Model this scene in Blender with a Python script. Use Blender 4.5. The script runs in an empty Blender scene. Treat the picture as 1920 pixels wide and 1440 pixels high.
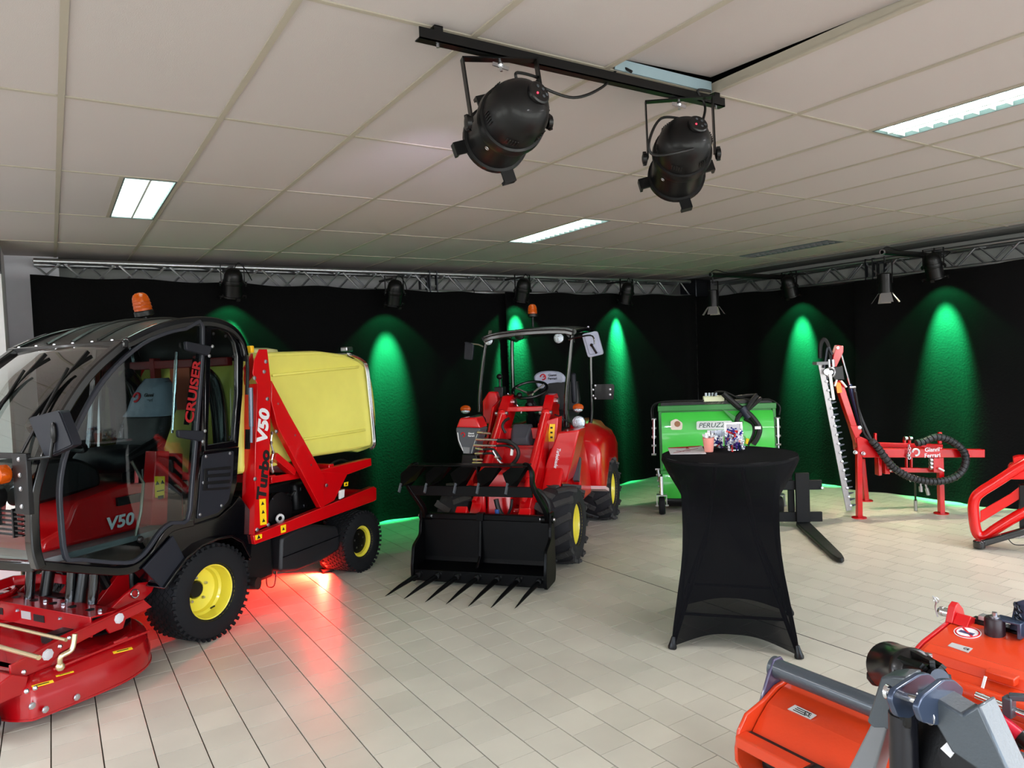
import bpy, bmesh, math, random
from mathutils import Vector, Matrix, noise
import numpy as np
random.seed(7)
SC = bpy.context.scene
COL = SC.collection
PI = math.pi

# ------------------------------------------------------------------ camera
CAM = Vector((0, 0, 1.722))
FPX = 1346.6
_y, _p, _r = [math.radians(a) for a in (32.675, -1.881, -2.474)]
_f = Vector((math.sin(_y)*math.cos(_p), math.cos(_y)*math.cos(_p), math.sin(_p)))
_r0 = Vector((math.cos(_y), -math.sin(_y), 0)); _u0 = _r0.cross(_f)
CR = _r0*math.cos(_r) + _u0*math.sin(_r)
CU = -_r0*math.sin(_r) + _u0*math.cos(_r)
CF = _f
cam = bpy.data.objects.new('camera', bpy.data.cameras.new('camera')); COL.objects.link(cam)
cam.data.sensor_width = 36; cam.data.lens = FPX/1920*36; cam.data.clip_start = .05
m = Matrix((CR, CU, -CF)).transposed().to_4x4(); m.translation = CAM
cam.matrix_world = m
SC.camera = cam
SC.view_settings.view_transform = 'Standard'; SC.view_settings.look = 'None'
SC.view_settings.gamma = 1; SC.view_settings.use_curve_mapping = False
SC.view_settings.exposure = 0.02
SC.cycles.use_denoising = True
SC.cycles.max_bounces = 8; SC.cycles.transparent_max_bounces = 16
SC.cycles.sample_clamp_indirect = 6; SC.cycles.blur_glossy = .5
SC.cycles.caustics_refractive = False; SC.cycles.caustics_reflective = False

def ray(px, py): return CF + CR*((px-960)/FPX) - CU*((py-720)/FPX)
def PZ(px, py, z=0):
    d = ray(px, py); return CAM + d*((z-CAM.z)/d.z)
def PY(px, py, y):
    d = ray(px, py); return CAM + d*((y-CAM.y)/d.y)
def PX(px, py, x):
    d = ray(px, py); return CAM + d*((x-CAM.x)/d.x)
def proj(P):
    v = Vector(P)-CAM; w = v.dot(CF)
    return 960+FPX*v.dot(CR)/w, 720-FPX*v.dot(CU)/w
class Frame:
    """a thing's own axes; on() measures where a sight line meets one of its planes"""
    def __init__(s, x, y, deg, z=0):
        s.o = Vector((x, y, z)); s.a = math.radians(deg)
        s.ax = [Vector((math.cos(s.a), math.sin(s.a), 0)), Vector((-math.sin(s.a), math.cos(s.a), 0)), Vector((0, 0, 1))]
    def loc(s, P):
        d = P-s.o; return Vector([d.dot(a) for a in s.ax])
    def w(s, x, y, z): return s.o + s.ax[0]*x + s.ax[1]*y + s.ax[2]*z
    def on(s, px, py, axis, val):
        d = ray(px, py); n = s.ax[axis]
        return s.loc(CAM + d*((val-(CAM-s.o).dot(n))/d.dot(n)))
    def side(s, pts, val):    # (x, z) pairs on plane y = val
        return [(q.x, q.z) for q in (s.on(a, b, 1, val) for a, b in pts)]
    def front(s, pts, val):   # (y, z) pairs on plane x = val
        return [(q.y, q.z) for q in (s.on(a, b, 0, val) for a, b in pts)]

# ------------------------------------------------------------------ lights
def lamp(name, kind, loc, energy, color, target=None, **kw):
    L = bpy.data.lights.new(name, kind); L.energy = energy; L.color = color
    for k, v in kw.items(): setattr(L, k, v)
    o = bpy.data.objects.new(name, L); COL.objects.link(o); o.location = loc
    if target is not None:
        o.rotation_euler = (Vector(target)-Vector(loc)).to_track_quat('-Z', 'Y').to_euler()
    return o
w = bpy.data.worlds.new('daylight'); SC.world = w; w.use_nodes = True
nt = w.node_tree; nt.nodes.clear()
out = nt.nodes.new('ShaderNodeOutputWorld'); bg = nt.nodes.new('ShaderNodeBackground')
tc = nt.nodes.new('ShaderNodeTexCoord'); sx = nt.nodes.new('ShaderNodeSeparateXYZ'); cr = nt.nodes.new('ShaderNodeValToRGB')
mr = nt.nodes.new('ShaderNodeMapRange'); mr.inputs[1].default_value = -1; mr.inputs[2].default_value = 1
nt.links.new(tc.outputs['Generated'], sx.inputs[0]); nt.links.new(sx.outputs['Z'], mr.inputs[0]); nt.links.new(mr.outputs[0], cr.inputs[0])
e = cr.color_ramp.elements
e[0].position = 0; e[0].color = (.44, .42, .38, 1); e[1].position = 1; e[1].color = (.50, .68, 1.0, 1)
for pos, c in ((.485, (.52, .53, .50, 1)), (.50, (1.0, .98, .96, 1)), (.62, (.66, .82, 1.0, 1))):
    q = e.new(pos); q.color = c
nt.links.new(cr.outputs[0], bg.inputs[0]); bg.inputs[1].default_value = 10.5
nt.links.new(bg.outputs[0], out.inputs[0])
# window portals: they only steer the sampling of the daylight through the glazing
for k, (x0, x1) in enumerate(((-3.6, .3), (.5, 4.1), (4.3, 7.9))):
    L = lamp('window_portal', 'AREA', ((x0+x1)/2, -2.96, 1.45), 1, (1, 1, 1), ((x0+x1)/2, 5, 1.45), shape='RECTANGLE', size=x1-x0, size_y=2.2)
    L.data.cycles.is_portal = True
for y0, y1 in ((0, 2.6), (3.0, 5.6)):
    L = lamp('window_portal', 'AREA', (-3.96, (y0+y1)/2, 1.575), 1, (1, 1, 1), (5, (y0+y1)/2, 1.575), shape='RECTANGLE', size=y1-y0, size_y=1.5)
    L.data.cycles.is_portal = True
# unseen ceiling strips, added behind and beside the camera for more top light
for x, y in ((-2.2, -1.4), (-2.2, 2.0), (1.7, -1.4), (3.75, .2), (7.2, -1.4), (7.2, 1.6), (-2.2, 4.8)):
    lamp('added_strip_fill', 'AREA', (x, y, 2.835), 58, (.97, .96, 1), (x, y, 0), shape='RECTANGLE', size=.28, size_y=1.2)
GREEN = (0.02, 1, .27)

# ------------------------------------------------------------------ materials
def lin(c):
    return tuple(((x/255)/12.92 if x/255 <= .04045 else ((x/255+.055)/1.055)**2.4) for x in c)
_M = {}
def mat(name, rgb, rough=.5, metal=0, coat=0, bump=0, bscale=60, var=0, vscale=8, emit=0, trans=0, ior=1.45, alpha=1, sss=0, spec=.5, sheen=0):
    """procedural principled: noise varies the colour and roughness a little, optional fine relief"""
    if name in _M: return _M[name]
    M = bpy.data.materials.new(name); M.use_nodes = True; _M[name] = M
    n = M.node_tree; b = n.nodes['Principled BSDF']; c = lin(rgb) + (1,)
    b.inputs['Base Color'].default_value = c
    b.inputs['Roughness'].default_value = rough; b.inputs['Metallic'].default_value = metal
    b.inputs['Coat Weight'].default_value = coat; b.inputs['Coat Roughness'].default_value = .06
    b.inputs['IOR'].default_value = ior; b.inputs['Specular IOR Level'].default_value = spec
    b.inputs['Transmission Weight'].default_value = trans; b.inputs['Alpha'].default_value = alpha
    if sss: b.inputs['Subsurface Weight'].default_value = sss; b.inputs['Subsurface Radius'].default_value = (.05, .04, .01)
    if sheen: b.inputs['Sheen Weight'].default_value = sheen
    if emit: b.inputs['Emission Color'].default_value = c; b.inputs['Emission Strength'].default_value = emit
    t = n.nodes.new('ShaderNodeTexCoord'); N = n.nodes.new('ShaderNodeTexNoise'); N.inputs['Scale'].default_value = vscale; N.inputs['Detail'].default_value = 4
    n.links.new(t.outputs['Object'], N.inputs['Vector'])
    v = var or .06
    mx = n.nodes.new('ShaderNodeMix'); mx.data_type = 'RGBA'
    mx.inputs[6].default_value = tuple(x*(1-v) for x in c[:3])+(1,); mx.inputs[7].default_value = tuple(min(1, x*(1+v)) for x in c[:3])+(1,)
    n.links.new(N.outputs['Fac'], mx.inputs[0]); n.links.new(mx.outputs[2], b.inputs['Base Color'])
    if bump:
        N2 = n.nodes.new('ShaderNodeTexNoise'); N2.inputs['Scale'].default_value = bscale; N2.inputs['Detail'].default_value = 3
        n.links.new(t.outputs['Object'], N2.inputs['Vector'])
        B = n.nodes.new('ShaderNodeBump'); B.inputs['Strength'].default_value = bump; B.inputs['Distance'].default_value = .01
        n.links.new(N2.outputs['Fac'], B.inputs['Height']); n.links.new(B.outputs[0], b.inputs['Normal'])
    return M
def glass(name, tint=(.9, .95, .95), refl=1.0, rough=.02):
    """thin pane: clear with a Fresnel reflection"""
    if name in _M: return _M[name]
    M = bpy.data.materials.new(name); M.use_nodes = True; _M[name] = M
    n = M.node_tree; n.nodes.clear()
    o = n.nodes.new('ShaderNodeOutputMaterial'); T = n.nodes.new('ShaderNodeBsdfTransparent'); G = n.nodes.new('ShaderNodeBsdfGlossy')
    F = n.nodes.new('ShaderNodeFresnel'); F.inputs[0].default_value = 1.5; X = n.nodes.new('ShaderNodeMixShader')
    m1 = n.nodes.new('ShaderNodeMath'); m1.operation = 'MULTIPLY'; m1.inputs[1].default_value = refl; m1.use_clamp = True
    T.inputs[0].default_value = tint+(1,); G.inputs['Roughness'].default_value = rough
    gg = n.nodes.new('ShaderNodeNewGeometry'); m0 = n.nodes.new('ShaderNodeMath'); m0.operation = 'SUBTRACT'; m0.inputs[0].default_value = 1
    m2 = n.nodes.new('ShaderNodeMath'); m2.operation = 'MULTIPLY'; n.links.new(gg.outputs['Backfacing'], m0.inputs[1])
    n.links.new(F.outputs[0], m1.inputs[0]); n.links.new(m1.outputs[0], m2.inputs[0]); n.links.new(m0.outputs[0], m2.inputs[1]); n.links.new(m2.outputs[0], X.inputs[0])
    n.links.new(T.outputs[0], X.inputs[1]); n.links.new(G.outputs[0], X.inputs[2]); n.links.new(X.outputs[0], o.inputs[0])
    return M
RED = mat('red_paint', (196, 3, 12), .28, 0, .6, var=.05)
REDORANGE = mat('orange_paint', (206, 60, 24), .33, 0, .4, bump=.05, bscale=90)
BLACKG = mat('black_gloss_paint', (4, 4, 7), .14, 0, .8)
BLACK = mat('black_satin_paint', (7, 7, 8), .38, 0, .1, spec=.35)
PLASTIC = mat('black_plastic', (26, 28, 36), .5, spec=.35, bump=.1, bscale=400)
DARKPL = mat('dark_moulded_plastic', (7, 7, 9), .45, spec=.35, bump=.1, bscale=200)
GREYPL = mat('grey_plastic', (70, 74, 80), .5)
RUBBER = mat('tyre_rubber', (19, 20, 23), .75, spec=.3, bump=.15, bscale=80)
RUBBERW = mat('worn_loader_rubber', (36, 36, 40), .7, spec=.3, bump=.2, bscale=40, var=.2)
RIM = mat('yellow_rim_paint', (232, 216, 66), .35, 0, .4)
TANK = mat('yellow_polyethylene', (228, 222, 108), .42, sss=.08, bump=.04, bscale=20)
STEEL = mat('zinc_plated_steel', (200, 200, 205), .28, 1, var=.12)
CHROME = mat('polished_metal', (225, 228, 232), .12, 1)
DSTEEL = mat('dark_steel', (70, 72, 78), .4, 1)
ALU = mat('truss_aluminium', (190, 192, 196), .38, 1, var=.1, vscale=30)
HOSE = mat('hydraulic_hose', (8, 8, 9), .5, bump=.15, bscale=300)
AMBER = mat('amber_lens', (205, 84, 8), .12, trans=.4, ior=1.4, emit=.03, bump=.3, bscale=60)
LENS = mat('clear_lens', (190, 200, 210), .1, metal=.75, bump=.8, bscale=90)
GREEN_P = mat('green_paint', (62, 196, 66), .34, 0, .35)
GREEN_D = mat('dark_green_paint', (34, 128, 46), .34, 0, .35)
CREAM = mat('cream_plastic', (226, 232, 190), .4)
GREYP = mat('grey_hammer_paint', (74, 81, 88), .36, .25, .4, bump=.12, bscale=120)
GREYL = mat('light_grey_paint', (120, 122, 125), .4)
WHITE = mat('white_enamel', (232, 232, 230), .4)
STICKER = mat('yellow_warning_sticker', (245, 205, 20), .4)
STICKW = mat('silver_label_sticker', (200, 202, 200), .35, .3)
INK = mat('black_print', (12, 12, 12), .5)
INKW = mat('white_print', (225, 225, 228), .45)
INKR = mat('red_print', (190, 20, 34), .45)
VINYL = mat('black_seat_vinyl', (16, 16, 20), .42, bump=.2, bscale=150)
GLASS = glass('cab_glass', (.62, .70, .70), 2.2)
CLEAR = glass('clear_glass', (.96, .97, .97), 1.2)
CLOTH = mat('black_stretch_cloth', (12, 12, 16), .82, sheen=.08, spec=.2, bump=.12, bscale=500)

# ------------------------------------------------------------------ mesh helpers
def V(*a): return Vector(a[0]) if len(a) == 1 else Vector(a)
def basis(d, up=Vector((0, 0, 1))):
    d = d.normalized()
    s = d.cross(up)
    if s.length < 1e-4: s = d.cross(Vector((0, 1, 0)))
    s.normalize(); return s, s.cross(d)
def spline(pts, k=6, closed=False):
    P = [V(p) for p in pts]; n = len(P); out = []
    rng = range(n if closed else n-1)
    for i in rng:
        if closed: p0, p1, p2, p3 = P[i-1], P[i], P[(i+1) % n], P[(i+2) % n]
        else: p0, p1, p2, p3 = P[max(i-1, 0)], P[i], P[i+1], P[min(i+2, n-1)]
        for j in range(k):
            t = j/k
            out.append(.5*((2*p1)+(-p0+p2)*t+(2*p0-5*p1+4*p2-p3)*t*t+(-p0+3*p1-3*p2+p3)*t**3))
    if not closed: out.append(P[-1])
    return out
def sp2(pts, k=5, closed=True):
    return [(q.x, q.y) for q in spline([(a, b, 0) for a, b in pts], k, closed)]
def rounded(poly, r, k=4):
    """2-D polygon with its corners rounded"""
    n = len(poly); out = []
    for i in range(n):
        a, b, c = [Vector(poly[j % n]) for j in (i-1, i, i+1)]
        d1, d2 = (a-b), (c-b); l1, l2 = d1.length, d2.length; d1.normalize(); d2.normalize()
        q = min(r, l1*.48, l2*.48)
        p0, p2 = b+d1*q, b+d2*q
        for j in range(k+1):
            t = j/k; x = p0*(1-t)**2+b*2*t*(1-t)+p2*t*t; out.append((x.x, x.y))
    return out
def inset(poly, d):
    """shrink a 2-D polygon by d (towards its inside)"""
    n = len(poly); A = sum(poly[i][0]*poly[(i+1) % n][1]-poly[(i+1) % n][0]*poly[i][1] for i in range(n))
    s = 1 if A > 0 else -1; out = []
    for i in range(n):
        a, b, c = [Vector(poly[j % n]) for j in (i-1, i, i+1)]
        e1, e2 = (b-a), (c-b)
        if e1.length < 1e-9: e1 = e2
        if e2.length < 1e-9: e2 = e1
        e1.normalize(); e2.normalize()
        n1, n2 = Vector((-e1.y, e1.x))*s, Vector((-e2.y, e2.x))*s
        h = n1+n2
        if h.length < 1e-6: h = n1
        h.normalize(); k = max(.4, h.dot(n1)); q = b+h*(d/k); out.append((q.x, q.y))
    return out
def put(axis, a, u, v):
    return (a, u, v) if axis == 0 else ((u, a, v) if axis == 1 else (u, v, a))
SPLIT = dict(gel_clips='gel_clip', yoke_knob='yoke_knob_piece', lamp_bracket='lamp_bracket_plate', axles='axle', cross_members='cross_member',
             front_hydraulic_rams='hydraulic_ram', engine_hoses='engine_hose', wiper='wiper_arm', mast_cross_member='cross_member', tilt_ram='tilt_cylinder',
             quick_hitch='hitch_plate', pins='pin', air_duct='duct', rear_frame='frame_bar', foot_pocket='foot_cap', tank_cables='tank_cable',
             louvre_strip='louvre', guard_ribs='guard_rib', silver_edging='silver_edge', foot_rail='rail', printed_picture='printed_line', lamp_cable='lamp_wire', spokes='spoke',
             stand_cross_tube='cross_tube', centre_casting='casting', axle='axle_piece', cover_frame='cover_frame_bar', frame_strut='strut', canopy_rail='canopy_edge_rail')
class MB:
    def __init__(s): s.v = []; s.f = []
    def add(s, v, f):
        b = len(s.v); s.v += [tuple(x) for x in v]; s.f += [tuple(i+b for i in q) for q in f]; return s
    def box(s, x0, x1, y0, y1, z0, z1):
        return s.add([(x, y, z) for x in (x0, x1) for y in (y0, y1) for z in (z0, z1)],
                     [(0, 1, 3, 2), (4, 6, 7, 5), (0, 4, 5, 1), (2, 3, 7, 6), (0, 2, 6, 4), (1, 5, 7, 3)])
    def cbox(s, c, sz, R=None):
        R = R or Matrix.Identity(3); c = V(c)
        v = [c+R @ Vector((a*sz[0]/2, b*sz[1]/2, d*sz[2]/2)) for a in (-1, 1) for b in (-1, 1) for d in (-1, 1)]
        return s.add(v, [(0, 1, 3, 2), (4, 6, 7, 5), (0, 4, 5, 1), (2, 3, 7, 6), (0, 2, 6, 4), (1, 5, 7, 3)])
    def bar(s, p0, p1, w, h, up=(0, 0, 1), w1=None, h1=None):
        p0, p1 = V(p0), V(p1); a, b = basis(p1-p0, V(up)); w1 = w1 or w; h1 = h1 or h
        v = [p+a*(i*ww/2)+b*(j*hh/2) for p, ww, hh in ((p0, w, h), (p1, w1, h1)) for i, j in ((-1, -1), (1, -1), (1, 1), (-1, 1))]
        return s.add(v, [(0, 1, 2, 3), (7, 6, 5, 4), (0, 4, 5, 1), (1, 5, 6, 2), (2, 6, 7, 3), (3, 7, 4, 0)])
    def strip(s, pts, w, h, up=(0, 0, 1), closed=False):
        """rectangular section swept along points; w sideways, h along up"""
        return s.tube(pts, None, 4, closed, sec=[(-w/2, -h/2), (w/2, -h/2), (w/2, h/2), (-w/2, h/2)], up=up)
    def tube(s, pts, r, n=8, closed=False, sec=None, up=None, caps=True):
        P = [V(p) for p in pts]; m = len(P); v = []; f = []
        fixed = up is not None; up = V(up) if fixed else None; last = None
        for i in range(m):
            if closed: d = P[(i+1) % m]-P[i-1]
            else: d = P[min(i+1, m-1)]-P[max(i-1, 0)]
            if d.length < 1e-9: d = Vector((0, 0, 1))
            d.normalize()
            if fixed: a, b = basis(d, up)
            elif last is None: a, b = basis(d)
            else:
                a = last-d*last.dot(d); a.normalize(); b = a.cross(d)
            last = a
            rr = r[i] if isinstance(r, (list, tuple)) else r
            S = sec or [(math.cos(2*PI*k/n)*rr, math.sin(2*PI*k/n)*rr) for k in range(n)]
            if sec and i and not closed and i < m-1 or (sec and closed):
                d1 = (P[i]-P[i-1]).normalized(); k = 1/max(.5, d1.dot(d))
            else: k = 1
            v += [P[i]+a*(q[0]*(k if sec else 1))+b*(q[1]) for q in S]
        n = len(sec) if sec else n
        for i in range(m if closed else m-1):
            for k in range(n):
                A, B = i*n, ((i+1) % m)*n
                f.append((A+k, A+(k+1) % n, B+(k+1) % n, B+k))
        if caps and not closed: f += [tuple(range(n))[::-1], tuple(range((m-1)*n, m*n))]
        return s.add(v, f)
    def cyl(s, p0, p1, r, r1=None, n=16): return s.tube([p0, p1], [r, r if r1 is None else r1], n)
    def prism(s, poly, axis, a, b):
        n = len(poly)
        v = [put(axis, a, *q) for q in poly]+[put(axis, b, *q) for q in poly]
        return s.add(v, [tuple(range(n))[::-1], tuple(range(n, 2*n))]+[(i, (i+1) % n, n+(i+1) % n, n+i) for i in range(n)])
    def ring(s, outer, inner, axis, a, b):
        n = len(outer)
        v = [put(axis, q, *p) for q in (a, b) for L in (outer, inner) for p in L]; f = []
        for i in range(n):
            j = (i+1) % n
            f += [(i, j, n+j, n+i), (2*n+i, 3*n+i, 3*n+j, 2*n+j), (i, 2*n+i, 2*n+j, j), (n+i, n+j, 3*n+j, 3*n+i)]
        return s.add(v, f)
    def lathe(s, prof, c, axis, n=24, cap=True, seg=None):
        """prof: (radius, height) pairs along axis from c"""
        c = V(c); d = V(axis).normalized(); a, b = basis(d); v = []; f = []; m = len(prof)
        for r, h in prof:
            v += [c+d*h+(a*math.cos(2*PI*k/n)+b*math.sin(2*PI*k/n))*r for k in range(n)]
        for i in range(m-1):
            for k in range(n): f.append((i*n+k, i*n+(k+1) % n, (i+1)*n+(k+1) % n, (i+1)*n+k))
        if cap:
            if prof[0][0] > 1e-5: f.append(tuple(range(n))[::-1])
            if prof[-1][0] > 1e-5: f.append(tuple(range((m-1)*n, m*n)))
        return s.add(v, f)
    def ball(s, c, r, n=12, R=None):
        rx, ry, rz = (r, r, r) if not isinstance(r, (tuple, list)) else r
        c = V(c); v = []; f = []; k = n//2
        for i in range(k+1):
            t = PI*i/k
            for j in range(n):
                q = Vector((rx*math.sin(t)*math.cos(2*PI*j/n), ry*math.sin(t)*math.sin(2*PI*j/n), rz*math.cos(t)))
                v.append(c+(R @ q if R else q))
        for i in range(k):
            for j in range(n): f.append((i*n+j, (i+1)*n+j, (i+1)*n+(j+1) % n, i*n+(j+1) % n))
        return s.add(v, f)
    def grid(s, fn, nu, nv, t=0, tdir=None):
        """sheet fn(u, v) -> point, thickened by t along tdir"""
        v = []; f = []; W = nv+1
        for k in ((0, 1) if t else (0,)):
            for i in range(nu+1):
                for j in range(nv+1):
                    p = V(fn(i/nu, j/nv)); v.append(p+(V(tdir)*t if k else V(0, 0, 0)))
        B = (nu+1)*W
        for i in range(nu):
            for j in range(nv):
                a = i*W+j; f.append((a, a+1, a+W+1, a+W))
                if t: f.append((B+a+W, B+a+W+1, B+a+1, B+a))
        if t:
            edge = [j for j in range(W)]+[i*W+nv for i in range(1, nu+1)]+[nu*W+j for j in range(nv-1, -1, -1)]+[i*W for i in range(nu-1, 0, -1)]
            for q in range(len(edge)):
                a, b = edge[q], edge[(q+1) % len(edge)]; f.append((b, a, B+a, B+b))
        return s.add(v, f)
    def loft(s, secs, cap=True, closed=True):
        """sections of equal point counts joined in order"""
        n = len(secs[0]); v = [p for S in secs for p in S]; f = []
        for i in range(len(secs)-1):
            for k in range(n if closed else n-1): f.append((i*n+k, i*n+(k+1) % n, (i+1)*n+(k+1) % n, (i+1)*n+k))
        if cap: f += [tuple(range(n))[::-1], tuple(range((len(secs)-1)*n, len(secs)*n))]
        return s.add(v, f)
    def torus(s, c, axis, R, r, n=32, k=8, arc=1.0):
        c = V(c); a, b = basis(V(axis)); N = int(n*arc)+1
        pts = [c+(a*math.cos(2*PI*i/n)+b*math.sin(2*PI*i/n))*R for i in range(n if arc == 1 else N)]
        return s.tube(pts, r, k, closed=(arc == 1))
    def mesh(s, name, recalc=True, smooth=35):
        me = bpy.data.meshes.new(name); me.from_pydata(s.v, [], s.f); me.update()
        if recalc:
            bm = bmesh.new(); bm.from_mesh(me); bmesh.ops.recalc_face_normals(bm, faces=bm.faces); bm.to_mesh(me); bm.free()
        if smooth:
            me.shade_smooth(); me.set_sharp_from_angle(angle=math.radians(smooth))
        return me
    def islands(s):
        p = list(range(len(s.v)))
        def find(a):
            while p[a] != a: p[a] = p[p[a]]; a = p[a]
            return a
        for q in s.f:
            r = find(q[0])
            for a in q[1:]: p[find(a)] = r
        G = {}
        for q in s.f: G.setdefault(find(q[0]), []).append(q)
        out = []
        for fs in G.values():
            ids = sorted({a for q in fs for a in q}); mp = {a: i for i, a in enumerate(ids)}
            b = MB(); b.v = [s.v[a] for a in ids]; b.f = [tuple(mp[a] for a in q) for q in fs]; out.append(b)
        return out
    def build(s, name, m, parent=None, bevel=0, label=None, smooth=35, loc=None):
        if name in SPLIT:      # several pieces of one kind: each its own part
            L = [b.build(SPLIT[name], m, parent, bevel, label, smooth, loc) for b in s.islands()]
            return L[0]
        me = s.mesh(name, smooth=smooth); me.materials.append(m)
        o = bpy.data.objects.new(name, me); COL.objects.link(o)
        if parent: o.parent = parent
        if loc: o.location = loc
        if label: o['label'] = label
        if bevel:
            b = o.modifiers.new('bevel', 'BEVEL'); b.width = bevel; b.segments = 2; b.limit_method = 'ANGLE'; b.angle_limit = math.radians(40)
        return o
def tag(o, label, cat, group=None, kind=None):
    if label: o['label'] = label
    if cat: o['category'] = cat
    if group: o['group'] = group
    if kind: o['kind'] = kind
    return o
def thing(name, label, cat, loc=(0, 0, 0), rz=0, group=None):
    o = bpy.data.objects.new(name, None); COL.objects.link(o); o.empty_display_size = .1
    o.location = loc; o.rotation_euler = (0, 0, rz); return tag(o, label, cat, group)
def at(fr, name, label, cat, group=None): return thing(name, label, cat, fr.o, fr.a, group)
def struct(o): o['kind'] = 'structure'; return o
def child(name, me, parent, loc=(0, 0, 0), rot=(0, 0, 0)):
    o = bpy.data.objects.new(name, me); COL.objects.link(o); o.parent = parent; o.location = loc; o.rotation_euler = rot; return o
def dup(root, loc=None, rz=None, label=None, sub=None):
    def cp(o, par):
        c = o.copy(); COL.objects.link(c); c.parent = par
        for ch in [q for q in KIDS.get(o.name, [])]: cp(ch, c)
        return c
    KIDS = {}
    for o in bpy.data.objects:
        if o.parent: KIDS.setdefault(o.parent.name, []).append(o)
    r = cp(root, root.parent)
    if loc is not None: r.location = loc
    if rz is not None: r.rotation_euler.z = rz
    if label: r['label'] = label
    return r
def text(s, size, m, parent, loc, R, name='lettering', align='CENTER', bold=.0, shear=0, depth=.001, sx=1, label=None):
    """flat raised lettering; R columns = text right, text up, outward normal"""
    c = bpy.data.curves.new(name, 'FONT'); c.body = s; c.size = size; c.extrude = depth; c.offset = bold*size; c.shear = shear
    c.align_x = align; c.align_y = 'CENTER'; c.resolution_u = 3; c.materials.append(m)
    tmp = bpy.data.objects.new(name, c); COL.objects.link(tmp); bpy.context.view_layer.update()
    me = bpy.data.meshes.new_from_object(tmp.evaluated_get(bpy.context.evaluated_depsgraph_get())); bpy.data.objects.remove(tmp); bpy.data.curves.remove(c)
    me.name = name; o = bpy.data.objects.new(name, me); COL.objects.link(o); o.parent = parent
    M4 = R.to_4x4(); M4.translation = V(loc); o.matrix_local = M4 @ Matrix.Diagonal((sx, 1, 1, 1))
    if label: o['label'] = label
    return o
def rot3(right, up):
    r = V(right).normalized(); n = r.cross(V(up)).normalized(); u = n.cross(r).normalized()
    return Matrix((r, u, n)).transposed()
def bolts(pts, axis, r, h, m, parent, name='bolt'):
    """one hexagon-headed bolt per point, each its own part, sharing one mesh"""
    b = MB(); b.lathe([(r*1.25, 0), (r*1.25, h*.25), (r, h*.3), (r, h*.9), (r*.8, h)], (0, 0, 0), axis, 8)
    me = b.mesh(name); me.materials.append(m)
    for p in pts: child(name, me, parent, V(p))

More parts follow.
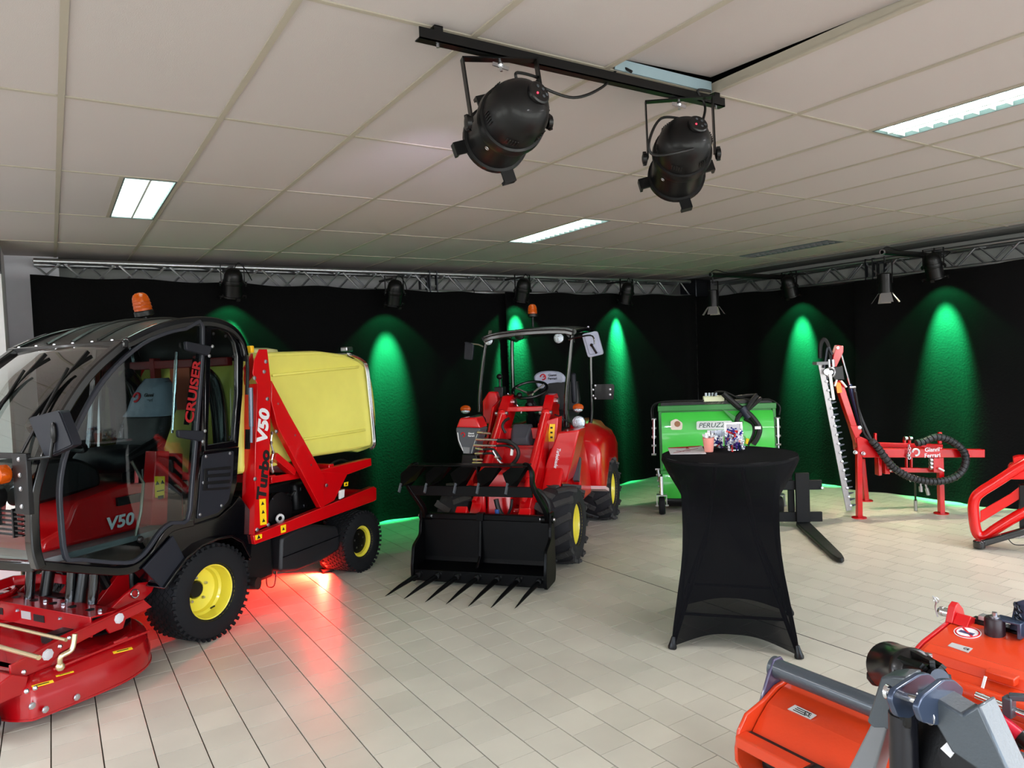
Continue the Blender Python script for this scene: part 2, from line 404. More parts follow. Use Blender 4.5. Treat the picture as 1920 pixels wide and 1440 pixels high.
def wheel(name, R, W, rimR, parent, c, out, tm, rm, lug='turf', side=1, nl=44, hub='dish', label=None):
    """tyre with tread > rim > nuts, axle along local y; out=+1/-1 face direction"""
    cx, cy, cz = c
    prof = [(rimR, -W*.42), (rimR+.012, -W*.5), (rimR+(R-rimR)*.45, -W*.535), (R*.93, -W*.47), (R*.975, -W*.36), (R*.985, 0),
            (R*.975, W*.36), (R*.93, W*.47), (rimR+(R-rimR)*.45, W*.535), (rimR+.012, W*.5), (rimR, W*.42), (rimR-.01, W*.3), (rimR-.01, -W*.3)]
    b = MB(); b.lathe(prof+[prof[0]], c, (0, 1, 0), 48, cap=False)
    tyre = b.build('tyre', tm, parent, label=label)
    t = MB()
    if lug == 'turf':
        rows = 7
        for i in range(nl):
            for j in range(rows):
                y = (j-(rows-1)/2)*W*.86/rows; edge = abs(j-(rows-1)/2)/((rows-1)/2)
                a = 2*PI*(i+(j % 2)*.5)/nl; rr = R*(.992-.022*edge**3)
                tn = Vector((-math.sin(a), 0, math.cos(a))); nr = Vector((math.cos(a), 0, math.sin(a)))
                Rm = Matrix((tn, Vector((0, 1, 0)), nr)).transposed() @ Matrix.Rotation(math.radians(32), 3, 'Z')
                t.cbox(V(c)+nr*(rr-.004)+Vector((0, y, 0)), (R*4.6/nl, W*.68/rows, .016), Rm)
        for sd in (-1, 1):
            for i in range(nl):
                a = 2*PI*(i+.3)/nl; tn = Vector((-math.sin(a), 0, math.cos(a))); nr = Vector((math.cos(a), 0, math.sin(a)))
                Rm = Matrix((tn, Vector((0, 1, 0)), nr)).transposed() @ Matrix.Rotation(math.radians(25*sd), 3, 'X')
                t.cbox(V(c)+nr*(R*.955)+Vector((0, sd*W*.465, 0)), (R*2.6/nl, W*.1, .02), Rm)
    else:
        for i in range(nl):
            for sd in (-1, 1):
                a0 = 2*PI*(i+(.5 if sd > 0 else 0))/nl
                for q in range(3):
                    a = a0+q*.075*side; y0 = (.03+q*.16)*W*sd; y1 = (.03+(q+1)*.16+.02)*W*sd
                    nr = Vector((math.cos(a), 0, math.sin(a))); tn = Vector((-math.sin(a), 0, math.cos(a)))
                    Rm = Matrix((tn, Vector((0, 1, 0)), nr)).transposed() @ Matrix.Rotation(-.45*sd*side, 3, 'Z')
                    t.cbox(V(c)+nr*(R*(.985-.012*q))+Vector((0, (y0+y1)/2, 0)), (R*.155, abs(y1-y0)*1.12, R*.085), Rm)
                a = a0+.2*side; nr = Vector((math.cos(a), 0, math.sin(a))); tn = Vector((-math.sin(a), 0, math.cos(a)))
                Rm = Matrix((tn, Vector((0, 1, 0)), nr)).transposed()
                t.cbox(V(c)+nr*(R*.93)+Vector((0, sd*W*.485, 0)), (R*.15, W*.07, R*.14), Rm)
    o2 = t.build('tread_blocks', tm if lug == 'turf' else mat('dusty_rubber_lug', (62, 61, 61), .75, bump=.2, var=.25, spec=.3), tyre, smooth=0); o2['kind'] = 'stuff'
    y = out; r = MB(); yo = W*.42*out
    if hub == 'dish':
        P = [(rimR+.006, W*.46), (rimR+.006, W*.42), (rimR-.008, W*.40), (rimR*.93, W*.33), (rimR*.90, W*.1), (rimR*.82, W*.06), (rimR*.78, -W*.05), (rimR*.55, -W*.10), (rimR*.35, -W*.12), (rimR*.33, -W*.16), (.001, -W*.16)]
    elif hub == 'flat':
        P = [(rimR+.006, W*.46), (rimR+.006, W*.42), (rimR*.92, W*.36), (rimR*.86, W*.25), (rimR*.7, W*.22), (rimR*.66, W*.16), (.001, W*.16)]
    else:
        P = [(rimR+.006, W*.46), (rimR+.006, W*.42), (rimR*.9, W*.38), (rimR*.84, W*.36), (rimR*.82, W*.26), (.001, W*.26)]
    r.lathe([(a, h*y) for a, h in P], c, (0, 1, 0), 36, cap=False)
    rim = r.build('rim', rm, parent)
    nb = MB()
    for k in range(5):
        a = 2*PI*k/5+.3; rr = rimR*.45; h = {'dish': -W*.11, 'flat': W*.16, 'cap': W*.26}[hub]
        q = V(c)+Vector((math.cos(a)*rr, (h)*y, math.sin(a)*rr)); nb.cyl(q, q+Vector((0, .018*y, 0)), .009, n=6)
    nb.build('wheel_nuts', STEEL, rim)['kind'] = 'stuff'
    if hub != 'dish':
        h = MB(); hh = {'flat': W*.16, 'cap': W*.26}[hub]
        h.lathe([(rimR*(.80 if hub == 'cap' else .25), hh*y), (rimR*(.76 if hub == 'cap' else .25), (hh+.012)*y), (.02, (hh+.02)*y), (.001, (hh+.02)*y)], c, (0, 1, 0), 24)
        h.build('hub_cap', BLACK if hub == 'cap' else rm, rim, label='black hub cap' if hub == 'cap' else None)
    else:
        h = MB(); h.lathe([(rimR*.33, -W*.155*y), (rimR*.28, -W*.08*y), (.001, -W*.08*y)], c, (0, 1, 0), 16); h.build('hub_cap', BLACK, rim, label='black hub centre')
        v = MB(); v.cyl(V(c)+Vector((-rimR*.35, W*.1*y, -rimR*.78)), V(c)+Vector((-rimR*.3, W*.26*y, -rimR*.66)), .006, n=6); v.build('valve', BLACK, rim)
    return tyre
# ------------------------------------------------------------------ room
HC = 2.847
def tile_mat(name, base, seed=0):
    M = bpy.data.materials.new(name); M.use_nodes = True; n = M.node_tree; b = n.nodes['Principled BSDF']
    g = n.nodes.new('ShaderNodeNewGeometry'); oi = n.nodes.new('ShaderNodeObjectInfo')
    a = n.nodes.new('ShaderNodeMath'); a.operation = 'ADD'; n.links.new(g.outputs['Random Per Island'], a.inputs[0]); n.links.new(oi.outputs['Random'], a.inputs[1])
    fr = n.nodes.new('ShaderNodeMath'); fr.operation = 'FRACT'; n.links.new(a.outputs[0], fr.inputs[0])
    c = n.nodes.new('ShaderNodeValToRGB'); n.links.new(fr.outputs[0], c.inputs[0])
    e = c.color_ramp.elements; L = lin(base)
    e[0].color = tuple(x*.93 for x in L)+(1,); e[1].color = tuple(x*1.05 for x in L)+(1,)
    N = n.nodes.new('ShaderNodeTexNoise'); N.inputs['Scale'].default_value = 3.5; N.inputs['Detail'].default_value = 6
    t = n.nodes.new('ShaderNodeNewGeometry'); n.links.new(t.outputs['Position'], N.inputs['Vector'])
    mx = n.nodes.new('ShaderNodeMix'); mx.data_type = 'RGBA'; mx.blend_type = 'MULTIPLY'; mx.inputs[0].default_value = .35
    r = n.nodes.new('ShaderNodeMapRange'); r.inputs[1].default_value = .3; r.inputs[2].default_value = .7; r.inputs[3].default_value = .8; r.inputs[4].default_value = 1.08
    n.links.new(N.outputs['Fac'], r.inputs[0]); n.links.new(c.outputs[0], mx.inputs[6]); n.links.new(r.outputs[0], mx.inputs[7])
    n.links.new(mx.outputs[2], b.inputs['Base Color'])
    r2 = n.nodes.new('ShaderNodeMapRange'); r2.inputs[3].default_value = .34; r2.inputs[4].default_value = .5
    n.links.new(N.outputs['Fac'], r2.inputs[0]); n.links.new(r2.outputs[0], b.inputs['Roughness'])
    return M
FT = tile_mat('floor_tile_glaze', (200, 194, 178))
GROUT = mat('grout', (78, 72, 62), .9)
fb = MB(); fb.box(-5, 9.3, -3.4, 9, -.06, -.006)
floor = struct(fb.build('floor', GROUT, smooth=0))
# running-bond tiles 0.2 m, rows run along y; line 0 at x=.909
cand = []
for k in range(-5, 37):
    x0 = .909+.2*k; off = .10 if k % 2 == 0 else 0.0
    for j in range(3, 44):
        y0 = off+.2*j
        if y0 > 8.4: continue
        c = Vector((x0+.1, y0+.1, 0)); v = c-CAM
        if v.dot(CF) < .3: cand.append((9e9, x0, y0)); continue
        u, q = proj(c)
        seen = -60 < u < 1980 and q < 1500
        cand.append((v.length if seen else 1e6+v.length, x0, y0))
cand.sort()
def tile_mb(b, x0, y0, g=.0030, h=.0020):
    z0, z1, c = -.008, 0, .0003
    x1, y1 = x0+.2-g, y0+.2-h; x0 += g; y0 += h
    v = [(x0, y0, z0), (x1, y0, z0), (x1, y1, z0), (x0, y1, z0), (x0, y0, z1-c), (x1, y0, z1-c), (x1, y1, z1-c), (x0, y1, z1-c),
         (x0+c, y0+c, z1), (x1-c, y0+c, z1), (x1-c, y1-c, z1), (x0+c, y1-c, z1)]
    b.add(v, [(0, 1, 5, 4), (1, 2, 6, 5), (2, 3, 7, 6), (3, 0, 4, 7), (4, 5, 9, 8), (5, 6, 10, 9), (6, 7, 11, 10), (7, 4, 8, 11), (8, 9, 10, 11)])
tb = MB(); tile_mb(tb, -.1, -.1); tme = tb.mesh('tile', smooth=0); tme.materials.append(FT)
for d, x0, y0 in cand[:300]: child('tile', tme, floor, (x0+.1, y0+.1, 0))
rb = MB()
done = set((round(x, 3), round(y, 3)) for _, x, y in cand[:300])
for k in range(-29, 42):
    off = .10 if k % 2 == 0 else 0.0
    for j in range(-17, 44):
        x0, y0 = .909+.2*k, off+.2*j
        if (round(x0, 3), round(y0, 3)) in done or x0 > 9: continue
        tile_mb(rb, x0, y0)
fr_ = rb.build('far_tiles', FT, floor, smooth=0); fr_['kind'] = 'stuff'
# the expansion joint across the room
ej = MB(); ej.box(3.7055, 3.7125, -3, 8.2, -.004, .0006); ej.build('expansion_joint', mat('joint_filler', (48, 45, 42), .8), floor)

WALLM = mat('painted_wall', (214, 212, 205), .8, bump=.05, bscale=30)
WALLG = mat('grey_lining_cloth', (190, 192, 190), .9, bump=.2, bscale=25)
def wall(name, m, *b):
    q = MB(); q.box(*b); return struct(q.build(name, m, smooth=0))
wall('wall_back', WALLG, -5, 9.3, 8.25, 8.4, 0, 3)
wall('wall_right', WALLG, 8.72, 8.9, -3.2, 8.25, 0, 3)
wl_ = wall('wall_left', WALLM, -4.2, -4.0, -3.2, 7.1, 0, .8)
for bb_ in ((-3.2, 7.1, 2.35, 3), (-3.2, 0, .8, 2.35), (2.6, 3.0, .8, 2.35), (5.6, 7.1, .8, 2.35)):
    q = MB(); q.box(-4.2, -4.0, *bb_); q.build('wall_section', WALLM, wl_, smooth=0)
WP = mat('white_painted_pier', (222, 222, 224), .75, bump=.05, bscale=30)
wc_ = wall('wall_corner', WP, -.95, -.29, 7.13, 8.25, 0, 3)
for bb_ in ((-4.0, -.95, 7.13, 7.4, 0, .95), (-4.0, -.95, 7.13, 7.4, 2.1, 3), (-4.0, -3.3, 7.13, 7.4, .95, 2.1)):
    q = MB(); q.box(*bb_); q.build('wall_section', WP, wc_, smooth=0)
q = MB(); q.box(-.29, .12, 7.82, 7.88, 0.9, 3); q.build('wall_section', mat('lavender_wall', (236, 235, 244), .8), wc_, smooth=0)
wall('baseboard_corner', mat('brown_skirting', (120, 72, 52), .6, bump=.1), -4.0, -.286, 7.115, 7.13, 0, .075)
wf = struct(wall('wall_front', WALLM, -4.2, 8.8, -3.2, -3.0, 0, .35))
q = MB(); q.box(-4.2, 8.8, -3.2, -3.0, 2.55, 3); q.build('lintel', WALLM, wf, smooth=0)
for x in (-3.9, .4, 4.2, 8.3):
    q = MB(); q.box(x-.12 if x > 0 else -4.2, x+.12, -3.2, -3.0, .35, 2.55); q.build('pier', WALLM, wf, smooth=0)
FRM = mat('window_frame_paint', (70, 72, 76), .5)
for i, (a, b_) in enumerate(((-3.78, .28), (.52, 4.08), (4.32, 8.18))):
    q = MB(); q.ring([(a, .35), (b_, .35), (b_, 2.55), (a, 2.55)], [(a+.06, .41), (b_-.06, .41), (b_-.06, 2.49), (a+.06, 2.49)], 1, -3.14, -3.06)
    for k in (1, 2): xx = a+(b_-a)*k/3; q.box(xx-.025, xx+.025, -3.13, -3.07, .41, 2.49)
    wn = struct(q.build('window_%d' % (i+1), FRM, smooth=0))
    for k in range(3):
        q = MB(); x0 = a+(b_-a)*k/3+.03; x1 = a+(b_-a)*(k+1)/3-.03; q.box(x0, x1, -3.104, -3.098, .41, 2.49); q.build('pane', CLEAR, wn, smooth=0)

for i, (a, b_) in enumerate(((0, 2.6), (3.0, 5.6))):
    q = MB(); q.ring([(a, .8), (b_, .8), (b_, 2.35), (a, 2.35)], [(a+.06, .86), (b_-.06, .86), (b_-.06, 2.29), (a+.06, 2.29)], 0, -4.14, -4.06); q.box(-4.13, -4.07, (a+b_)/2-.03, (a+b_)/2+.03, .86, 2.29)
    wn = struct(q.build('window_%d' % (i+4), FRM, smooth=0))
    for k in range(2):
        q = MB(); y0 = a+(b_-a)*k/2+.03; q.box(-4.104, -4.098, y0, y0+(b_-a)/2-.06, .86, 2.29); q.build('pane', CLEAR, wn, smooth=0)
q = MB(); q.ring([(-3.3, .95), (-.95, .95), (-.95, 2.1), (-3.3, 2.1)], [(-3.24, 1.01), (-1.01, 1.01), (-1.01, 2.04), (-3.24, 2.04)], 1, 7.2, 7.28); q.box(-2.15, -2.1, 7.21, 7.27, 1.01, 2.04)
struct(q.build('window_6', FRM, smooth=0))
# ceiling: T-bar grid with individual 1.2 x 0.6 m mineral tiles
CT = mat('mineral_fibre_tile', (186, 178, 176), .95, bump=.12, bscale=260, var=.06, vscale=900)
GB = mat('ceiling_tee_paint', (168, 160, 146), .6)
q = MB(); q.box(-5, 8.8, -3.2, 8.4, HC+.14, HC+.3); ceil = struct(q.build('ceiling', mat('dark_void', (40, 40, 42), .9), smooth=0))
X0, Y0 = .0966, 3.378
q = MB()
for i in range(-7, 14):
    x = X0+.6*i; wv = .012 if i % 2 else .012
    q.box(x-wv, x+wv, -3, 8.24, HC-.002, HC+.004); q.box(x-.0015, x+.0015, -3, 8.24, HC+.004, HC+.045)
q.box(X0+.290, X0+.316, Y0+1.2, Y0+2.4, HC-.002, HC+.004)
q.build('main_tee', GB, ceil, smooth=0)['kind'] = 'stuff'
q = MB()
for j in range(-5, 5):
    y = Y0+1.2*j
    q.box(-4, 8.14, y-.009, y+.009, HC-.001, HC+.004); q.box(-4, 8.14, y-.0015, y+.0015, HC+.004, HC+.04)
q.build('cross_tee', GB, ceil, smooth=0)['kind'] = 'stuff'
q = MB(); q.box(-.296, .294, -.594, .594, 0, .014); cme = q.mesh('ceiling_tile', smooth=0); cme.materials.append(CT)
half = {}
FIX = {(0, 1): 'L', (5, 1): 'a', (6, 1): 'R0', (6, -2): 'R0', (11, 1): 'L'}
for i in range(-7, 14):
    for j in range(-6, 4):
        xa, xb = X0+.6*i+.004, X0+.6*(i+1)-.004; ya, yb = Y0+1.2*j+.004, min(Y0+1.2*(j+1)-.004, 8.24)
        if xa > 8.14 or ya > 8.2: continue
        xb = min(xb, 8.13)
        key = (i, j)
        if key in ((0, 1), (11, 1)): xb = xa+.292
        elif key in ((6, 1), (6, -2)): xa = xa+.30
        if key == (3, -2):   # lifted tile beside the lighting bar
            t = child('ceiling_tile', cme, ceil, ((xa+xb)/2, (ya+yb)/2, HC+.036), (math.radians(2.3), math.radians(-2.0), 0)); t['label'] = 'lifted ceiling tile leaving a dark gap'
            continue
        if abs(xb-xa-.592) < .001 and abs(yb-ya-1.192) < .001:
            child('ceiling_tile', cme, ceil, ((xa+xb)/2, (ya+yb)/2, HC+.004))
        else:
            hm = MB(); hm.box(xa, xb, ya, yb, HC+.004, HC+.018); hm.build('ceiling_tile', CT, ceil, smooth=0)
# perimeter border of the ceiling above the truss
q = MB(); q.box(-.3, 8.2, 8.06, 8.24, HC-.02, HC+.03); q.box(8.14, 8.62, -3, 8.24, HC-.02, HC+.03); q.build('border_strip', mat('grey_border', (110, 112, 112), .8), ceil, smooth=0)
q = MB(); q.box(-.305, -.285, 7.0, 7.14, 2.6, 2.87); q.build('dark_trim', BLACK, ceil, smooth=0)
# bare galvanised channel by the lifted tile
q = MB(); q.box(1.93, 2.48, 2.160, 2.166, HC+.0, HC+.045); pass
q.build('channel', mat('galvanised_channel', (150, 172, 182), .5, .2), ceil, smooth=0)

# recessed luminaires
TRAY = mat('luminaire_tray', (225, 228, 225), .3)
LOUV = mat('louvre_white', (235, 238, 236), .25, .2)
TUBE_ON = mat('lamp_glow', (228, 255, 244), .5, emit=14.0)
TUBE_OFF = mat('lamp_dark', (150, 152, 155), .4)
FRAME_D = mat('luminaire_frame', (92, 104, 106), .5)
def luminaire(x0, x1, y0, y1, on, label):
    t = thing('ceiling_light', label, 'ceiling light', ((x0+x1)/2, (y0+y1)/2, HC), 0, 'recessed strip lights in the ceiling grid')
    a, b_ = (x1-x0)/2, (y1-y0)/2
    q = MB(); q.ring([(-a, -b_), (a, -b_), (a, b_), (-a, b_)], [(-a+.008, -b_+.008), (a-.008, -b_+.008), (a-.008, b_-.008), (-a+.008, b_-.008)], 2, -.003, .05); q.build('frame', FRAME_D, t, smooth=0)
    q = MB(); q.box(-a+.008, a-.008, -b_+.008, b_-.008, .05, .056); q.build('tray', TRAY, t, smooth=0)
    for s in (-1, 1):
        q = MB(); q.cyl((s*.065, -b_+.03, .038), (s*.065, b_-.03, .038), .013, n=10); q.build('lamp_tube', TUBE_ON if on else TUBE_OFF, t)
    q = MB(); q.box(-a+.01, a-.01, -b_+.01, b_-.01, .0205, .0215); d = q.build('diffuser', mat('lamp_diffuser_glow', (225, 255, 243), .5, emit=6) if on else mat('diffuser_off', (95, 97, 100), .4), t, smooth=0)
    nb = 16
    lv = MB(); lv.box(-a+.012, a-.012, -.0015, .0015, 0, .02); lm = lv.mesh('louvre', smooth=0); lm.materials.append(LOUV if on else GREYL)
    for k in range(nb):
        y = -b_+.03+(2*b_-.06)*k/(nb-1); child('louvre', lm, t, (0, y, 0))
    q = MB(); q.box(-.006, .006, -b_+.01, b_-.01, -.001, .02); q.build('louvre_spine', LOUV if on else GREYL, t, smooth=0)
    return t
g1 = X0+.6
luminaire(X0+.312, X0+.588, Y0+1.212, Y0+2.388, True, 'lit white strip light in the ceiling above the yellow-tanked mower, at the left')
luminaire(X0+3.612, X0+3.888, Y0+1.212, Y0+2.388, True, 'lit white strip light in the middle of the ceiling, above the red loader')
luminaire(X0+3.612, X0+3.888, Y0-2.388, Y0-1.212, True, 'long lit white strip light at the right edge of the ceiling with clear louvres')
luminaire(X0+6.912, X0+7.188, Y0+1.212, Y0+2.388, False, 'unlit grey louvred strip light near the right-hand truss')

# black drapes
DRAPE = mat('black_velvet_drape', (8, 8, 9), .95, sheen=.02, spec=.1, bump=.4, bscale=45)
def drape(p0, p1, z0a, z0b, nrm, label, kx=0, seed=0, sag=.02):
    """hung cloth from p0 to p1; z0a/z0b top heights; folds push along nrm"""
    p0, p1 = V(p0), V(p1); L = (p1-p0).length; nv = 14; nu = max(24, int(L/.05)); N = V(nrm)
    rnd = random.Random(seed); ph = [rnd.uniform(0, 6.28) for _ in range(6)]
    def f(u, v):
        s = u*L; z = (z0a+(z0b-z0a)*u-sag*math.sin(u*PI*round(L/.9))**2)*(1-v)
        am = .012+.030*v**1.3
        d = am*(math.sin(s*5.2+ph[0])+.6*math.sin(s*9.1+ph[1]+v)+.5*math.sin(s*2.3+ph[2]-1.5*v)+.35*math.sin(s*15+ph[3]))
        if kx: d += kx*max(0, 1-s/1.1)**2*v
        q = p0+(p1-p0)*u+N*d; return (q.x, q.y, max(z, .004))
    b = MB(); b.grid(f, nu, nv, .004, -N)
    return tag(b.build('curtain', DRAPE, smooth=80), label, 'curtain', 'black drapes along the walls')
drape((-.10, 7.36, 0), (4.95, 7.42, 0), 2.63, 2.54, (0, -1, 0), 'black drape on the back wall behind the mower and loader, left panel', 0, 1)
drape((4.66, 7.33, 0), (7.97, 7.36, 0), 2.55, 2.56, (0, -1, 0), 'black drape on the back wall between the loader and the room corner', 0, 2)
drape((8.02, 7.40, 0), (8.07, 4.85, 0), 2.54, 2.47, (-1, 0, 0), 'black drape on the right wall from the corner to behind the hedge cutter', 0, 3)
drape((8.05, 4.95, 0), (8.10, 1.5, 0), 2.48, 2.52, (-1, 0, 0), 'black drape on the right wall behind the hedge cutter, right panel', 0, 4)

# square box trusses
def truss(p0, p1, z0, label, brk, W=.24, H=.21):
    p0, p1 = V(p0), V(p1); L = (p1-p0).length; d = (p1-p0)/L; s = Vector((-d.y, d.x, 0))
    ang = math.atan2(d.y, d.x)
    t = thing('lighting_truss', label, 'truss', (p0.x, p0.y, z0), ang, 'aluminium box trusses')
    for i, (a, b_) in enumerate(((0, 0), (0, H), (W, 0), (W, H))):
        q = MB(); q.cyl((0, a, b_), (L, a, b_), .0245, n=12); q.build('chord', ALU, t)
    n = int(L/.21)
    for face in range(4):
        q = MB()
        P = {0: ((0, 0), (0, H)), 1: ((W, 0), (W, H)), 2: ((0, 0), (W, 0)), 3: ((0, H), (W, H))}[face]
        for k in range(n):
            x0, x1 = L*k/n, L*(k+1)/n; a, b_ = (P[0], P[1]) if k % 2 == 0 else (P[1], P[0])
            if face == 1: a, b_ = b_, a
            q.cyl((x0, a[0], a[1]), (x1, b_[0], b_[1]), .0105, n=6)
        q.build('diagonal_bracing', ALU, t)
    for x in brk:
        q = MB()
        for xx in (x-.045, x+.045):
            q.ring([(-.03, -.03), (W+.03, -.03), (W+.03, H+.03), (-.03, H+.03)], [(.02, .02), (W-.02, .02), (W-.02, H-.02), (.02, H-.02)], 0, xx-.006, xx+.006)
        q.build('coupling_plate', DSTEEL, t)
    return t
tr1 = truss((-.07, 7.50, 0), (8.0, 7.50, 0), 2.555, 'long aluminium truss along the back wall above the drapes', (3.85,))
tr2 = truss((8.38, 7.36, 0), (8.38, .6, 0), 2.52, 'aluminium truss along the right wall above the drapes', (2.4, 5.2), W=.24)
q = MB(); q.box(8.08, 8.40, 7.46, 7.78, 2.50, 2.80)
tag(q.build('corner_block', DSTEEL, bevel=.01), 'dark metal corner block joining the two trusses', 'truss corner')
# curtain ties
ties = MB(); ties.torus((0, 0, 0), (1, 0, 0), .034, .005, 12, 6); tm_ = ties.mesh('tie'); tm_.materials.append(BLACK)
for k in range(9): child('curtain_tie', tm_, tr1, (1.9+k*.62, 0, 0))

# ---------------------------------------------------------------- PAR cans and studio lights
def par_can(loc, aim, s, label, yoke_up, color=None, vents=True, cat='spotlight', group=None, ylen=.30, knob=1):
    """yoke > housing aimed down its own axis; housing parts are children"""
    t = thing('par_can', label, cat, loc, 0, group)
    d = V(aim).normalized(); yu = V(yoke_up).normalized(); side = d.cross(yu).normalized()
    h = MB(); c = Vector((0, 0, 0))
    prof = [(.001, -.20), (.045, -.198), (.075, -.185), (.098, -.155), (.112, -.115), (.116, -.075), (.117, -.05), (.126, -.048), (.130, -.02), (.126, .005), (.117, .01), (.118, .12), (.120, .155), (.131, .157), (.132, .178), (.124, .180), (.112, .178), (.108, .13), (.001, .125)]
    h.lathe([(r*s, z*s) for r, z in prof], c, d, 40); hs = h.build('housing', mat('black_lamp_enamel', (6, 6, 7), .42, 0, .1, spec=.3), t)
    f = MB(); f.lathe([(.107*s, .1262*s), (.001, .1262*s)], c, d, 24, cap=False)
    on = mat('led_green_on', (60, 255, 120), .3, emit=2) if color == 'g' else mat('lamp_front_lens', (60, 62, 90), .15)
    f.build('lens', on, t)
    # gel-frame clips round the front rim
    k = MB()
    for a in (0, 90, 180, 270):
        A = math.radians(a+12); n_ = side*math.cos(A)+side.cross(d).normalized()*math.sin(A)
        tn = d.cross(n_)
        Rm = Matrix((n_, tn, d)).transposed()
        k.cbox(n_*.150*s+d*.165*s, (.045*s, .05*s, .012*s), Rm); k.cbox(n_*.170*s+d*.178*s, (.012*s, .05*s, .036*s), Rm)
    k.build('gel_clips', BLACK, t)
    if vents:
        vv = MB()
        for a in range(0, 360, 60):
            for j in range(5):
                A = math.radians(a+j*5); n_ = side*math.cos(A)+side.cross(d).normalized()*math.sin(A); Rm = Matrix((n_, d.cross(n_), d)).transposed()
                vv.cbox(n_*.1165*s-d*.095*s, (.003*s, .004*s, .034*s), Rm)
        vv.build('vent_slots', INK, hs)['kind'] = 'stuff'
        u = side.cross(d).normalized()
        u = u if u.z > 0 else -u
        u = (CR*.8+CU*.6); u = (u-d*u.dot(d)).normalized()
        pn = (u*.38-d*.92).normalized(); b_ = MB(); b_.lathe([(.043*s, 0), (.043*s, .012*s), (.038*s, .016*s), (.001, .016*s)], -d*.186*s+u*.052*s, pn, 20)
        pan = b_.build('control_panel', mat('panel_black', (8, 8, 9), .3), t)
        w_ = MB(); cc = -d*.186*s+u*.052*s+pn*.0165*s; uu = (u-pn*u.dot(pn)).normalized(); ss = pn.cross(uu)
        for a_, b2 in ((-.02, .02), (.002, .02), (.02, .006), (-.02, .001)): w_.lathe([(.0055*s, 0), (.0055*s, .002*s)], cc+ss*a_*s+uu*b2*s, pn, 10)
        w_.build('sockets', GREYPL, pan)['kind'] = 'stuff'
        w_ = MB(); w_.ball(cc-uu*.016*s, .0038*s, 8); w_.build('indicator_light', mat('red_led', (255, 40, 60), .3, emit=5), pan, label='glowing red indicator')
        w_ = MB(); w_.torus(c+d*.02*s+(side*.3+u*-.95).normalized()*.128*s, (side*.3+u*-.95), .007*s, .002*s, 12, 6); w_.build('screw_ring', STEEL, hs)
    y = MB(); W = .145*s; top = yu*ylen*s
    pts = [side*W+d*.0, side*W+top*.93, side*W*.85+top, -side*W*.85+top, -side*W+top*.93, -side*W]
    y.strip([side*W, side*W+top*.96, side*W*.93+top, -side*W*.93+top, -side*W+top*.96, -side*W], .03*s, .005*s, up=side.cross(yu)) if False else None
    nrm = side.cross(yu)
    for a_, b2 in ((side*W, side*W+top), (-side*W, -side*W+top), (side*(W+.003)+top, -side*(W+.003)+top)):
        y.bar(a_, b2, .032*s, .006*s, up=(side if (b2-a_).normalized().dot(yu) > .5 else yu))
    y.build('yoke', BLACK, t)
    n2 = MB()
    for sg in (-1, 1):
        n2.lathe([(.014*s, 0), (.026*s, .004*s), (.026*s, .02*s), (.012*s, .024*s), (.001, .024*s)], side*sg*(W+.002), side*sg, 12)
        n2.bar(side*sg*(W+.015*s)-yu*.03*s, side*sg*(W+.015*s)+yu*.03*s, .014*s, .014*s)
    n2.build('yoke_knob', BLACK, t)
    if knob:
        n3 = MB(); n3.cyl(top-yu*.045*s, top+yu*.01, .005*s, n=8); n3.ball(top-yu*.02*s, (.012*s,)*3, 8)
        n3.bar(top-yu*.015*s-side*.03*s, top-yu*.035*s+side*.03*s, .004*s, .014*s, up=yu); n3.build('wing_bolt', STEEL, t)
    return t
def cable(name, pts, r, label, cat='cable', group=None, m=None, parent=None, k=8):
    b = MB(); b.tube(spline(pts, k), r, 8); o = b.build(name, m or HOSE, parent)
    return tag(o, label, cat, group) if cat else o

# overhead bar with the two big cans
BZ = 2.79
b0, b1 = PZ(780, 75, BZ), PZ(1357, 200, BZ)
BY = (b0.y+b1.y)/2; b0.y = b1.y = BY
t = thing('lighting_bar', 'black steel angle bar under the ceiling carrying the two big lamps', 'lighting bar', ((b0.x+b1.x)/2, BY, BZ))
hl = (b1.x-b0.x)/2
q = MB(); q.box(-hl, hl, -.018, .018, -.003, .001); q.box(-hl, hl, -.018, -.014, -.003, .034); q.build('angle_bar', BLACK, t)
for x in (-hl+.075, hl-.04):
    q = MB(); q.box(x-.016, x+.016, -.012, -.008, .0, HC-BZ-.003); q.box(x-.016, x+.016, -.012, .03, HC-BZ-.006, HC-BZ-.003); q.build('hanger', BLACK, t)
    q = MB(); q.cyl((x, 0, -.014), (x, 0, .006), .006, n=8); q.build('bolt', STEEL, t)
def hang(px, py, dist_y, s, aim, yu, label, ylen):
    P = PY(px, py, dist_y); return P
# big can 1: yoke top under the bar
k1 = PZ(922, 118, BZ); k1 = Vector((k1.x, BY, BZ-.008))
yu1 = Vector((.0, -.06, 1)).normalized(); yu1 = Vector((-.05, .12, 1)).normalized()
aim1 = (ray(940, 235).normalized()*.90+(-CR*.62-CU*.78)*.44).normalized()
side_hint = Vector((1, .3, 0)).normalized()
S1 = .95
c1 = k1-yu1*.24*S1
big1 = par_can(c1, aim1, S1, 'big black lamp can hanging from the ceiling bar, the left and larger of the two', yu1, group='black lamp cans on the ceiling bar', ylen=.24)
k2 = PZ(1264, 187, BZ); k2 = Vector((k2.x, BY, BZ-.008))
yu2 = Vector((.02, .03, 1)).normalized(); aim2 = (ray(1268, 280).normalized()*.88+(-CR*.23-CU*.97)*.46).normalized()
c2 = k2-yu2*.25*S1
big2 = par_can(c2, aim2, S1, 'black lamp can at the right end of the ceiling bar, with a looping cable', yu2, group='black lamp cans on the ceiling bar', ylen=.25)
a = c1-aim1*.09*S1+CU*.112*S1
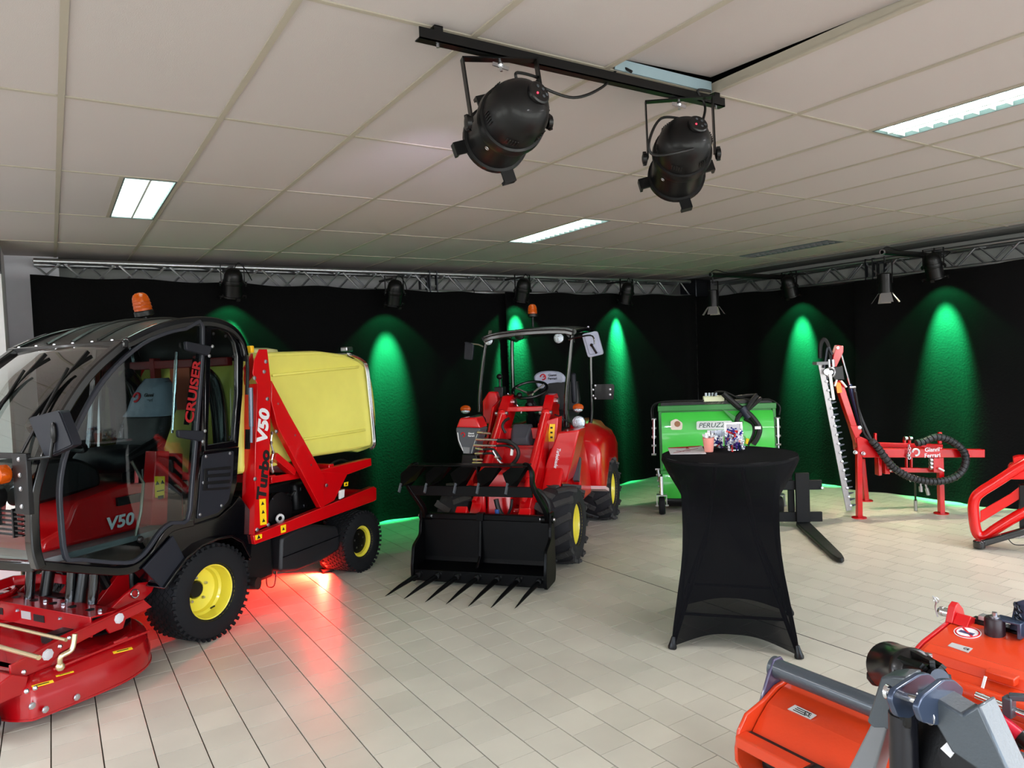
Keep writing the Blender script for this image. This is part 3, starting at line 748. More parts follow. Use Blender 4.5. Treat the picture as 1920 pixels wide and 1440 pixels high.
cable('cable', [a, a+CU*.03, k1+V(.14, -.03, -.05), PY(1010, 160, BY-.03), PY(1075, 183, BY-.02), PY(1130, 163, BY), PY(1160, 128, BY+.02), V(2.0, 2.14, HC-.005)], .0055, 'black cable drooping from the left lamp can up to the ceiling gap', group='cables on the ceiling bar')
a = c2-aim2*.09*S1+CU*.112*S1
cable('cable', [a, PY(1240, 222, c2.y-.05), PY(1218, 262, c2.y-.09), PY(1225, 290, c2.y-.10), PY(1275, 285, c2.y-.17), PY(1322, 268, c2.y-.12), PY(1317, 235, c2.y-.08), PY(1322, 200, BY-.02), PY(1308, 170, BY-.02), V(2.45, 2.14, HC-.008)], .0055, 'black cable looping round the right lamp can', group='cables on the ceiling bar')

for c_, a_, n_ in ((c1, aim1, big1), (c2, aim2, big2)):
    lamp('violet_wash', 'SPOT', c_+a_*.17, 70, (.80, .66, 1), c_+a_, spot_size=math.radians(50), spot_blend=.6, shadow_soft_size=.03)
# small green PARs over the back drape and right drape
def small_par(px, py, plane, val, label, aimto, left=True):
    P = PY(px, py, val) if plane == 'y' else PX(px, py, val)
    aim = (Vector(aimto)-P).normalized()
    t = par_can(P, aim, .72, label, (0, 0, 1), color='g', vents=False, group='small green-beamed lamp cans on the trusses', ylen=.26, knob=0)
    q = MB(); 
    n = Vector((0, 1, 0)) if plane == 'y' else Vector((1, 0, 0))
    q.bar((0, 0, .16), n*((7.50-val) if plane == 'y' else .32)+Vector((0, 0, .17)), .03, .02); q.build('truss_clamp', BLACK, t)
    c = spline([(0, 0, .1), (.06, .02, .2), (.14, .05, .13), (.2, .12, .05)], 6); qb = MB(); qb.tube(c, .005, 6); qb.build('power_cord', HOSE, t)
    tip = P+aim*.13
    L = lamp('green_beam', 'SPOT', tip, 4300, GREEN, tip+aim, spot_size=math.radians(40), spot_blend=1.0, shadow_soft_size=.03)
    L2 = lamp('green_spill', 'SPOT', tip, 40, GREEN, tip+aim, spot_size=math.radians(96), spot_blend=.12, shadow_soft_size=.03)
    for l in (L, L2):
        l.parent = t; l.matrix_parent_inverse = t.matrix_world.inverted(); l.location = tip-P
        l.rotation_euler = aim.to_track_quat('-Z', 'Y').to_euler()
    return t
for px, py, l in ((437, 532, 'small black lamp can above the mower cab, leftmost on the back truss'), (740, 550, 'small black lamp can on the back truss above the yellow tank'),
                  (980, 545, 'small black lamp can on the back truss above the loader roof'), (1175, 550, 'small black lamp can on the back truss, rightmost of its row')):
    P = PY(px, py, 7.12); small_par(px, py, 'y', 7.12, l, (P.x, 7.40, 1.8))
for px, py, l in ((1480, 538, 'small black lamp can on the right truss above the black pipe boom'), (1750, 500, 'small black lamp can on the right truss with the widest green arc below')):
    P = PX(px, py, 7.83); small_par(px, py, 'x', 7.83, l, (8.06, P.y, 1.8))

def barn_light(px, py, x, label, boomlabel, boomx, target):
    P = PX(px, py, x); t = thing('studio_light', label, 'studio light', P, 0, 'studio lights with barn doors')
    q = MB(); q.lathe([(.001, .2), (.05, .2), (.062, .19), (.062, 0), (.055, 0), (.055, .05), (.001, .05)], (0, 0, 0), (0, 0, 1), 20); q.build('housing', BLACK, t)
    q = MB(); q.lathe([(.053, .045), (.001, .045)], (0, 0, 0), (0, 0, 1), 20, cap=False); q.build('lamp_face', mat('warm_lamp_on', (255, 244, 225), .4, emit=14), t)
    for k in range(4):
        A = PI/2*k+.6; n = Vector((math.cos(A), math.sin(A), 0)); s = Vector((-n.y, n.x, 0))
        q = MB(); a = n*.062; b_ = n*.125+Vector((0, 0, -.095)); w0, w1 = .045, .075 if k % 2 else .06
        q.add([a-s*w0, a+s*w0, b_+s*w1, b_-s*w1, a-s*w0+n*.002, a+s*w0+n*.002, b_+s*w1+n*.002, b_-s*w1+n*.002], [(0, 1, 2, 3), (7, 6, 5, 4), (0, 4, 5, 1), (1, 5, 6, 2), (2, 6, 7, 3), (3, 7, 4, 0)])
        q.build('barn_door', mat('barn_door_metal', (120, 118, 118), .4, .2), t, smooth=0)
    q = MB(); Z = 2.62-P.z
    for sy in (-1, 1): q.bar((0, sy*.075, .1), (0, sy*.075, Z-.06), .02, .004, up=(0, 1, 0))
    q.bar((0, -.077, Z-.06), (0, .077, Z-.06), .02, .004); q.cyl((0, 0, Z-.08), (0, 0, Z-.01), .008, n=8); q.build('yoke', BLACK, t)
    lamp('studio_beam', 'SPOT', P+V(0, 0, .03), 150, (1, .86, .66), target, spot_size=math.radians(120), spot_blend=.9, shadow_soft_size=.05)
    b = thing('boom_pipe', boomlabel, 'pipe', (P.x-.03, P.y, 2.645), 0, 'black boom pipes off the right truss')
    q = MB(); L = boomx-P.x+.03; q.cyl((0, 0, 0), (L, 0, 0), .025, n=14); q.build('pipe', BLACK, b)
    q = MB(); q.lathe([(.027, 0), (.027, .02), (.02, .02), (.02, 0)], (-.012, 0, 0), (1, 0, 0), 14); q.build('end_ring', STEEL, b)
    q = MB(); q.cbox((L, 0, 0), (.09, .07, .09)); q.build('clamp', BLACK, b)
    q = MB(); q.tube(spline([(0, 0, .025), (.1, .01, .06), (.3, 0, .03), (.6, 0, .03), (L, .02, .03), (L+.15, .0, .0), (L+.3, 0, .06)], 6), .006, 6); q.build('power_cord', HOSE, b)
barn_light(1338, 575, 6.75, 'studio lamp with barn doors hanging near the room corner, left of the pair', 'black pipe reaching out from the truss near the room corner', 8.12, (6.6, 4.6, 0))
barn_light(1660, 550, 7.12, 'studio lamp with barn doors hanging above the hedge cutter, right of the pair', 'thick black pipe over the hedge cutter with a coiled cable', 8.12, (6.6, 3.2, 0))
# ================================================================== yellow-tanked ride-on mower with cab
T = Frame(.50, 5.456, -148.4)
tk = at(T, 'cab_mower', 'red and black ride-on mower with glazed cab and a big yellow collector tank', 'mower vehicle')
SY, FY = .58, -.52
def s3(pts, y): return [(x, y, z) for x, z in pts]
A_ = T.side([(240, 641), (176, 698), (128, 765), (96, 830), (78, 885), (67, 938), (69, 1025), (80, 1066)], SY)
A_ = sp2(A_, 5, False)
roofP = T.side([(238, 641), (268, 626), (300, 613), (340, 603), (380, 600), (412, 604), (438, 617), (455, 640), (462, 668)], SY)
roofS = sp2(roofP, 4, False)
# roof shell: crowned slightly across
b = MB()
def rf(u, v):
    i = u*(len(roofS)-1); k = min(int(i), len(roofS)-2); t = i-k
    x = roofS[k][0]*(1-t)+roofS[k+1][0]*t; z = roofS[k][1]*(1-t)+roofS[k+1][1]*t
    y = SY+.01+(FY-.02-SY)*v
    return (x, y, z+.035*math.sin(PI*v)*math.sin(PI*min(1, u*1.3))-.012*(abs(2*v-1)**6))
b.grid(rf, 32, 14, .025, (0, 0, -1)); roof = b.build('roof', mat('black_roof_moulding', (34, 33, 32), .36, 0, .2), tk, smooth=50)
b = MB()
for v in (.28, .5, .72): b.tube([Vector(rf(u/20, v))+V(0, 0, .004) for u in range(1, 16)], .012, 6)
b.build('roof_rib', mat('black_roof_moulding', (34, 33, 32), .36), roof)
b = MB(); x0, z0 = roofP[0]; b.cbox((x0+.012, (SY+FY)/2, z0-.01), (.035, SY-FY+.02, .045)); b.build('roof_front_rail', BLACKG, tk, bevel=.006)
bolts([(x0+.02, FY+.1+(SY-FY-.2)*k/5, z0+.012) for k in range(6)], (0, 0, 1), .008, .008, STEEL, roof)
# side frames, near then far
for Y, tdir in ((SY, 1), (FY, -1)):
    yi = Y-.03*tdir
    b = MB(); b.strip(s3(A_, yi), .05, .06, up=(0, 1, 0)); b.build('windscreen_pillar', BLACKG, tk, bevel=.008)
    b = MB(); b.strip(s3(roofS, yi+.012*tdir), .045, .05, up=(0, 1, 0)); b.build('roof_side_rail', BLACKG, tk, bevel=.008)
    C_ = T.side([(386, 612), (379, 720), (375, 800), (368, 900), (360, 985)], SY)
    b = MB(); b.strip(s3(C_, yi), .045, .05, up=(0, 1, 0)); b.build('door_pillar', BLACKG, tk, bevel=.006)
    # rear quarter with window opening
    O = T.side([(388, 612), (412, 612), (434, 622), (452, 644), (459, 668), (457, 740), (449, 838), (386, 846)], SY)
    I = T.side([(399, 619), (414, 617), (430, 624), (442, 642), (447, 668), (447, 740), (440, 826), (392, 834)], SY)
    b = MB(); b.ring(O, I, 1, yi-.015, yi+.02); b.build('quarter_frame', BLACKG, tk, bevel=.004)
    b = MB(); b.prism(I, 1, yi, yi+.004); b.build('quarter_window', GLASS, tk, smooth=0)
    bolts([(q[0], yi+.008*tdir, q[1]) for q in inset(I, .025)[::2]], (0, tdir, 0), .009, .006, BLACK, tk)
    LQ = T.side([(384, 846), (451, 838), (447, 905), (436, 945), (412, 968), (362, 984), (372, 905)], SY)
    b = MB(); b.prism(LQ, 1, yi-.02, yi+.018); b.build('rear_quarter_panel', BLACKG, tk, bevel=.004)
    if tdir > 0:
        IP = rounded(T.side([(380, 853), (440, 845), (437, 900), (430, 938), (410, 962), (370, 974), (376, 905)], SY), .02)
        b = MB(); b.prism(IP, 1, yi+.018, yi+.026); cov = b.build('cover_plate', PLASTIC, tk, bevel=.003)
        bolts([(q.x, yi+.026, q.z) for q in (T.on(*p, 1, SY) for p in ((387, 856), (432, 850), (430, 905), (416, 948), (376, 965), (382, 905)))], (0, 1, 0), .008, .005, STEEL, cov)
        VP = T.side([(383, 879), (434, 874), (430, 917), (381, 920)], SY); b = MB(); b.prism(VP, 1, yi+.026, yi+.032); vent = b.build('vent_plate', DARKPL, cov, bevel=.002)
        for k in range(3):
            p0 = T.on(388, 886+13*k, 1, SY); p1 = T.on(430, 883+13*k, 1, SY)
            b = MB(); b.bar((p0.x, yi+.036, p0.z), (p1.x, yi+.036, p1.z), .014, .026); b.build('louvre', PLASTIC, cov, bevel=.003)
    # sill running under the door and up behind it
    S_ = sp2(T.side([(74, 1060), (120, 1064), (180, 1069), (232, 1071), (262, 1062), (288, 1040), (306, 1010), (322, 992), (345, 984), (366, 980)], SY), 4, False)
    b = MB(); b.strip(s3(S_, yi), .05, .055, up=(0, 1, 0)); b.build('door_sill', BLACKG, tk, bevel=.008)
# near door: frame, glass, hinges, print
dO = T.side([(381, 612), (345, 614), (308, 622), (262, 643), (216, 682), (180, 725), (150, 778), (128, 825), (114, 866), (107, 915), (109, 970), (119, 1047), (150, 1053), (234, 1059), (262, 1048), (282, 1026), (300, 1000), (320, 984), (353, 976), (362, 900), (371, 790)], SY)
dO = sp2(dO, 3); dI = inset(dO, .022)
b = MB(); b.ring(dO, dI, 1, SY-.012, SY+.018); door = b.build('door', mat('door_frame_rubber', (40, 42, 50), .35), tk, bevel=.004)
b = MB(); b.prism(inset(dO, .015), 1, SY, SY+.005); b.build('door_glass', GLASS, door, smooth=0)
hp = [((340, 640), (390, 650), (384, 668), (342, 657)), ((326, 806), (376, 808), (372, 828), (327, 820))]
for q in hp:
    b = MB(); b.prism(rounded(T.side(q, SY), .015), 1, SY+.012, SY+.04); h = b.build('door_hinge', PLASTIC, door, bevel=.005)
    e1, e2 = T.on(*q[1], 1, SY), T.on(*q[2], 1, SY); bolts([(e1.x, SY+.04, e1.z), (e2.x, SY+.04, e2.z)], (0, 1, 0), .009, .006, STEEL, h)
p0, p1 = T.on(331, 660, 1, SY-.05), T.on(323, 812, 1, SY-.05)
b = MB(); b.cyl(p0, p1, .007, n=8); b.cyl(p0+(p1-p0)*.1, p0+(p1-p0)*.5, .011, n=8); b.build('gas_strut', CHROME, door)
# door handle with latch and bent pull bar
hb = T.on(262, 1011, 1, SY+.02)
b = MB(); b.lathe([(.02, 0), (.02, .012), (.012, .02), (.001, .02)], hb, (0, 1, 0), 14); b.build('door_latch', BLACK, door, bevel=.002)
b = MB(); b.tube([T.on(*p, 1, SY-.03) for p in ((247, 865), (269, 905), (264, 960), (254, 1005))], .009, 8); b.build('pull_handle', mat('brushed_handle', (140, 130, 120), .3, .8), door)
b = MB(); q = T.side([(362, 672), (372, 674), (355, 797), (345, 796)], SY); b.prism(q, 1, SY-.004, SY-.002); b.build('black_lettering_strip', BLACK, door, smooth=0)
pa, pb = T.on(354, 795, 1, SY+.006), T.on(371, 674, 1, SY+.006)
mid = (pa+pb)/2; up_ = pb-pa
text('CRUISER', .088, mat('cruiser_print', (150, 12, 20), .4), door, (mid.x, SY+.008, mid.z), rot3((up_.x, 0, up_.z), (1, 0, 0)), bold=.03, sx=1.2, depth=.0008)
# windscreen glass between the pillars
nA = len(A_)
b = MB()
def ws(u, v):
    i = u*(nA-1); k = min(int(i), nA-2); t = i-k
    x = A_[k][0]*(1-t)+A_[k+1][0]*t; z = A_[k][1]*(1-t)+A_[k+1][1]*t
    y = SY-.05+(FY+.05-(SY-.05))*v; return (x+.05*math.sin(PI*v), y, z)
b.grid(lambda u, v: ws(u*.985+.01, v), 30, 10, .005, (-1, 0, 0)); b.build('windscreen', glass('windscreen_glass', (.74, .80, .77), 3.2), tk, smooth=80)
pz = A_[-1]
b = MB(); b.strip([ws(.985, v/8) for v in range(9)], .05, .05); b.build('front_sill', BLACKG, tk, bevel=.006)
# wipers, brackets, lamps on the front face
b = MB()
for k, (y0, y1) in enumerate(((.42, .1), (-.05, -.35))):
    w0 = Vector(ws(.56, .1+k*.4)); w1 = Vector(ws(.12, .12+k*.35)); b.cyl(w0+V(.05, 0, 0), w1+V(.05, 0, .0), .008, n=6)
    w2 = Vector(ws(.5, .06+k*.4)); b.cyl(w2+V(.06, 0, 0), w1+V(.05, 0, 0), .006, n=6)
    b.bar(Vector(ws(.05, .14+k*.35))+V(.03, 0, 0), Vector(ws(.33, .14+k*.35))+V(.03, 0, 0), .012, .02)
b.build('wiper', BLACK, tk)
b = MB(); c = T.on(42, 905, 0, 1.11); b.box(1.09, 1.115, .50, .62, 1.05, 1.36); b.box(1.09, 1.115, .30, .34, .98, 1.36); b.box(1.095, 1.11, .02, .60, 1.33, 1.36); b.box(1.09, 1.115, -.52, -.40, 1.05, 1.36)
lb = b.build('lamp_bracket', BLACK, tk, bevel=.003)
bolts([(1.115, .56, z) for z in (1.09, 1.18, 1.25, 1.33)], (1, 0, 0), .010, .006, STEEL, lb)
for y in (.42, -.42):
    b = MB(); b.lathe([(.062, 0), (.062, .045), (.056, .05)], (1.12, y-.04, 1.14), (1, .1, 0), 24); h = b.build('headlamp', BLACK, tk)
    b = MB(); b.lathe([(.055, .046), (.04, .056), (.001, .06)], (1.12, y-.04, 1.14), (1, .1, 0), 20); b.build('lens', LENS, h, label='clear headlamp lens')
    b = MB(); b.lathe([(.048, 0), (.05, .03), (.044, .05), (.02, .06), (.001, .062)], (1.12, y+.03, 1.255), (1, .1, 0), 20); b.build('indicator_lamp', AMBER, tk, label='orange round indicator lamp')
b = MB()
for k in range(6): b.box(1.085, 1.10, -.35, .52, .93+k*.024, .938+k*.024)
for y in (-.3, -.05, .2, .45): b.box(1.083, 1.104, y-.006, y+.006, .92, 1.07)
b.build('grille', BLACK, tk, smooth=0)
# near mirror on its arm
mp = [T.on(*p, 0, 1.02) for p in ((60, 783), (118, 768), (144, 834), (92, 858))]
b = MB(); pr = rounded([(q.y, q.z) for q in mp], .02); b.prism(pr, 0, .99, 1.035); b.prism(inset(pr, .006), 0, 1.035, 1.042); mir = b.build('mirror', PLASTIC, tk, smooth=20)
b = MB(); b.prism(inset(pr, .008), 0, .985, .99); b.build('mirror_glass', CHROME, mir, smooth=0)
b = MB(); b.ball((1.05, .75, 1.46), (.014, .02, .055), 10); b.tube([(1.05, .75, 1.45), (1.06, .73, 1.34), (1.1, .62, 1.33), (1.1, .58, 1.32)], .009, 8); b.build('mirror_arm', BLACK, mir)
# beacon on the roof, leaning
bp = T.on(277, 600, 1, .0)
bp = Vector((bp.x, 0, 2.075)); ax = Vector((.22, .0, 1)).normalized()
def beacon(parent, base, ax, s=1, stalk=.06):
    b = MB(); b.cyl(base, base+ax*stalk*s, .012*s, n=10); b.lathe([(.04*s, stalk*s), (.052*s, (stalk+.006)*s), (.052*s, (stalk+.03)*s), (.046*s, (stalk+.036)*s)], base, ax, 20); o = b.build('beacon_base', BLACK, parent)
    b = MB(); h0 = stalk+.036
    prof = [(.046, 0), (.046, .012), (.049, .014), (.046, .02), (.045, .032), (.048, .034), (.045, .04), (.044, .052), (.046, .054), (.043, .06), (.041, .075), (.034, .09), (.02, .1), (.001, .103)]
    b.lathe([(r*s*1.05, (h0+z)*s) for r, z in prof], base, ax, 24); b.build('beacon_lens', AMBER, parent, label='amber beacon lens')
    b = MB(); b.lathe([(.02*s, (h0+.005)*s), (.02*s, (h0+.06)*s), (.001, (h0+.065)*s)], base, ax, 12); b.build('beacon_bulb', CHROME, o)
q = T.on(274, 603, 1, -.05); q.z = min(q.z, 2.10); beacon(tk, q, ax, 1.2, .03)
# red cab floor, dash cowl and rear bulkhead seen through the glass
b = MB(); b.box(-.30, 1.03, FY+.05, SY-.05, .755, .79); b.build('cab_floor', GREYL, tk, bevel=.005)
b = MB()
cw = [(.02, .79), (.95, .79), (.93, .86), (.80, .90), (.74, 1.03), (.42, 1.08), (.10, 1.02), (.02, .95)]
b.prism(rounded(cw, .04), 1, -.36, .40); cowl = b.build('floor_cowl', RED, tk, bevel=.02)
b = MB(); b.prism(rounded([(.45, 1.06), (.90, 1.02), (.96, 1.16), (.90, 1.27), (.60, 1.26), (.46, 1.18)], .05), 1, -.22, .22); b.build('dashboard', DARKPL, tk, bevel=.02)
sc_ = T.on(225, 1022, 1, .405)
text('V50', .10, INKW, tk, (sc_.x, .418, .865), rot3((-1, 0, 0), (0, 0, 1)), bold=.03, shear=.15, sx=1.1, label='grey lettering on the cowl')
b = MB(); b.cbox((.42, .415, .985), (.16, .02, .05)); b.build('cowl_vent', DARKPL, tk)
b = MB(); b.lathe([(.17, 0), (.175, .02), (.165, .035), (.001, .05)], (.78, .05, 1.30), (-.55, 0, .8), 28, cap=False)
b = MB(); b.torus((.62, .08, 1.38), (-.6, 0, .8), .165, .014, 32, 8)
for a in (0, 2.1, 4.2):
    s1, s2 = basis(Vector((-.6, 0, .8))); b.cyl((.62, .08, 1.375), Vector((.62, .08, 1.38))+(s1*math.cos(a)+s2*math.sin(a))*.16, .01, n=6)
b.cyl((.62, .08, 1.375), (.80, .08, 1.14), .025, n=10); b.build('steering_wheel', VINYL, tk)
b = MB(); b.tube([T.on(*p, 1, .25) for p in ((298, 826), (262, 850), (240, 862))], [.03, .04, .03], 10); b.build('control_arm', DARKPL, tk)
# red door post with sticker and black side
pq = T.side([(293, 846), (318, 846), (314, 985), (283, 985)], .50); b = MB(); b.prism(pq, 1, .40, .50); post = b.build('red_post', RED, tk, bevel=.006)
pq = T.side([(290, 893), (309, 893), (308, 934), (291, 933)], .503); b = MB(); b.prism(pq, 1, .501, .504); st = b.build('warning_sticker', STICKER, post, smooth=0)
b = MB(); c = T.on(300, 905, 1, .505)
for dx in (-.018, .018): b.prism([(c.x+dx-.014, c.z-.01), (c.x+dx+.014, c.z-.01), (c.x+dx, c.z+.014)], 1, .504, .505)
b.cbox((c.x, .5045, c.z-.05), (.05, .001, .006)); b.cbox((c.x, .5045, c.z-.09), (.04, .001, .02)); b.build('sticker_print', INK, post, smooth=0)['kind'] = 'stuff'
b = MB(); pq = T.side([(318, 850), (350, 850), (348, 985), (314, 985)], .50); b.prism(pq, 1, .36, .47); sb = b.build('seat_side_panel', BLACK, tk, bevel=.01)
# seat with plastic-wrapped backrest
b = MB()
def seatloft(secs, name, m, par):
    b = MB(); S = []
    for c, wx, wy, ang in secs:
        c = V(c); R = Matrix.Rotation(ang, 3, 'Y'); S.append([c+R @ Vector((math.copysign(abs(math.cos(a))**.6, math.cos(a))*wx, math.copysign(abs(math.sin(a))**.6, math.sin(a))*wy, 0)) for a in [2*PI*k/24 for k in range(24)]])
    b.loft(S); return b.build(name, m, par, smooth=60)
seatloft([((.17, 0, 1.12), .17, .19, 0), ((.17, 0, 1.16), .22, .235, 0), ((.17, 0, 1.22), .23, .24, 0), ((.16, 0, 1.265), .20, .215, 0), ((.14, 0, 1.27), .12, .14, 0)], 'seat', VINYL, tk)
bk = [((.02, 0, 1.20), .05, .17, 0), ((.02, 0, 1.25), .075, .20, 0), ((-.03, 0, 1.37), .08, .205, 0), ((-.08, 0, 1.50), .07, .185, 0), ((-.115, 0, 1.60), .06, .16, 0), ((-.135, 0, 1.68), .045, .12, 0), ((-.14, 0, 1.70), .02, .08, 0)]
bs = seatloft(bk, 'backrest', VINYL, tk)
WRAP = mat('wrapped_grey_cover', (120, 128, 142), .22, bump=1.0, bscale=9, var=.15)
seatloft([((-.055, 0, 1.45), .085, .205, 0), ((-.08, .01, 1.49), .08, .202, 0), ((-.105, 0, 1.57), .073, .18, 0), ((-.13, 0, 1.64), .062, .15, 0), ((-.14, 0, 1.705), .04, .10, 0)], 'plastic_wrap', WRAP, bs)
text('Gianni\nFerrari', .036, INK, bs, (-.035, .04, 1.575), rot3((0, 1, 0), (-.35, 0, 1)), bold=.02)
b = MB(); b.torus((-.033, -.075, 1.58), (1, 0, .35), .03, .008, 20, 6, arc=.8); b.build('emblem', INKR, bs, label='round red emblem')
# black air ducts, seat belt post and red rear frame behind the seat
b = MB()
for y in (.40, -.38):
    b.tube(spline([(-.30, y, .86), (-.31, y, 1.2), (-.30, y, 1.5), (-.26, y, 1.66), (-.18, y*.95, 1.74)], 6), .055, 14)
b.build('air_duct', mat('duct_gloss_black', (12, 13, 16), .18, 0, .5), tk)
b = MB()
for y in (.2, -.25): b.bar((-.33, y, 1.05), (-.33, y, 1.85), .06, .05)
b.bar((-.33, -.5, 1.80), (-.33, .5, 1.80), .05, .06); b.build('rear_frame', mat('red_paint_inner', (130, 14, 16), .4), tk, bevel=.006)
b = MB(); b.cbox((-.335, .0, 1.62), (.01, .2, .3)); b.build('rear_plate', mat('copper_plate', (176, 84, 52), .5, .3), tk)
b = MB(); c = T.on(469, 655, 1, .55); b.cbox(c, (.03, .05, .05)); b.build('rear_marker', mat('yellow_reflector', (245, 190, 30), .3), tk, bevel=.006, label='square yellow marker')
cab = MB(); cab.tube(spline([T.on(*p, 1, .56) for p in ((445, 628), (460, 650), (464, 690), (463, 740))], 6), .012, 8); cab.build('corrugated_hose', HOSE, tk)
# fender plate and wheel arch
for y0, y1 in ((.40, .575), (FY+.01, -.36)):
    fp = T.side([(272, 1060), (300, 1020), (322, 992), (366, 984), (410, 970), (436, 948), (450, 930), (472, 960), (474, 1010), (470, 1052), (452, 1022), (436, 1008), (404, 1010), (375, 1020), (348, 1044), (326, 1074), (308, 1102)], .575)
    b = MB(); b.prism(fp, 1, y0, y1); b.build('fender', BLACKG if y0 > 0 else BLACK, tk, bevel=.005)
    ar = T.side([(304, 1103), (326, 1072), (346, 1046), (375, 1022), (404, 1010), (430, 1005), (450, 1016), (466, 1046)], .60)
    b = MB(); b.strip(s3(ar, (y0+y1)/2+.02), .012, abs(y1-y0)+.06, up=(0, 1, 0)); b.build('fender_lip', BLACKG, tk, bevel=.002)
b = MB(); b.prism(T.side([(269, 1066), (298, 1034), (325, 1004), (346, 1045), (325, 1074), (306, 1104)], .60), 1, .585, .60); b.build('fender_guard_plate', PLASTIC, tk, bevel=.003)
# chassis under the cab
b = MB(); b.box(-1.75, .30, -.22, .22, .26, .52); b.box(-.5, .70, -.42, .42, .61, .745); b.box(-1.6, -.5, -.40, .40, .5, .62); b.build('chassis', BLACK, tk, bevel=.015)
b = MB(); b.cyl((0, -.34, .3), (0, .34, .3), .07, n=16); b.cyl((-1.55, -.36, .25), (-1.55, .36, .25), .05, n=12)
for y in (-.17, .17): b.cyl((.55, y, .62), (.62, y, .30), .035, n=12); b.cyl((.50, y, .60), (.35, y, .25), .03, n=10)
b.build('axle', BLACK, tk)
b = MB()
for (x, y) in ((.6, .12), (.66, -.18), (.58, .3)): b.cyl((x, y, .62), (x+.03, y, .40), .028, n=12)
b.build('front_hydraulic_rams', BLACKG, tk)
# wheels
wheel('wheel', .31, .27, .175, tk, (0, .465, .308), 1, RUBBER, RIM, 'turf', nl=44)
wheel('wheel', .31, .27, .175, tk, (0, -.465, .308), -1, RUBBER, RIM, 'turf', nl=44)
wheel('wheel', .255, .27, .13, tk, (-1.56, .465, .253), 1, RUBBER, RIM, 'turf', nl=40, hub='cap')
wheel('wheel', .255, .27, .13, tk, (-1.56, -.465, .253), -1, RUBBER, RIM, 'turf', nl=40, hub='cap')
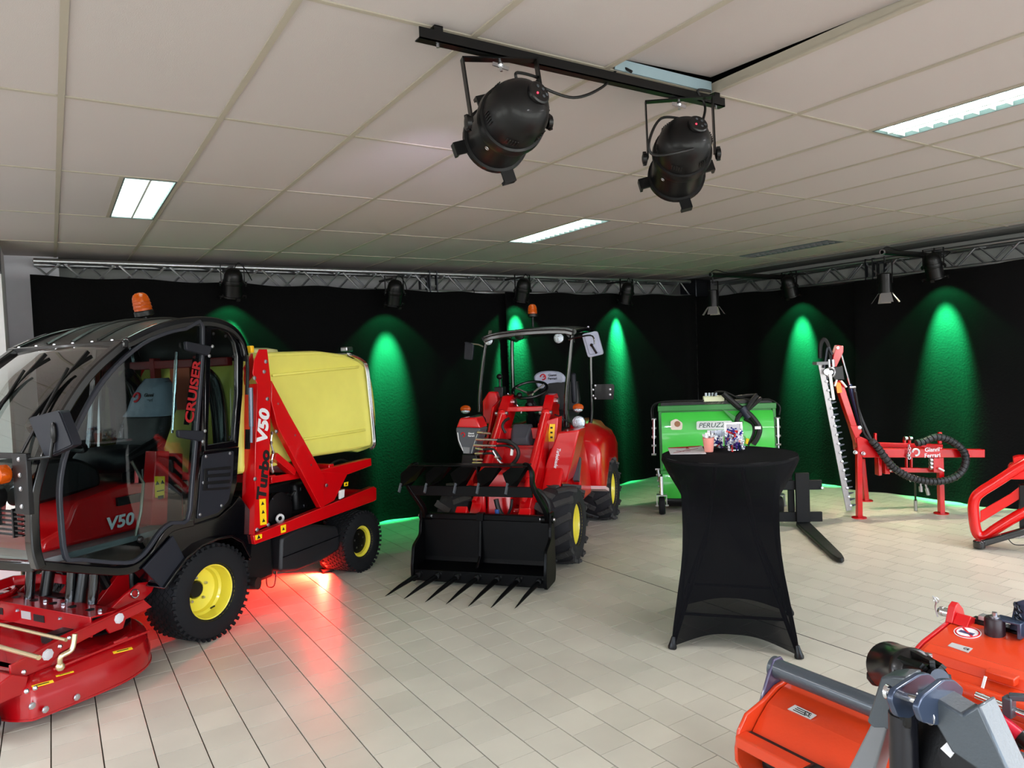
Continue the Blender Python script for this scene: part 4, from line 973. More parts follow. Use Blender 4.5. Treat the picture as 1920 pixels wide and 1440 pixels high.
# red lifting frame: upright, diagonals, beams
for sgn in (1, -1):
    Yo = .62 if sgn > 0 else -.62; Yi = .50 if sgn > 0 else -.50; t_ = .05*sgn
    up_poly = T.side([(486, 655), (501, 655), (504, 680), (508, 714), (507, 800), (503, 984), (478, 996), (479, 840), (483, 720), (474, 700), (477, 676)], .62)
    b = MB(); b.prism(up_poly, 1, Yo-.008*sgn, Yo); b.build('upright_side_plate', RED, tk, bevel=.002)
    lo = T.side([(483, 720), (481, 840), (476, 1003)], .62)
    b = MB(); q = [(x+.0, z) for x, z in lo]
    for i in range(2):
        (xa, za), (xb, zb) = lo[i], lo[i+1]
        b.add([(xa, Yo, za), (xa, Yi, za), (xb, Yi, zb), (xb, Yo, zb), (xa-.008, Yo, za), (xa-.008, Yi, za), (xb-.008, Yi, zb), (xb-.008, Yo, zb)], [(0, 1, 2, 3), (7, 6, 5, 4), (0, 4, 5, 1), (1, 5, 6, 2), (2, 6, 7, 3), (3, 7, 4, 0)])
    b.box(lo[0][0]-.14, lo[0][0], Yi-.004, Yi+.004, lo[2][1], lo[0][1]); b.build('upright', RED, tk)
    fl = T.side([(465, 690), (482, 662), (486, 700), (470, 722)], .56); b = MB(); b.prism(fl, 1, Yi, Yi+.02*sgn); b.build('pivot_plate', RED, tk, bevel=.002)
    dg = T.side([(508, 714), (540, 775), (588, 860), (606, 892), (607, 950), (600, 952), (519, 800), (507, 752)], .60)
    b = MB(); b.prism(dg, 1, Yo-.06*sgn, Yo-.012*sgn); b.build('diagonal_arm', RED, tk, bevel=.003)
    d2 = T.side([(515, 862), (523, 868), (557, 884), (556, 890), (549, 890)], .56)
    a0, a1 = T.on(519, 862, 1, .56), T.on(556, 886, 1, .56)
    b = MB(); b.bar((a0.x, Yi+.02*sgn, a0.z+.03), (a1.x, Yi+.02*sgn, a1.z), .05, .07, up=(0, 1, 0)); b.build('inner_strut', RED, tk, bevel=.003)
    gs = T.side([(601, 884), (652, 888), (627, 938), (606, 950)], .60); b = MB(); b.prism(gs, 1, Yo-.03*sgn, Yo-.02*sgn); b.build('gusset', RED, tk, bevel=.002)
    ub = T.side([(588, 884), (694, 859), (695, 873), (652, 889), (604, 898)], .58); b = MB(); b.prism(ub, 1, Yo-.09*sgn, Yo-.03*sgn); b.build('tank_cradle_rail', RED, tk, bevel=.003)
    lb_ = T.side([(474, 1004), (700, 912), (705, 915), (705, 937), (700, 940), (477, 1021)], .60); b = MB(); b.prism(lb_, 1, Yo-.07*sgn, Yo-.015*sgn); bm_ = b.build('lower_beam', RED, tk, bevel=.004)
    if sgn > 0:
        bl = [T.on(*p, 1, .62) for p in ((498, 678), (495, 697), (477, 709), (501, 748), (524, 757), (556, 816), (586, 872), (518, 809), (612, 910), (482, 993), (503, 984), (471, 792), (478, 898))]
        bolts([(q.x, .62 if i not in (4, 5, 6) else .60, q.z) for i, q in enumerate(bl)], (0, 1, 0), .012, .008, STEEL, tk)
        mid = T.on(494, 800, 1, .62); mid2 = T.on(494, 890, 1, .62)
        dv = (T.on(497, 770, 1, .62)-T.on(491, 838, 1, .62)); u_ = (dv.x, 0, dv.z)
        text('V50', .128, INKW, tk, (mid.x, .6215, mid.z), rot3(u_, (1, 0, 0)), bold=.045, shear=.15, sx=1.15, label='white lettering up the red post')
        text('Turbo', .118, INK, tk, (mid2.x, .6215, mid2.z-.005), rot3(u_, (1, 0, 0)), bold=.045, shear=.12, sx=1.15, label='black lettering up the red post')
        def stick(poly, pl, par, nm='warning_sticker'):
            b = MB(); b.prism(T.side(poly, pl), 1, pl, pl+.0015); o = b.build(nm, STICKER, par, smooth=0)
            c = [T.on(*p, 1, pl) for p in poly]; m_ = sum(c, Vector())/len(c); w_ = (c[1]-c[0]).length; h_ = (c[2]-c[1]).length
            k = MB(); nn = max(1, int(h_/w_/.9)); 
            for i in range(nn):
                zc = m_.z+h_*((i+.5)/nn-.5); k.prism([(m_.x-w_*.25, zc-w_*.18), (m_.x+w_*.25, zc-w_*.18), (m_.x, zc+w_*.25)], 1, pl+.0015, pl+.002)
            k.build('sticker_print', INK, o if not par.parent else par, smooth=0)
        stick([(486, 936), (498, 935), (500, 983), (488, 985)], .6205, tk)
        stick([(526, 986), (536, 983), (536, 997), (527, 1000)], .606, tk)
        stick([(478, 1004), (491, 1001), (491, 1009), (479, 1013)], .606, tk)
        stick([(645, 905), (653, 903), (652, 911), (645, 912)], .606, tk)
        b = MB(); b.prism(T.side([(636, 920), (645, 917), (644, 932), (636, 936)], .60), 1, .59, .61); b.build('white_handle', WHITE, tk, bevel=.004)
        r0, r1 = T.on(470, 727, 1, .64), T.on(471, 800, 1, .64); b = MB(); b.cyl(r0, r1, .016, n=12); b.cyl(r1, T.on(471, 830, 1, .64), .01, n=8); b.build('gas_ram', mat('grey_ram', (90, 98, 112), .3, .5), tk)
        b = MB(); b.bar(T.on(465, 805, 1, .60), T.on(464, 842, 1, .60), .03, .02); b.build('latch_block', BLACK, tk)
        hpx = [(510, 812), (508, 830), (512, 848), (509, 866), (511, 884)]
        b = MB(); b.tube(spline([T.on(*p, 1, .57) for p in hpx], 5), .007, 6)
        for p in hpx: b.ball(T.on(*p, 1, .575), .014, 8)
        b.build('hydraulic_fittings', STEEL, tk)
b = MB(); ca, cb = T.on(506, 900, 1, .5), T.on(600, 884, 1, .5)
b.bar((ca.x, .0, ca.z), (ca.x, .01, ca.z), .01, .01); b.box(cb.x-.1, cb.x-.04, -.56, .56, cb.z-.03, cb.z+.05); b.box(ca.x-.06, ca.x, -.5, .5, ca.z-.03, ca.z+.03)
b.bar((ca.x, .5, ca.z), (cb.x, .5, cb.z), .03, .05); b.bar((ca.x, -.5, ca.z), (cb.x, -.5, cb.z), .03, .05); b.box(-1.72, -1.66, -.6, .6, .60, .66); b.build('cross_members', RED, tk, bevel=.004)
# yellow collector tank
tp = T.side([(440, 700), (455, 672), (502, 660), (598, 657), (650, 664), (676, 677), (691, 690), (701, 836), (664, 846), (586, 858), (500, 880), (444, 892)], .50)
tp = rounded(tp, .05, 5)
cx = sum(p[0] for p in tp)/len(tp); cz = sum(p[1] for p in tp)/len(tp)
def tsec(y, k): return [(cx+(x-cx)*k, y, cz+(z-cz)*k) for x, z in tp]
b = MB(); b.loft([tsec(.50, .90), tsec(.515, .93), tsec(.51, .965), tsec(.48, .99), tsec(.44, 1), tsec(-.44, 1), tsec(-.48, .99), tsec(-.51, .965), tsec(-.515, .93), tsec(-.50, .90)])
tank = b.build('tank', TANK, tk, smooth=60, label='big yellow polyethylene collector tank')
b = MB()
for p, q in (((510, 704), (672, 688)), ((568, 824), (684, 806))):
    a0, a1 = T.on(*p, 1, .51), T.on(*q, 1, .51); b.bar((a0.x, .512, a0.z), (a1.x, .512, a1.z), .022, .018)
b.build('moulded_rib', TANK, tank, bevel=.006)
b = MB(); e = tsec(0, 1); rear = T.side([(672, 668), (694, 688), (707, 800), (697, 842)], .44)
rp = sp2(T.side([(676, 672), (690, 684), (702, 730), (707, 790), (703, 826), (694, 842), (660, 835), (650, 700)], .42), 4)
b.prism(rp, 1, -.42, .42); b.build('rear_lid', TANK, tank, bevel=.04, label='domed yellow rear lid of the tank')
for dx in (0, .03):
    pts = [T.on(x_+dx*100, y_, 1, .53) for x_, y_ in ((652, 664), (676, 675), (686, 690), (692, 740), (698, 800), (700, 832), (694, 842))]
    b = MB(); S = spline(pts, 5); b.tube([(q.x, -.52, q.z) for q in S[:1]]+S, .011, 8); b.build('tank_strap', CHROME, tank)
b = MB(); tl = [T.on(*p, 1, 0) for p in ((540, 655), (560, 648), (600, 645), (640, 655))]
b.lathe([(.26, 0), (.25, .03), (.18, .045), (.001, .05)], (-1.05, -.1, T.on(598, 657, 1, .5).z-.005), (0, 0, 1), 32); b.build('filler_lid', mat('pale_lid', (214, 214, 150), .45), tank)
b = MB(); q = T.on(650, 655, 1, -.1); b.cbox(q, (.10, .08, .05)); b.build('lid_clasp', STEEL, tank, bevel=.01)
# engine and black tank box
bx = rounded(T.side([(528, 1008), (560, 990), (589, 983), (634, 987), (638, 1006), (636, 1032), (600, 1054), (559, 1071), (526, 1073)], .56), .03)
b = MB(); b.prism(bx, 1, .26, .56); fb_ = b.build('fuel_tank', mat('black_moulded_tank', (26, 26, 29), .45, bump=.08, bscale=300), tk, bevel=.02)
a0, a1 = T.on(530, 1045, 1, .56), T.on(636, 1004, 1, .56)
b = MB(); b.bar((a0.x, .563, a0.z), (a1.x, .563, a1.z), .008, .006); b.build('seam', BLACKG, fb_)
b = MB(); b.box(-1.45, -.50, -.30, .34, .60, .86); b.box(-.95, -.6, .2, .42, .58, .72); b.box(-1.4, -1.0, .1, .4, .6, .84); b.build('engine_block', DARKPL, tk, bevel=.03)
b = MB(); fc = T.on(522, 955, 1, .40); b.lathe([(.11, -.04), (.13, 0), (.13, .02), (.05, .03), (.001, .03)], fc, (0, 1, 0), 24); b.build('fan_housing', DARKPL, tk)
b = MB(); fc = T.on(525, 972, 1, .46); b.torus(fc, (.3, 1, 0), .026, .01, 16, 8); b.build('white_ring', WHITE, tk)
b = MB()
random.seed(5)
for k in range(9):
    x0 = -.6-.09*k; b.tube(spline([(x0, .3, .66+.03*(k % 3)), (x0-.04, .38, .76), (x0-.12, .36, .80-.02*(k % 4)), (x0-.16, .3, .7)], 5), .012, 6)
b.build('engine_hoses', HOSE, tk)
b = MB()
for k in range(14): b.cbox((-.6-random.random()*.75, .36+random.random()*.05, .62+random.random()*.2), (.04, .03, .03))
b.build('engine_fittings', DSTEEL, tk, bevel=.004)['kind'] = 'stuff'
b = MB(); b.box(-.62, -.34, .18, .52, .22, .56); b.build('hydraulic_block', DARKPL, tk, bevel=.03)
for q in ((630, 880), (640, 872), (660, 868)): pass
b = MB()
for p in (((612, 886), (620, 870), (640, 862), (655, 866), (680, 862)), ((618, 886), (632, 876), (648, 872), (676, 874))): b.tube(spline([T.on(*q, 1, .45) for q in p], 5), .009, 6)
b.build('tank_cables', HOSE, tk)
# exhaust
e0, e1 = T.on(466, 1085, 1, .45), T.on(484, 1093, 1, .60)
e0 = Vector((-.34, .36, .24)); e1 = T.on(484, 1094, 1, .58)
b = MB(); d = (e1-e0).normalized(); b.cyl(e0, e1, .042, n=20)
b.lathe([(.042, 0), (.036, 0), (.034, -.08), (.001, -.08)], e1+d*.001, d, 20, cap=False); b.build('exhaust_pipe', mat('sooty_steel', (58, 50, 48), .45, .7), tk)
b = MB(); b.tube(spline([T.on(*p, 1, .42) for p in ((500, 1070), (501, 1098), (514, 1098), (518, 1070))], 5), .005, 6); b.build('wire_loop', BLACK, tk)
# orange hub glimpsed under the cab
b = MB(); b.lathe([(.05, 0), (.05, .05), (.001, .05)], (.42, .0, .38), (.6, .4, .2), 12); b.build('oil_filter', mat('orange_filter', (190, 70, 30), .5), tk)

# ------------------------------------------------------------------ mower deck in front
dk = at(T, 'mower_deck', 'red cutting deck on the floor in front of the cab mower', 'mower deck')
DR = mat('deck_red_paint', (165, 5, 14), .26, 0, .6, var=.05)
out_ = [(1.22, .66), (1.13, .70), (.82, .73), (.66, .71), (.52, .64), (.42, .52), (.33, .34), (.30, .1), (.34, -.1), (.33, -.34), (.42, -.52), (.52, -.64), (.66, -.71), (.82, -.73), (1.13, -.70), (1.22, -.66), (1.27, -.45), (1.28, 0), (1.27, .45)]
out_ = sp2(out_, 4)
def ds(z, d): return [(x, y, z) for x, y in (inset(out_, d) if d else out_)]
b = MB(); b.loft([ds(.055, .0), ds(.13, .0), ds(.15, .008), ds(.20, .012), ds(.225, .035), ds(.245, .07), ds(.25, .10), ds(.245, .14)]); hull = b.build('deck_shell', DR, dk, smooth=30)
b = MB(); b.loft([ds(.052, -.004), ds(.062, -.004), ds(.062, .004), ds(.052, .004)], cap=False); b.build('deck_rim', DR, hull)
bolts([(x, y, z) for x, y, z in [(T.on(*p, 1, .70).x, .722, T.on(*p, 1, .70).z) for p in ((55, 1322), (80, 1329), (139, 1306))]], (0, 1, 0), .014, .008, STEEL, dk)
def beam(name, pts, w, h, m=DR, par=None): b = MB(); b.strip([V(p) for p in pts], w, h); return b.build(name, m, par or dk, bevel=.003)
# side rails of the carrying frame and the cross channel
for sy in (1, -1):
    rail = [(1.30, .60), (1.22, .60), (1.20, .64)]
    b = MB(); b.prism([(1.24, .25), (1.24, .33), (.98, .37), (.70, .40), (.50, .42), (.45, .36), (.62, .345), (.64, .30), (.72, .30), (.74, .335), (1.0, .30), (1.05, .25)], 1, sy*.585, sy*.60); b.prism([(1.20, .315), (.98, .365), (.70, .395), (.50, .415), (.50, .405), (.70, .385), (.98, .355), (1.20, .305)], 1, sy*.545, sy*.60); b.build('side_rail', DR, dk, bevel=.002)
    bolts([(.66, sy*.60, .365), (1.06, sy*.60, .315)], (0, sy, 0), .024, .008, mat('white_washer', (220, 220, 225), .4, .3), dk, 'cap')
    b = MB(); b.cyl((1.37, sy*.48, .085), (1.37, sy*.60, .085), .08, n=28); cw_ = b.build('caster_wheel', RUBBER, dk, bevel=.015)
    b = MB(); b.prism([(1.20, .18), (1.40, .18), (1.42, .24), (1.26, .30), (1.18, .26)], 1, sy*.44, sy*.64); b.build('wheel_bracket', DR, dk, bevel=.006)
chz = .40
b = MB(); b.prism([(.62, .40), (.80, .415), (.80, .30), (.79, .30), (.79, .405), (.62, .39)], 1, -.62, .56); ch = b.build('cross_channel', DR, dk, bevel=.002)
b = MB()
for y in (-.45, -.28, -.1, .08, .26, .42): b.lathe([(.026, 0), (.026, .0015)], (.71, y, .4085), (.08, 0, 1), 14)
for y in (-.3, .1): b.cbox((.802, y, .355), (.002, .10, .04))
b.build('slots', INK, ch, label='dark oval slots')['kind'] = 'stuff'
bolts([(.70, y, .41) for y in (-.52, -.36, -.19, .0, .17, .50)]+[(.801, y, .375) for y in (-.5, -.1, .3)], (.05, 0, 1), .011, .012, STEEL, ch)
b = MB(); b.cbox((.803, -.02, .36), (.002, .09, .045)); b.build('label_plate', STICKW, ch)
# raised guards and brackets behind
for sy in (1, -1):
    b = MB(); b.prism([(.62, .38), (.52, .44), (.42, .48), (.30, .46), (.34, .40), (.46, .34), (.60, .30)], 1, sy*.44, sy*.46); b.prism([(.62, .37), (.30, .45), (.30, .44), (.62, .36)], 1, sy*.36, sy*.46); b.build('hitch_arm', DR, dk, bevel=.004)
    b = MB(); b.prism([(.52, .36), (.36, .50), (.22, .48), (.24, .42), (.44, .28)], 1, sy*.16, sy*.20); b.build('lift_plate', DR, dk, bevel=.003)
    b = MB(); b.torus((.46, sy*.47, .43), (0, 1, .2), .024, .004, 16, 6); b.build('linch_pin', CHROME, dk)
    b = MB(); b.lathe([(.16, 0), (.165, .012), (.15, .02), (.04, .03), (.001, .03)], (.62, sy*.36, .27), (0, 0, 1), 28); b.lathe([(.06, 0), (.06, .07), (.001, .08)], (.62, sy*.36, .29), (0, 0, 1), 16); b.build('spindle_cover', DARKPL if sy > 0 else DR, dk)
b = MB(); b.box(.44, .60, -.10, .10, .26, .36); b.build('gearbox', DR, dk, bevel=.02)
b = MB(); b.prism([(.50, .38), (.62, .405), (.62, .395), (.50, .37)], 1, -.33, -.02); b.build('rubber_flap', BLACK, dk, bevel=.003)
b = MB(); b.torus((.78, -.52, .42), (0, 0, 1), .18, .016, 28, 8, arc=.6); b.build('guard_hoop', DR, dk)
b = MB(); b.strip([V(.95, -.25, .44), V(.80, -.45, .46), V(.62, -.45, .47), V(.50, -.25, .47), V(.42, .02, .44)], .02, .06); b.build('rear_hoop', DR, dk, bevel=.004)
# zinc rods, crank and pins
ZN = mat('zinc_yellow_rod', (210, 190, 150), .3, .8)
for p, q in (((0, 1171, .42), (124, 1200, .42)), ((0, 1213, .36), (73, 1233, .37))):
    a0, a1 = T.loc(PZ(*p)), T.loc(PZ(*q)); a0 = a0+(a0-a1)*.4; b = MB(); b.cyl(a0, a1, .009 if p[1] < 1200 else .012, n=10); b.build('tie_rod', ZN, dk)
b = MB(); c = T.loc(PZ(113, 1250, .31)); c2 = c+V(0, .01, .05); b.tube(spline([c, c2, c+V(-.05, .02, .07), c+V(-.07, .02, .14)], 5), .012, 10); b.ball(c, .022, 10); b.build('height_crank', ZN, dk)
for p in ((66, 1290, .27), (50, 1296, .27), (113, 1212, .36), (130, 1196, .38), (45, 1260, .30)):
    b = MB(); b.ball(T.loc(PZ(*p)), .012, 8); b.build('pin', STEEL, dk)
for (px0, py0, px1, py1, w_) in ((212, 1224, 248, 1215, .035), (105, 1268, 138, 1259, .018), (60, 1288, 100, 1277, .035)):
    a0, a1 = T.loc(PZ(px0, py0, .252)), T.loc(PZ(px1, py1, .252)); a0.z = a1.z = .252; 
    b = MB(); b.bar(a0, a1, w_, .002); o = b.build('warning_sticker', STICKER, dk, smooth=0); b = MB(); b.bar(a0+(a1-a0)*.2, a0+(a1-a0)*.8, w_*.35, .003); b.build('sticker_print', INK, o, smooth=0)
b = MB(); b.cbox((.80, .665, .253), (.55, .012, .012)); b.cbox((.70, .66, .26), (.08, .012, .02)); b.build('stiffening_edge', DR, dk, bevel=.003)
b = MB(); b.cbox((.90, .43, .33), (.13, .10, .05)); b.build('rubber_flap', BLACK, dk, bevel=.01)

# red LED floor lamp shining under the mower
fl = PZ(612, 1053, .12); P0 = Vector((fl.x+.05, fl.y+.30, .09))
lp = T.on(612, 1053, 1, .28); P0 = T.w(lp.x, .28, lp.z)
t = thing('floor_par_can', 'small black LED lamp glowing red under the mower', 'floor lamp', P0, 0)
q = MB(); q.lathe([(.001, -.1), (.06, -.09), (.065, 0), (.06, 0), (.05, -.012), (.001, -.012)], (0, 0, 0), T.ax[0]*.95+T.ax[1]*.15, 20); q.build('housing', BLACK, t)
REDLED = mat('red_led_on', (255, 30, 18), .3, emit=30)
q = MB(); dd = (T.ax[0]*.95+T.ax[1]*.15).normalized(); aa, bb = basis(dd)
for k in range(7): q.ball(dd*-.005+(aa*math.cos(k)+bb*math.sin(k))*(.035 if k else 0), .010, 6)
q.build('leds', REDLED, t)
lamp('red_wash', 'SPOT', P0+dd*.02+Vector((0, 0, .05)), 520, (1, .02, .01), P0+dd+Vector((0, 0, -.06)), spot_size=math.radians(150), spot_blend=.5, shadow_soft_size=.04)
q = MB(); q.bar((0, 0, -.06), (0, 0, -.098), .1, .1); q.build('foot', BLACK, t)
# ================================================================== compact red wheel loader
L = Frame(3.301, 5.240, -141.5)
ld = at(L, 'compact_loader', 'red compact wheel loader with black roll frame standing at the back wall', 'loader')
for x, y, s in ((0, .445, 1), (0, -.445, -1), (-1.64, .445, 1), (-1.64, -.445, -1)):
    wheel('wheel', .325, .29, .175, ld, (x, y, .322), s, RUBBERW, RIM, 'lug', nl=13, hub='flat', side=1)
# front and rear chassis
b = MB(); b.box(-.42, .30, -.27, .27, .22, .50); b.box(-.30, .18, -.22, .22, .5, .62); b.build('front_chassis', RED, ld, bevel=.02)
b = MB(); b.cyl((0, -.32, .32), (0, .32, .32), .08, n=16); b.cyl((-1.64, -.32, .32), (-1.64, .32, .32), .08, n=16); b.box(-1.2, -.4, -.15, .15, .28, .45); b.build('axles', BLACK, ld)
b = MB(); b.box(-2.35, -.85, -.30, .30, .25, .95); b.prism([(-2.35, .9), (-1.5, .95), (-1.4, 1.08), (-2.3, 1.0)], 1, -.30, .30); b.build('rear_body', RED, ld, bevel=.04)
# front mast plates, tapering up to the arm pivots
for s in (1, -1):
    b = MB(); b.prism([(.12, .50), (.20, .72), (-.18, .98), (-.40, 1.30), (-.62, 1.36), (-.66, 1.05), (-.50, .50)], 1, s*.27, s*.29); b.build('mast_plate', RED, ld, bevel=.004)
    b = MB(); q = [(.16, .50), (-.02, .70), (-.30, .98), (-.42, 1.02), (-.42, .50)]
    b.prism(q, 1, s*.29, s*.45); b.build('front_side_body', RED, ld, bevel=.02)
    # boarding step behind the front wheel
    b = MB(); b.prism([(-.42, .42), (-.42, .98), (-.60, 1.0), (-.85, .60), (-.85, .42)], 1, s*.20, s*.52); st_ = b.build('foot_well', RED, ld, bevel=.02)
    b = MB(); b.cbox((-.40, s*.50, .72), (.05, .05, .22), Matrix.Rotation(-.5, 3, 'Y')); b.build('tread_plate', GREYPL, st_)
    # rear fender: broad box with a domed top
    S = []
    for x, z0, z1, y1 in ((-.90, .50, .80, .57), (-.94, .44, .92, .60), (-1.10, .42, .97, .615), (-1.45, .62, 1.0, .585), (-1.9, .62, .97, .56), (-2.2, .50, .85, .53), (-2.3, .45, .7, .50)):
        S.append([(x, s*.26, z0), (x, s*y1, z0), (x, s*(y1+.005), z1-.12), (x, s*(y1-.03), z1-.05), (x, s*(y1-.10), z1-.005), (x, s*.42, z1+.05*(x < -1)), (x, s*.26, z1+.09*(x < -1))])
    b = MB(); b.loft(S); b.build('rear_fender', RED, ld, bevel=.015, smooth=50)
    b = MB(); b.prism([(-.86, .46), (-1.02, .41), (-1.02, .44), (-.86, .49)], 1, s*.30, s*.655); b.build('fender_edge', mat('pink_white_edge', (220, 190, 190), .4), ld)
b = MB(); b.bar((-.40, -.22, 1.05), (-.40, .24, 1.05), .06, .10); b.bar((-.46, -.24, 1.27), (-.46, .26, 1.27), .06, .045); b.build('mast_cross_member', RED, ld, bevel=.006)
b = MB(); b.bar((-.25, -.22, .86), (-.25, .24, .86), .05, .14); b.box(-.36, -.30, -.24, .24, .5, .95); b.build('mast_lower_plate', RED, ld, bevel=.006)
# dark cowl between the arms
b = MB(); b.loft([[(x, y, z) for y, z in ((-w_, z0), (w_, z0), (w_*.8, z1), (-w_*.8, z1))] for x, w_, z0, z1 in ((-.42, .12, .92, 1.14), (-.36, .115, .93, 1.10), (-.30, .09, .95, 1.02))]); cwl = b.build('engine_cowl', GREYPL, ld, bevel=.015)
for y in (-.075, .085):
    b = MB(); b.bar((-.33, y, .96), (-.35, y*.9, 1.07), .008, .012); b.build('cowl_rib', GREYL, cwl)
# lifting arms: top pivot back by the driver, bottom at the quick hitch
for s in (1, -1):
    pt = V(-.56, s*.21+.035, 1.345); k1_ = V(.10, s*.225+.02, .76); kb = V(.44, s*.225+.02, .38)
    b = MB(); b.prism([(-.66, 1.34), (-.60, 1.40), (-.50, 1.39), (.10, .82), (.46, .46), (.50, .34), (.40, .28), (.02, .66), (-.58, 1.20), (-.66, 1.27)], 1, pt.y-.045, pt.y+.045)
    am = b.build('lifting_arm', RED, ld, bevel=.006)
    b = MB(); b.cyl((-.56, pt.y-.065, 1.33), (-.56, pt.y+.065, 1.33), .03, n=14); b.build('pivot_pin', STEEL, am)
    b = MB(); r0 = V(-.20, s*.215+.035-.0*s, 1.16); 
    yr = pt.y-.03*s if False else pt.y
    b.cyl((-.34, yr, 1.235), (.24, yr, .735), .034, n=16); b.cyl((.24, yr, .735), (.42, yr, .58), .02, n=12); b.ball((-.34, yr, 1.235), .045, 10)
    ram = b.build('lift_ram', RED, ld)
    b = MB(); b.cyl((-.34, yr-.06, 1.24), (-.34, yr+.06, 1.24), .018, n=10); b.build('ram_pin', STEEL, ram)
b = MB(); b.prism([(.38, .22), (.48, .22), (.56, .50), (.50, .56), (.42, .40)], 1, -.30, -.20); b.prism([(.38, .22), (.48, .22), (.56, .50), (.50, .56), (.42, .40)], 1, .24, .34); b.box(.40, .46, -.28, .32, .30, .40); b.build('quick_hitch', RED, ld, bevel=.01)
b = MB(); b.prism([(.22, .35), (.36, .35), (.30, .80), (.14, .80)], 1, -.10, .12); b.box(.34, .37, -.20, -.10, .40, .72); b.build('centre_casting', RED, ld, bevel=.02)
b = MB()
for s in (1, -1): b.cyl((.30, s*.20+.02, .62), (.42, s*.20+.02, .34), .035, n=14)
b.build('tilt_ram', RED, ld)
# driver station
b = MB(); b.bar((-.78, -.02, 1.06), (-.70, -.01, 1.36), .06, .06); b.lathe([(.055, 0), (.06, .06), (.045, .10)], (-.745, -.015, 1.22), (.2, 0, 1), 16); b.build('steering_column', BLACK, ld)
b = MB(); c = V(-.70, -.01, 1.435); ax_ = V(.45, 0, 1).normalized(); b.torus(c, ax_, .17, .014, 36, 8)
s1, s2 = basis(ax_)
sw = b.build('steering_wheel', BLACK, ld)
b = MB()
for a in (.3, 2.4, 4.5): b.cyl(c-ax_*.05, c+(s1*math.cos(a)+s2*math.sin(a))*.16, .009, n=6)
b.cyl(c-ax_*.2, c-ax_*.03, .022, n=12); b.lathe([(.035, -.05), (.035, -.03), (.001, -.025)], c, ax_, 14); b.build('spokes', STEEL, sw)
b = MB(); b.ball(c+s1*.05-s2*.17+ax_*.03, .028, 10); b.build('spinner_knob', BLACK, sw)
b = MB(); b.box(-1.45, -.70, -.28, .28, .92, 1.06); b.build('seat_platform', BLACK, ld, bevel=.02)
b = MB()
for k, (z, wx, wy) in enumerate(((1.10, .20, .22), (1.14, .25, .25), (1.20, .25, .25), (1.24, .22, .22))): pass
def rsec(c, wx, wy, z): return [(c[0]+math.copysign(abs(math.cos(a))**.6, math.cos(a))*wx, c[1]+math.copysign(abs(math.sin(a))**.6, math.sin(a))*wy, z) for a in [2*PI*k/24 for k in range(24)]]
b.loft([rsec((-1.05, .10), .20, .21, 1.06), rsec((-1.05, .10), .24, .24, 1.10), rsec((-1.05, .10), .24, .24, 1.17), rsec((-1.05, .10), .20, .20, 1.20)]); b.build('seat', VINYL, ld, smooth=60)
bp_ = rounded(L.front([(999, 706), (1010, 697), (1030, 695), (1050, 697), (1061, 708), (1054, 726), (1044, 731), (1018, 731), (1008, 727)], -1.22), .05)
b = MB(); b.prism(bp_, 0, -1.27, -1.21); back = b.build('backrest', mat('pale_seat_shell', (172, 178, 198), .42), ld, bevel=.018)
b = MB(); b.loft([rsec((-1.25, .13), .05, .20, 1.15), rsec((-1.25, .13), .07, .22, 1.30), rsec((-1.27, .13), .06, .20, 1.48)]); b.build('lower_backrest', VINYL, ld, smooth=60)
tp_ = L.on(1034, 707, 0, -1.205); 
text('Gianni\nFerrari', .034, INK, back, (-1.205, tp_.y+.01, tp_.z+.002), rot3((0, 1, 0), (0, 0, 1)), bold=.02)
e_ = L.on(1018, 707, 0, -1.205); b = MB(); b.torus((-1.206, e_.y, e_.z), (1, 0, 0), .027, .007, 20, 6, arc=.8); b.bar((-1.205, e_.y, e_.z), (-1.205, e_.y+.028, e_.z+.01), .002, .012); b.build('emblem', INKR, back, label='round red emblem')
b = MB(); q = L.on(1076, 728, 0, -1.0); b.cbox(q, (.06, .05, .30)); b.build('side_bolster', PLASTIC, ld, bevel=.02)
# control box on the driver's other side
cb = L.front([(904, 752), (916, 734), (929, 735), (934, 752), (932, 792), (905, 796)], -.62)
b = MB(); b.prism(cb, 0, -.85, -.62); cbx = b.build('control_box', RED, ld, bevel=.012)
b = MB(); q = L.on(938, 735, 0, -.75); b.cbox(q, (.1, .09, .10)); b.cyl(q, q+V(0, 0, .13), .012, n=8); b.ball(q+V(0, 0, .15), .03, 10); b.build('joystick', BLACK, ld, bevel=.008)
b = MB(); b.tube([L.on(*p, 0, -.72) for p in ((952, 738), (978, 770), (977, 775))], .008, 8); b.build('throttle_rod', STEEL, ld)
# roll frame: four posts, canopy
FL = [(-.50, -.425, .98), (-.505, -.42, 1.25), (-.53, -.40, 1.60), (-.56, -.36, 1.93), (-.60, -.34, 1.975)]
FR2 = [(-.42, .41, .98), (-.45, .425, 1.25), (-.48, .43, 1.60), (-.52, .44, 1.90), (-.58, .42, 1.965)]
posts = MB(); rod = mat('gloss_black_tube', (10, 11, 14), .12, .2, .8)
for pts in ([(x, -.43+.0*k, z) for k, (x, y, z) in enumerate(FL)], FR2): pass
def post(pts, r=.02): b = MB(); b.tube(spline(pts, 6), r, 12); return b.build('roll_post', rod, ld)
post([L.on(*p, 0, -.5) for p in ((899, 772), (899, 745), (903, 700), (910, 650), (914, 632))])
post([L.on(*p, 0, -.5) for p in ((1062, 800), (1062, 745), (1067, 690), (1071, 645), (1074, 622))], .023)
post([L.on(*p, 0, -1.4) for p in ((963, 760), (961, 700), (960, 650), (962, 622))])
post([L.on(*p, 0, -1.4) for p in ((1092, 806), (1105, 798), (1109, 770), (1108, 700), (1107, 650), (1102, 612))])
yl, yr = L.on(912, 627, 0, -.5).y, L.on(1078, 618, 0, -.5).y
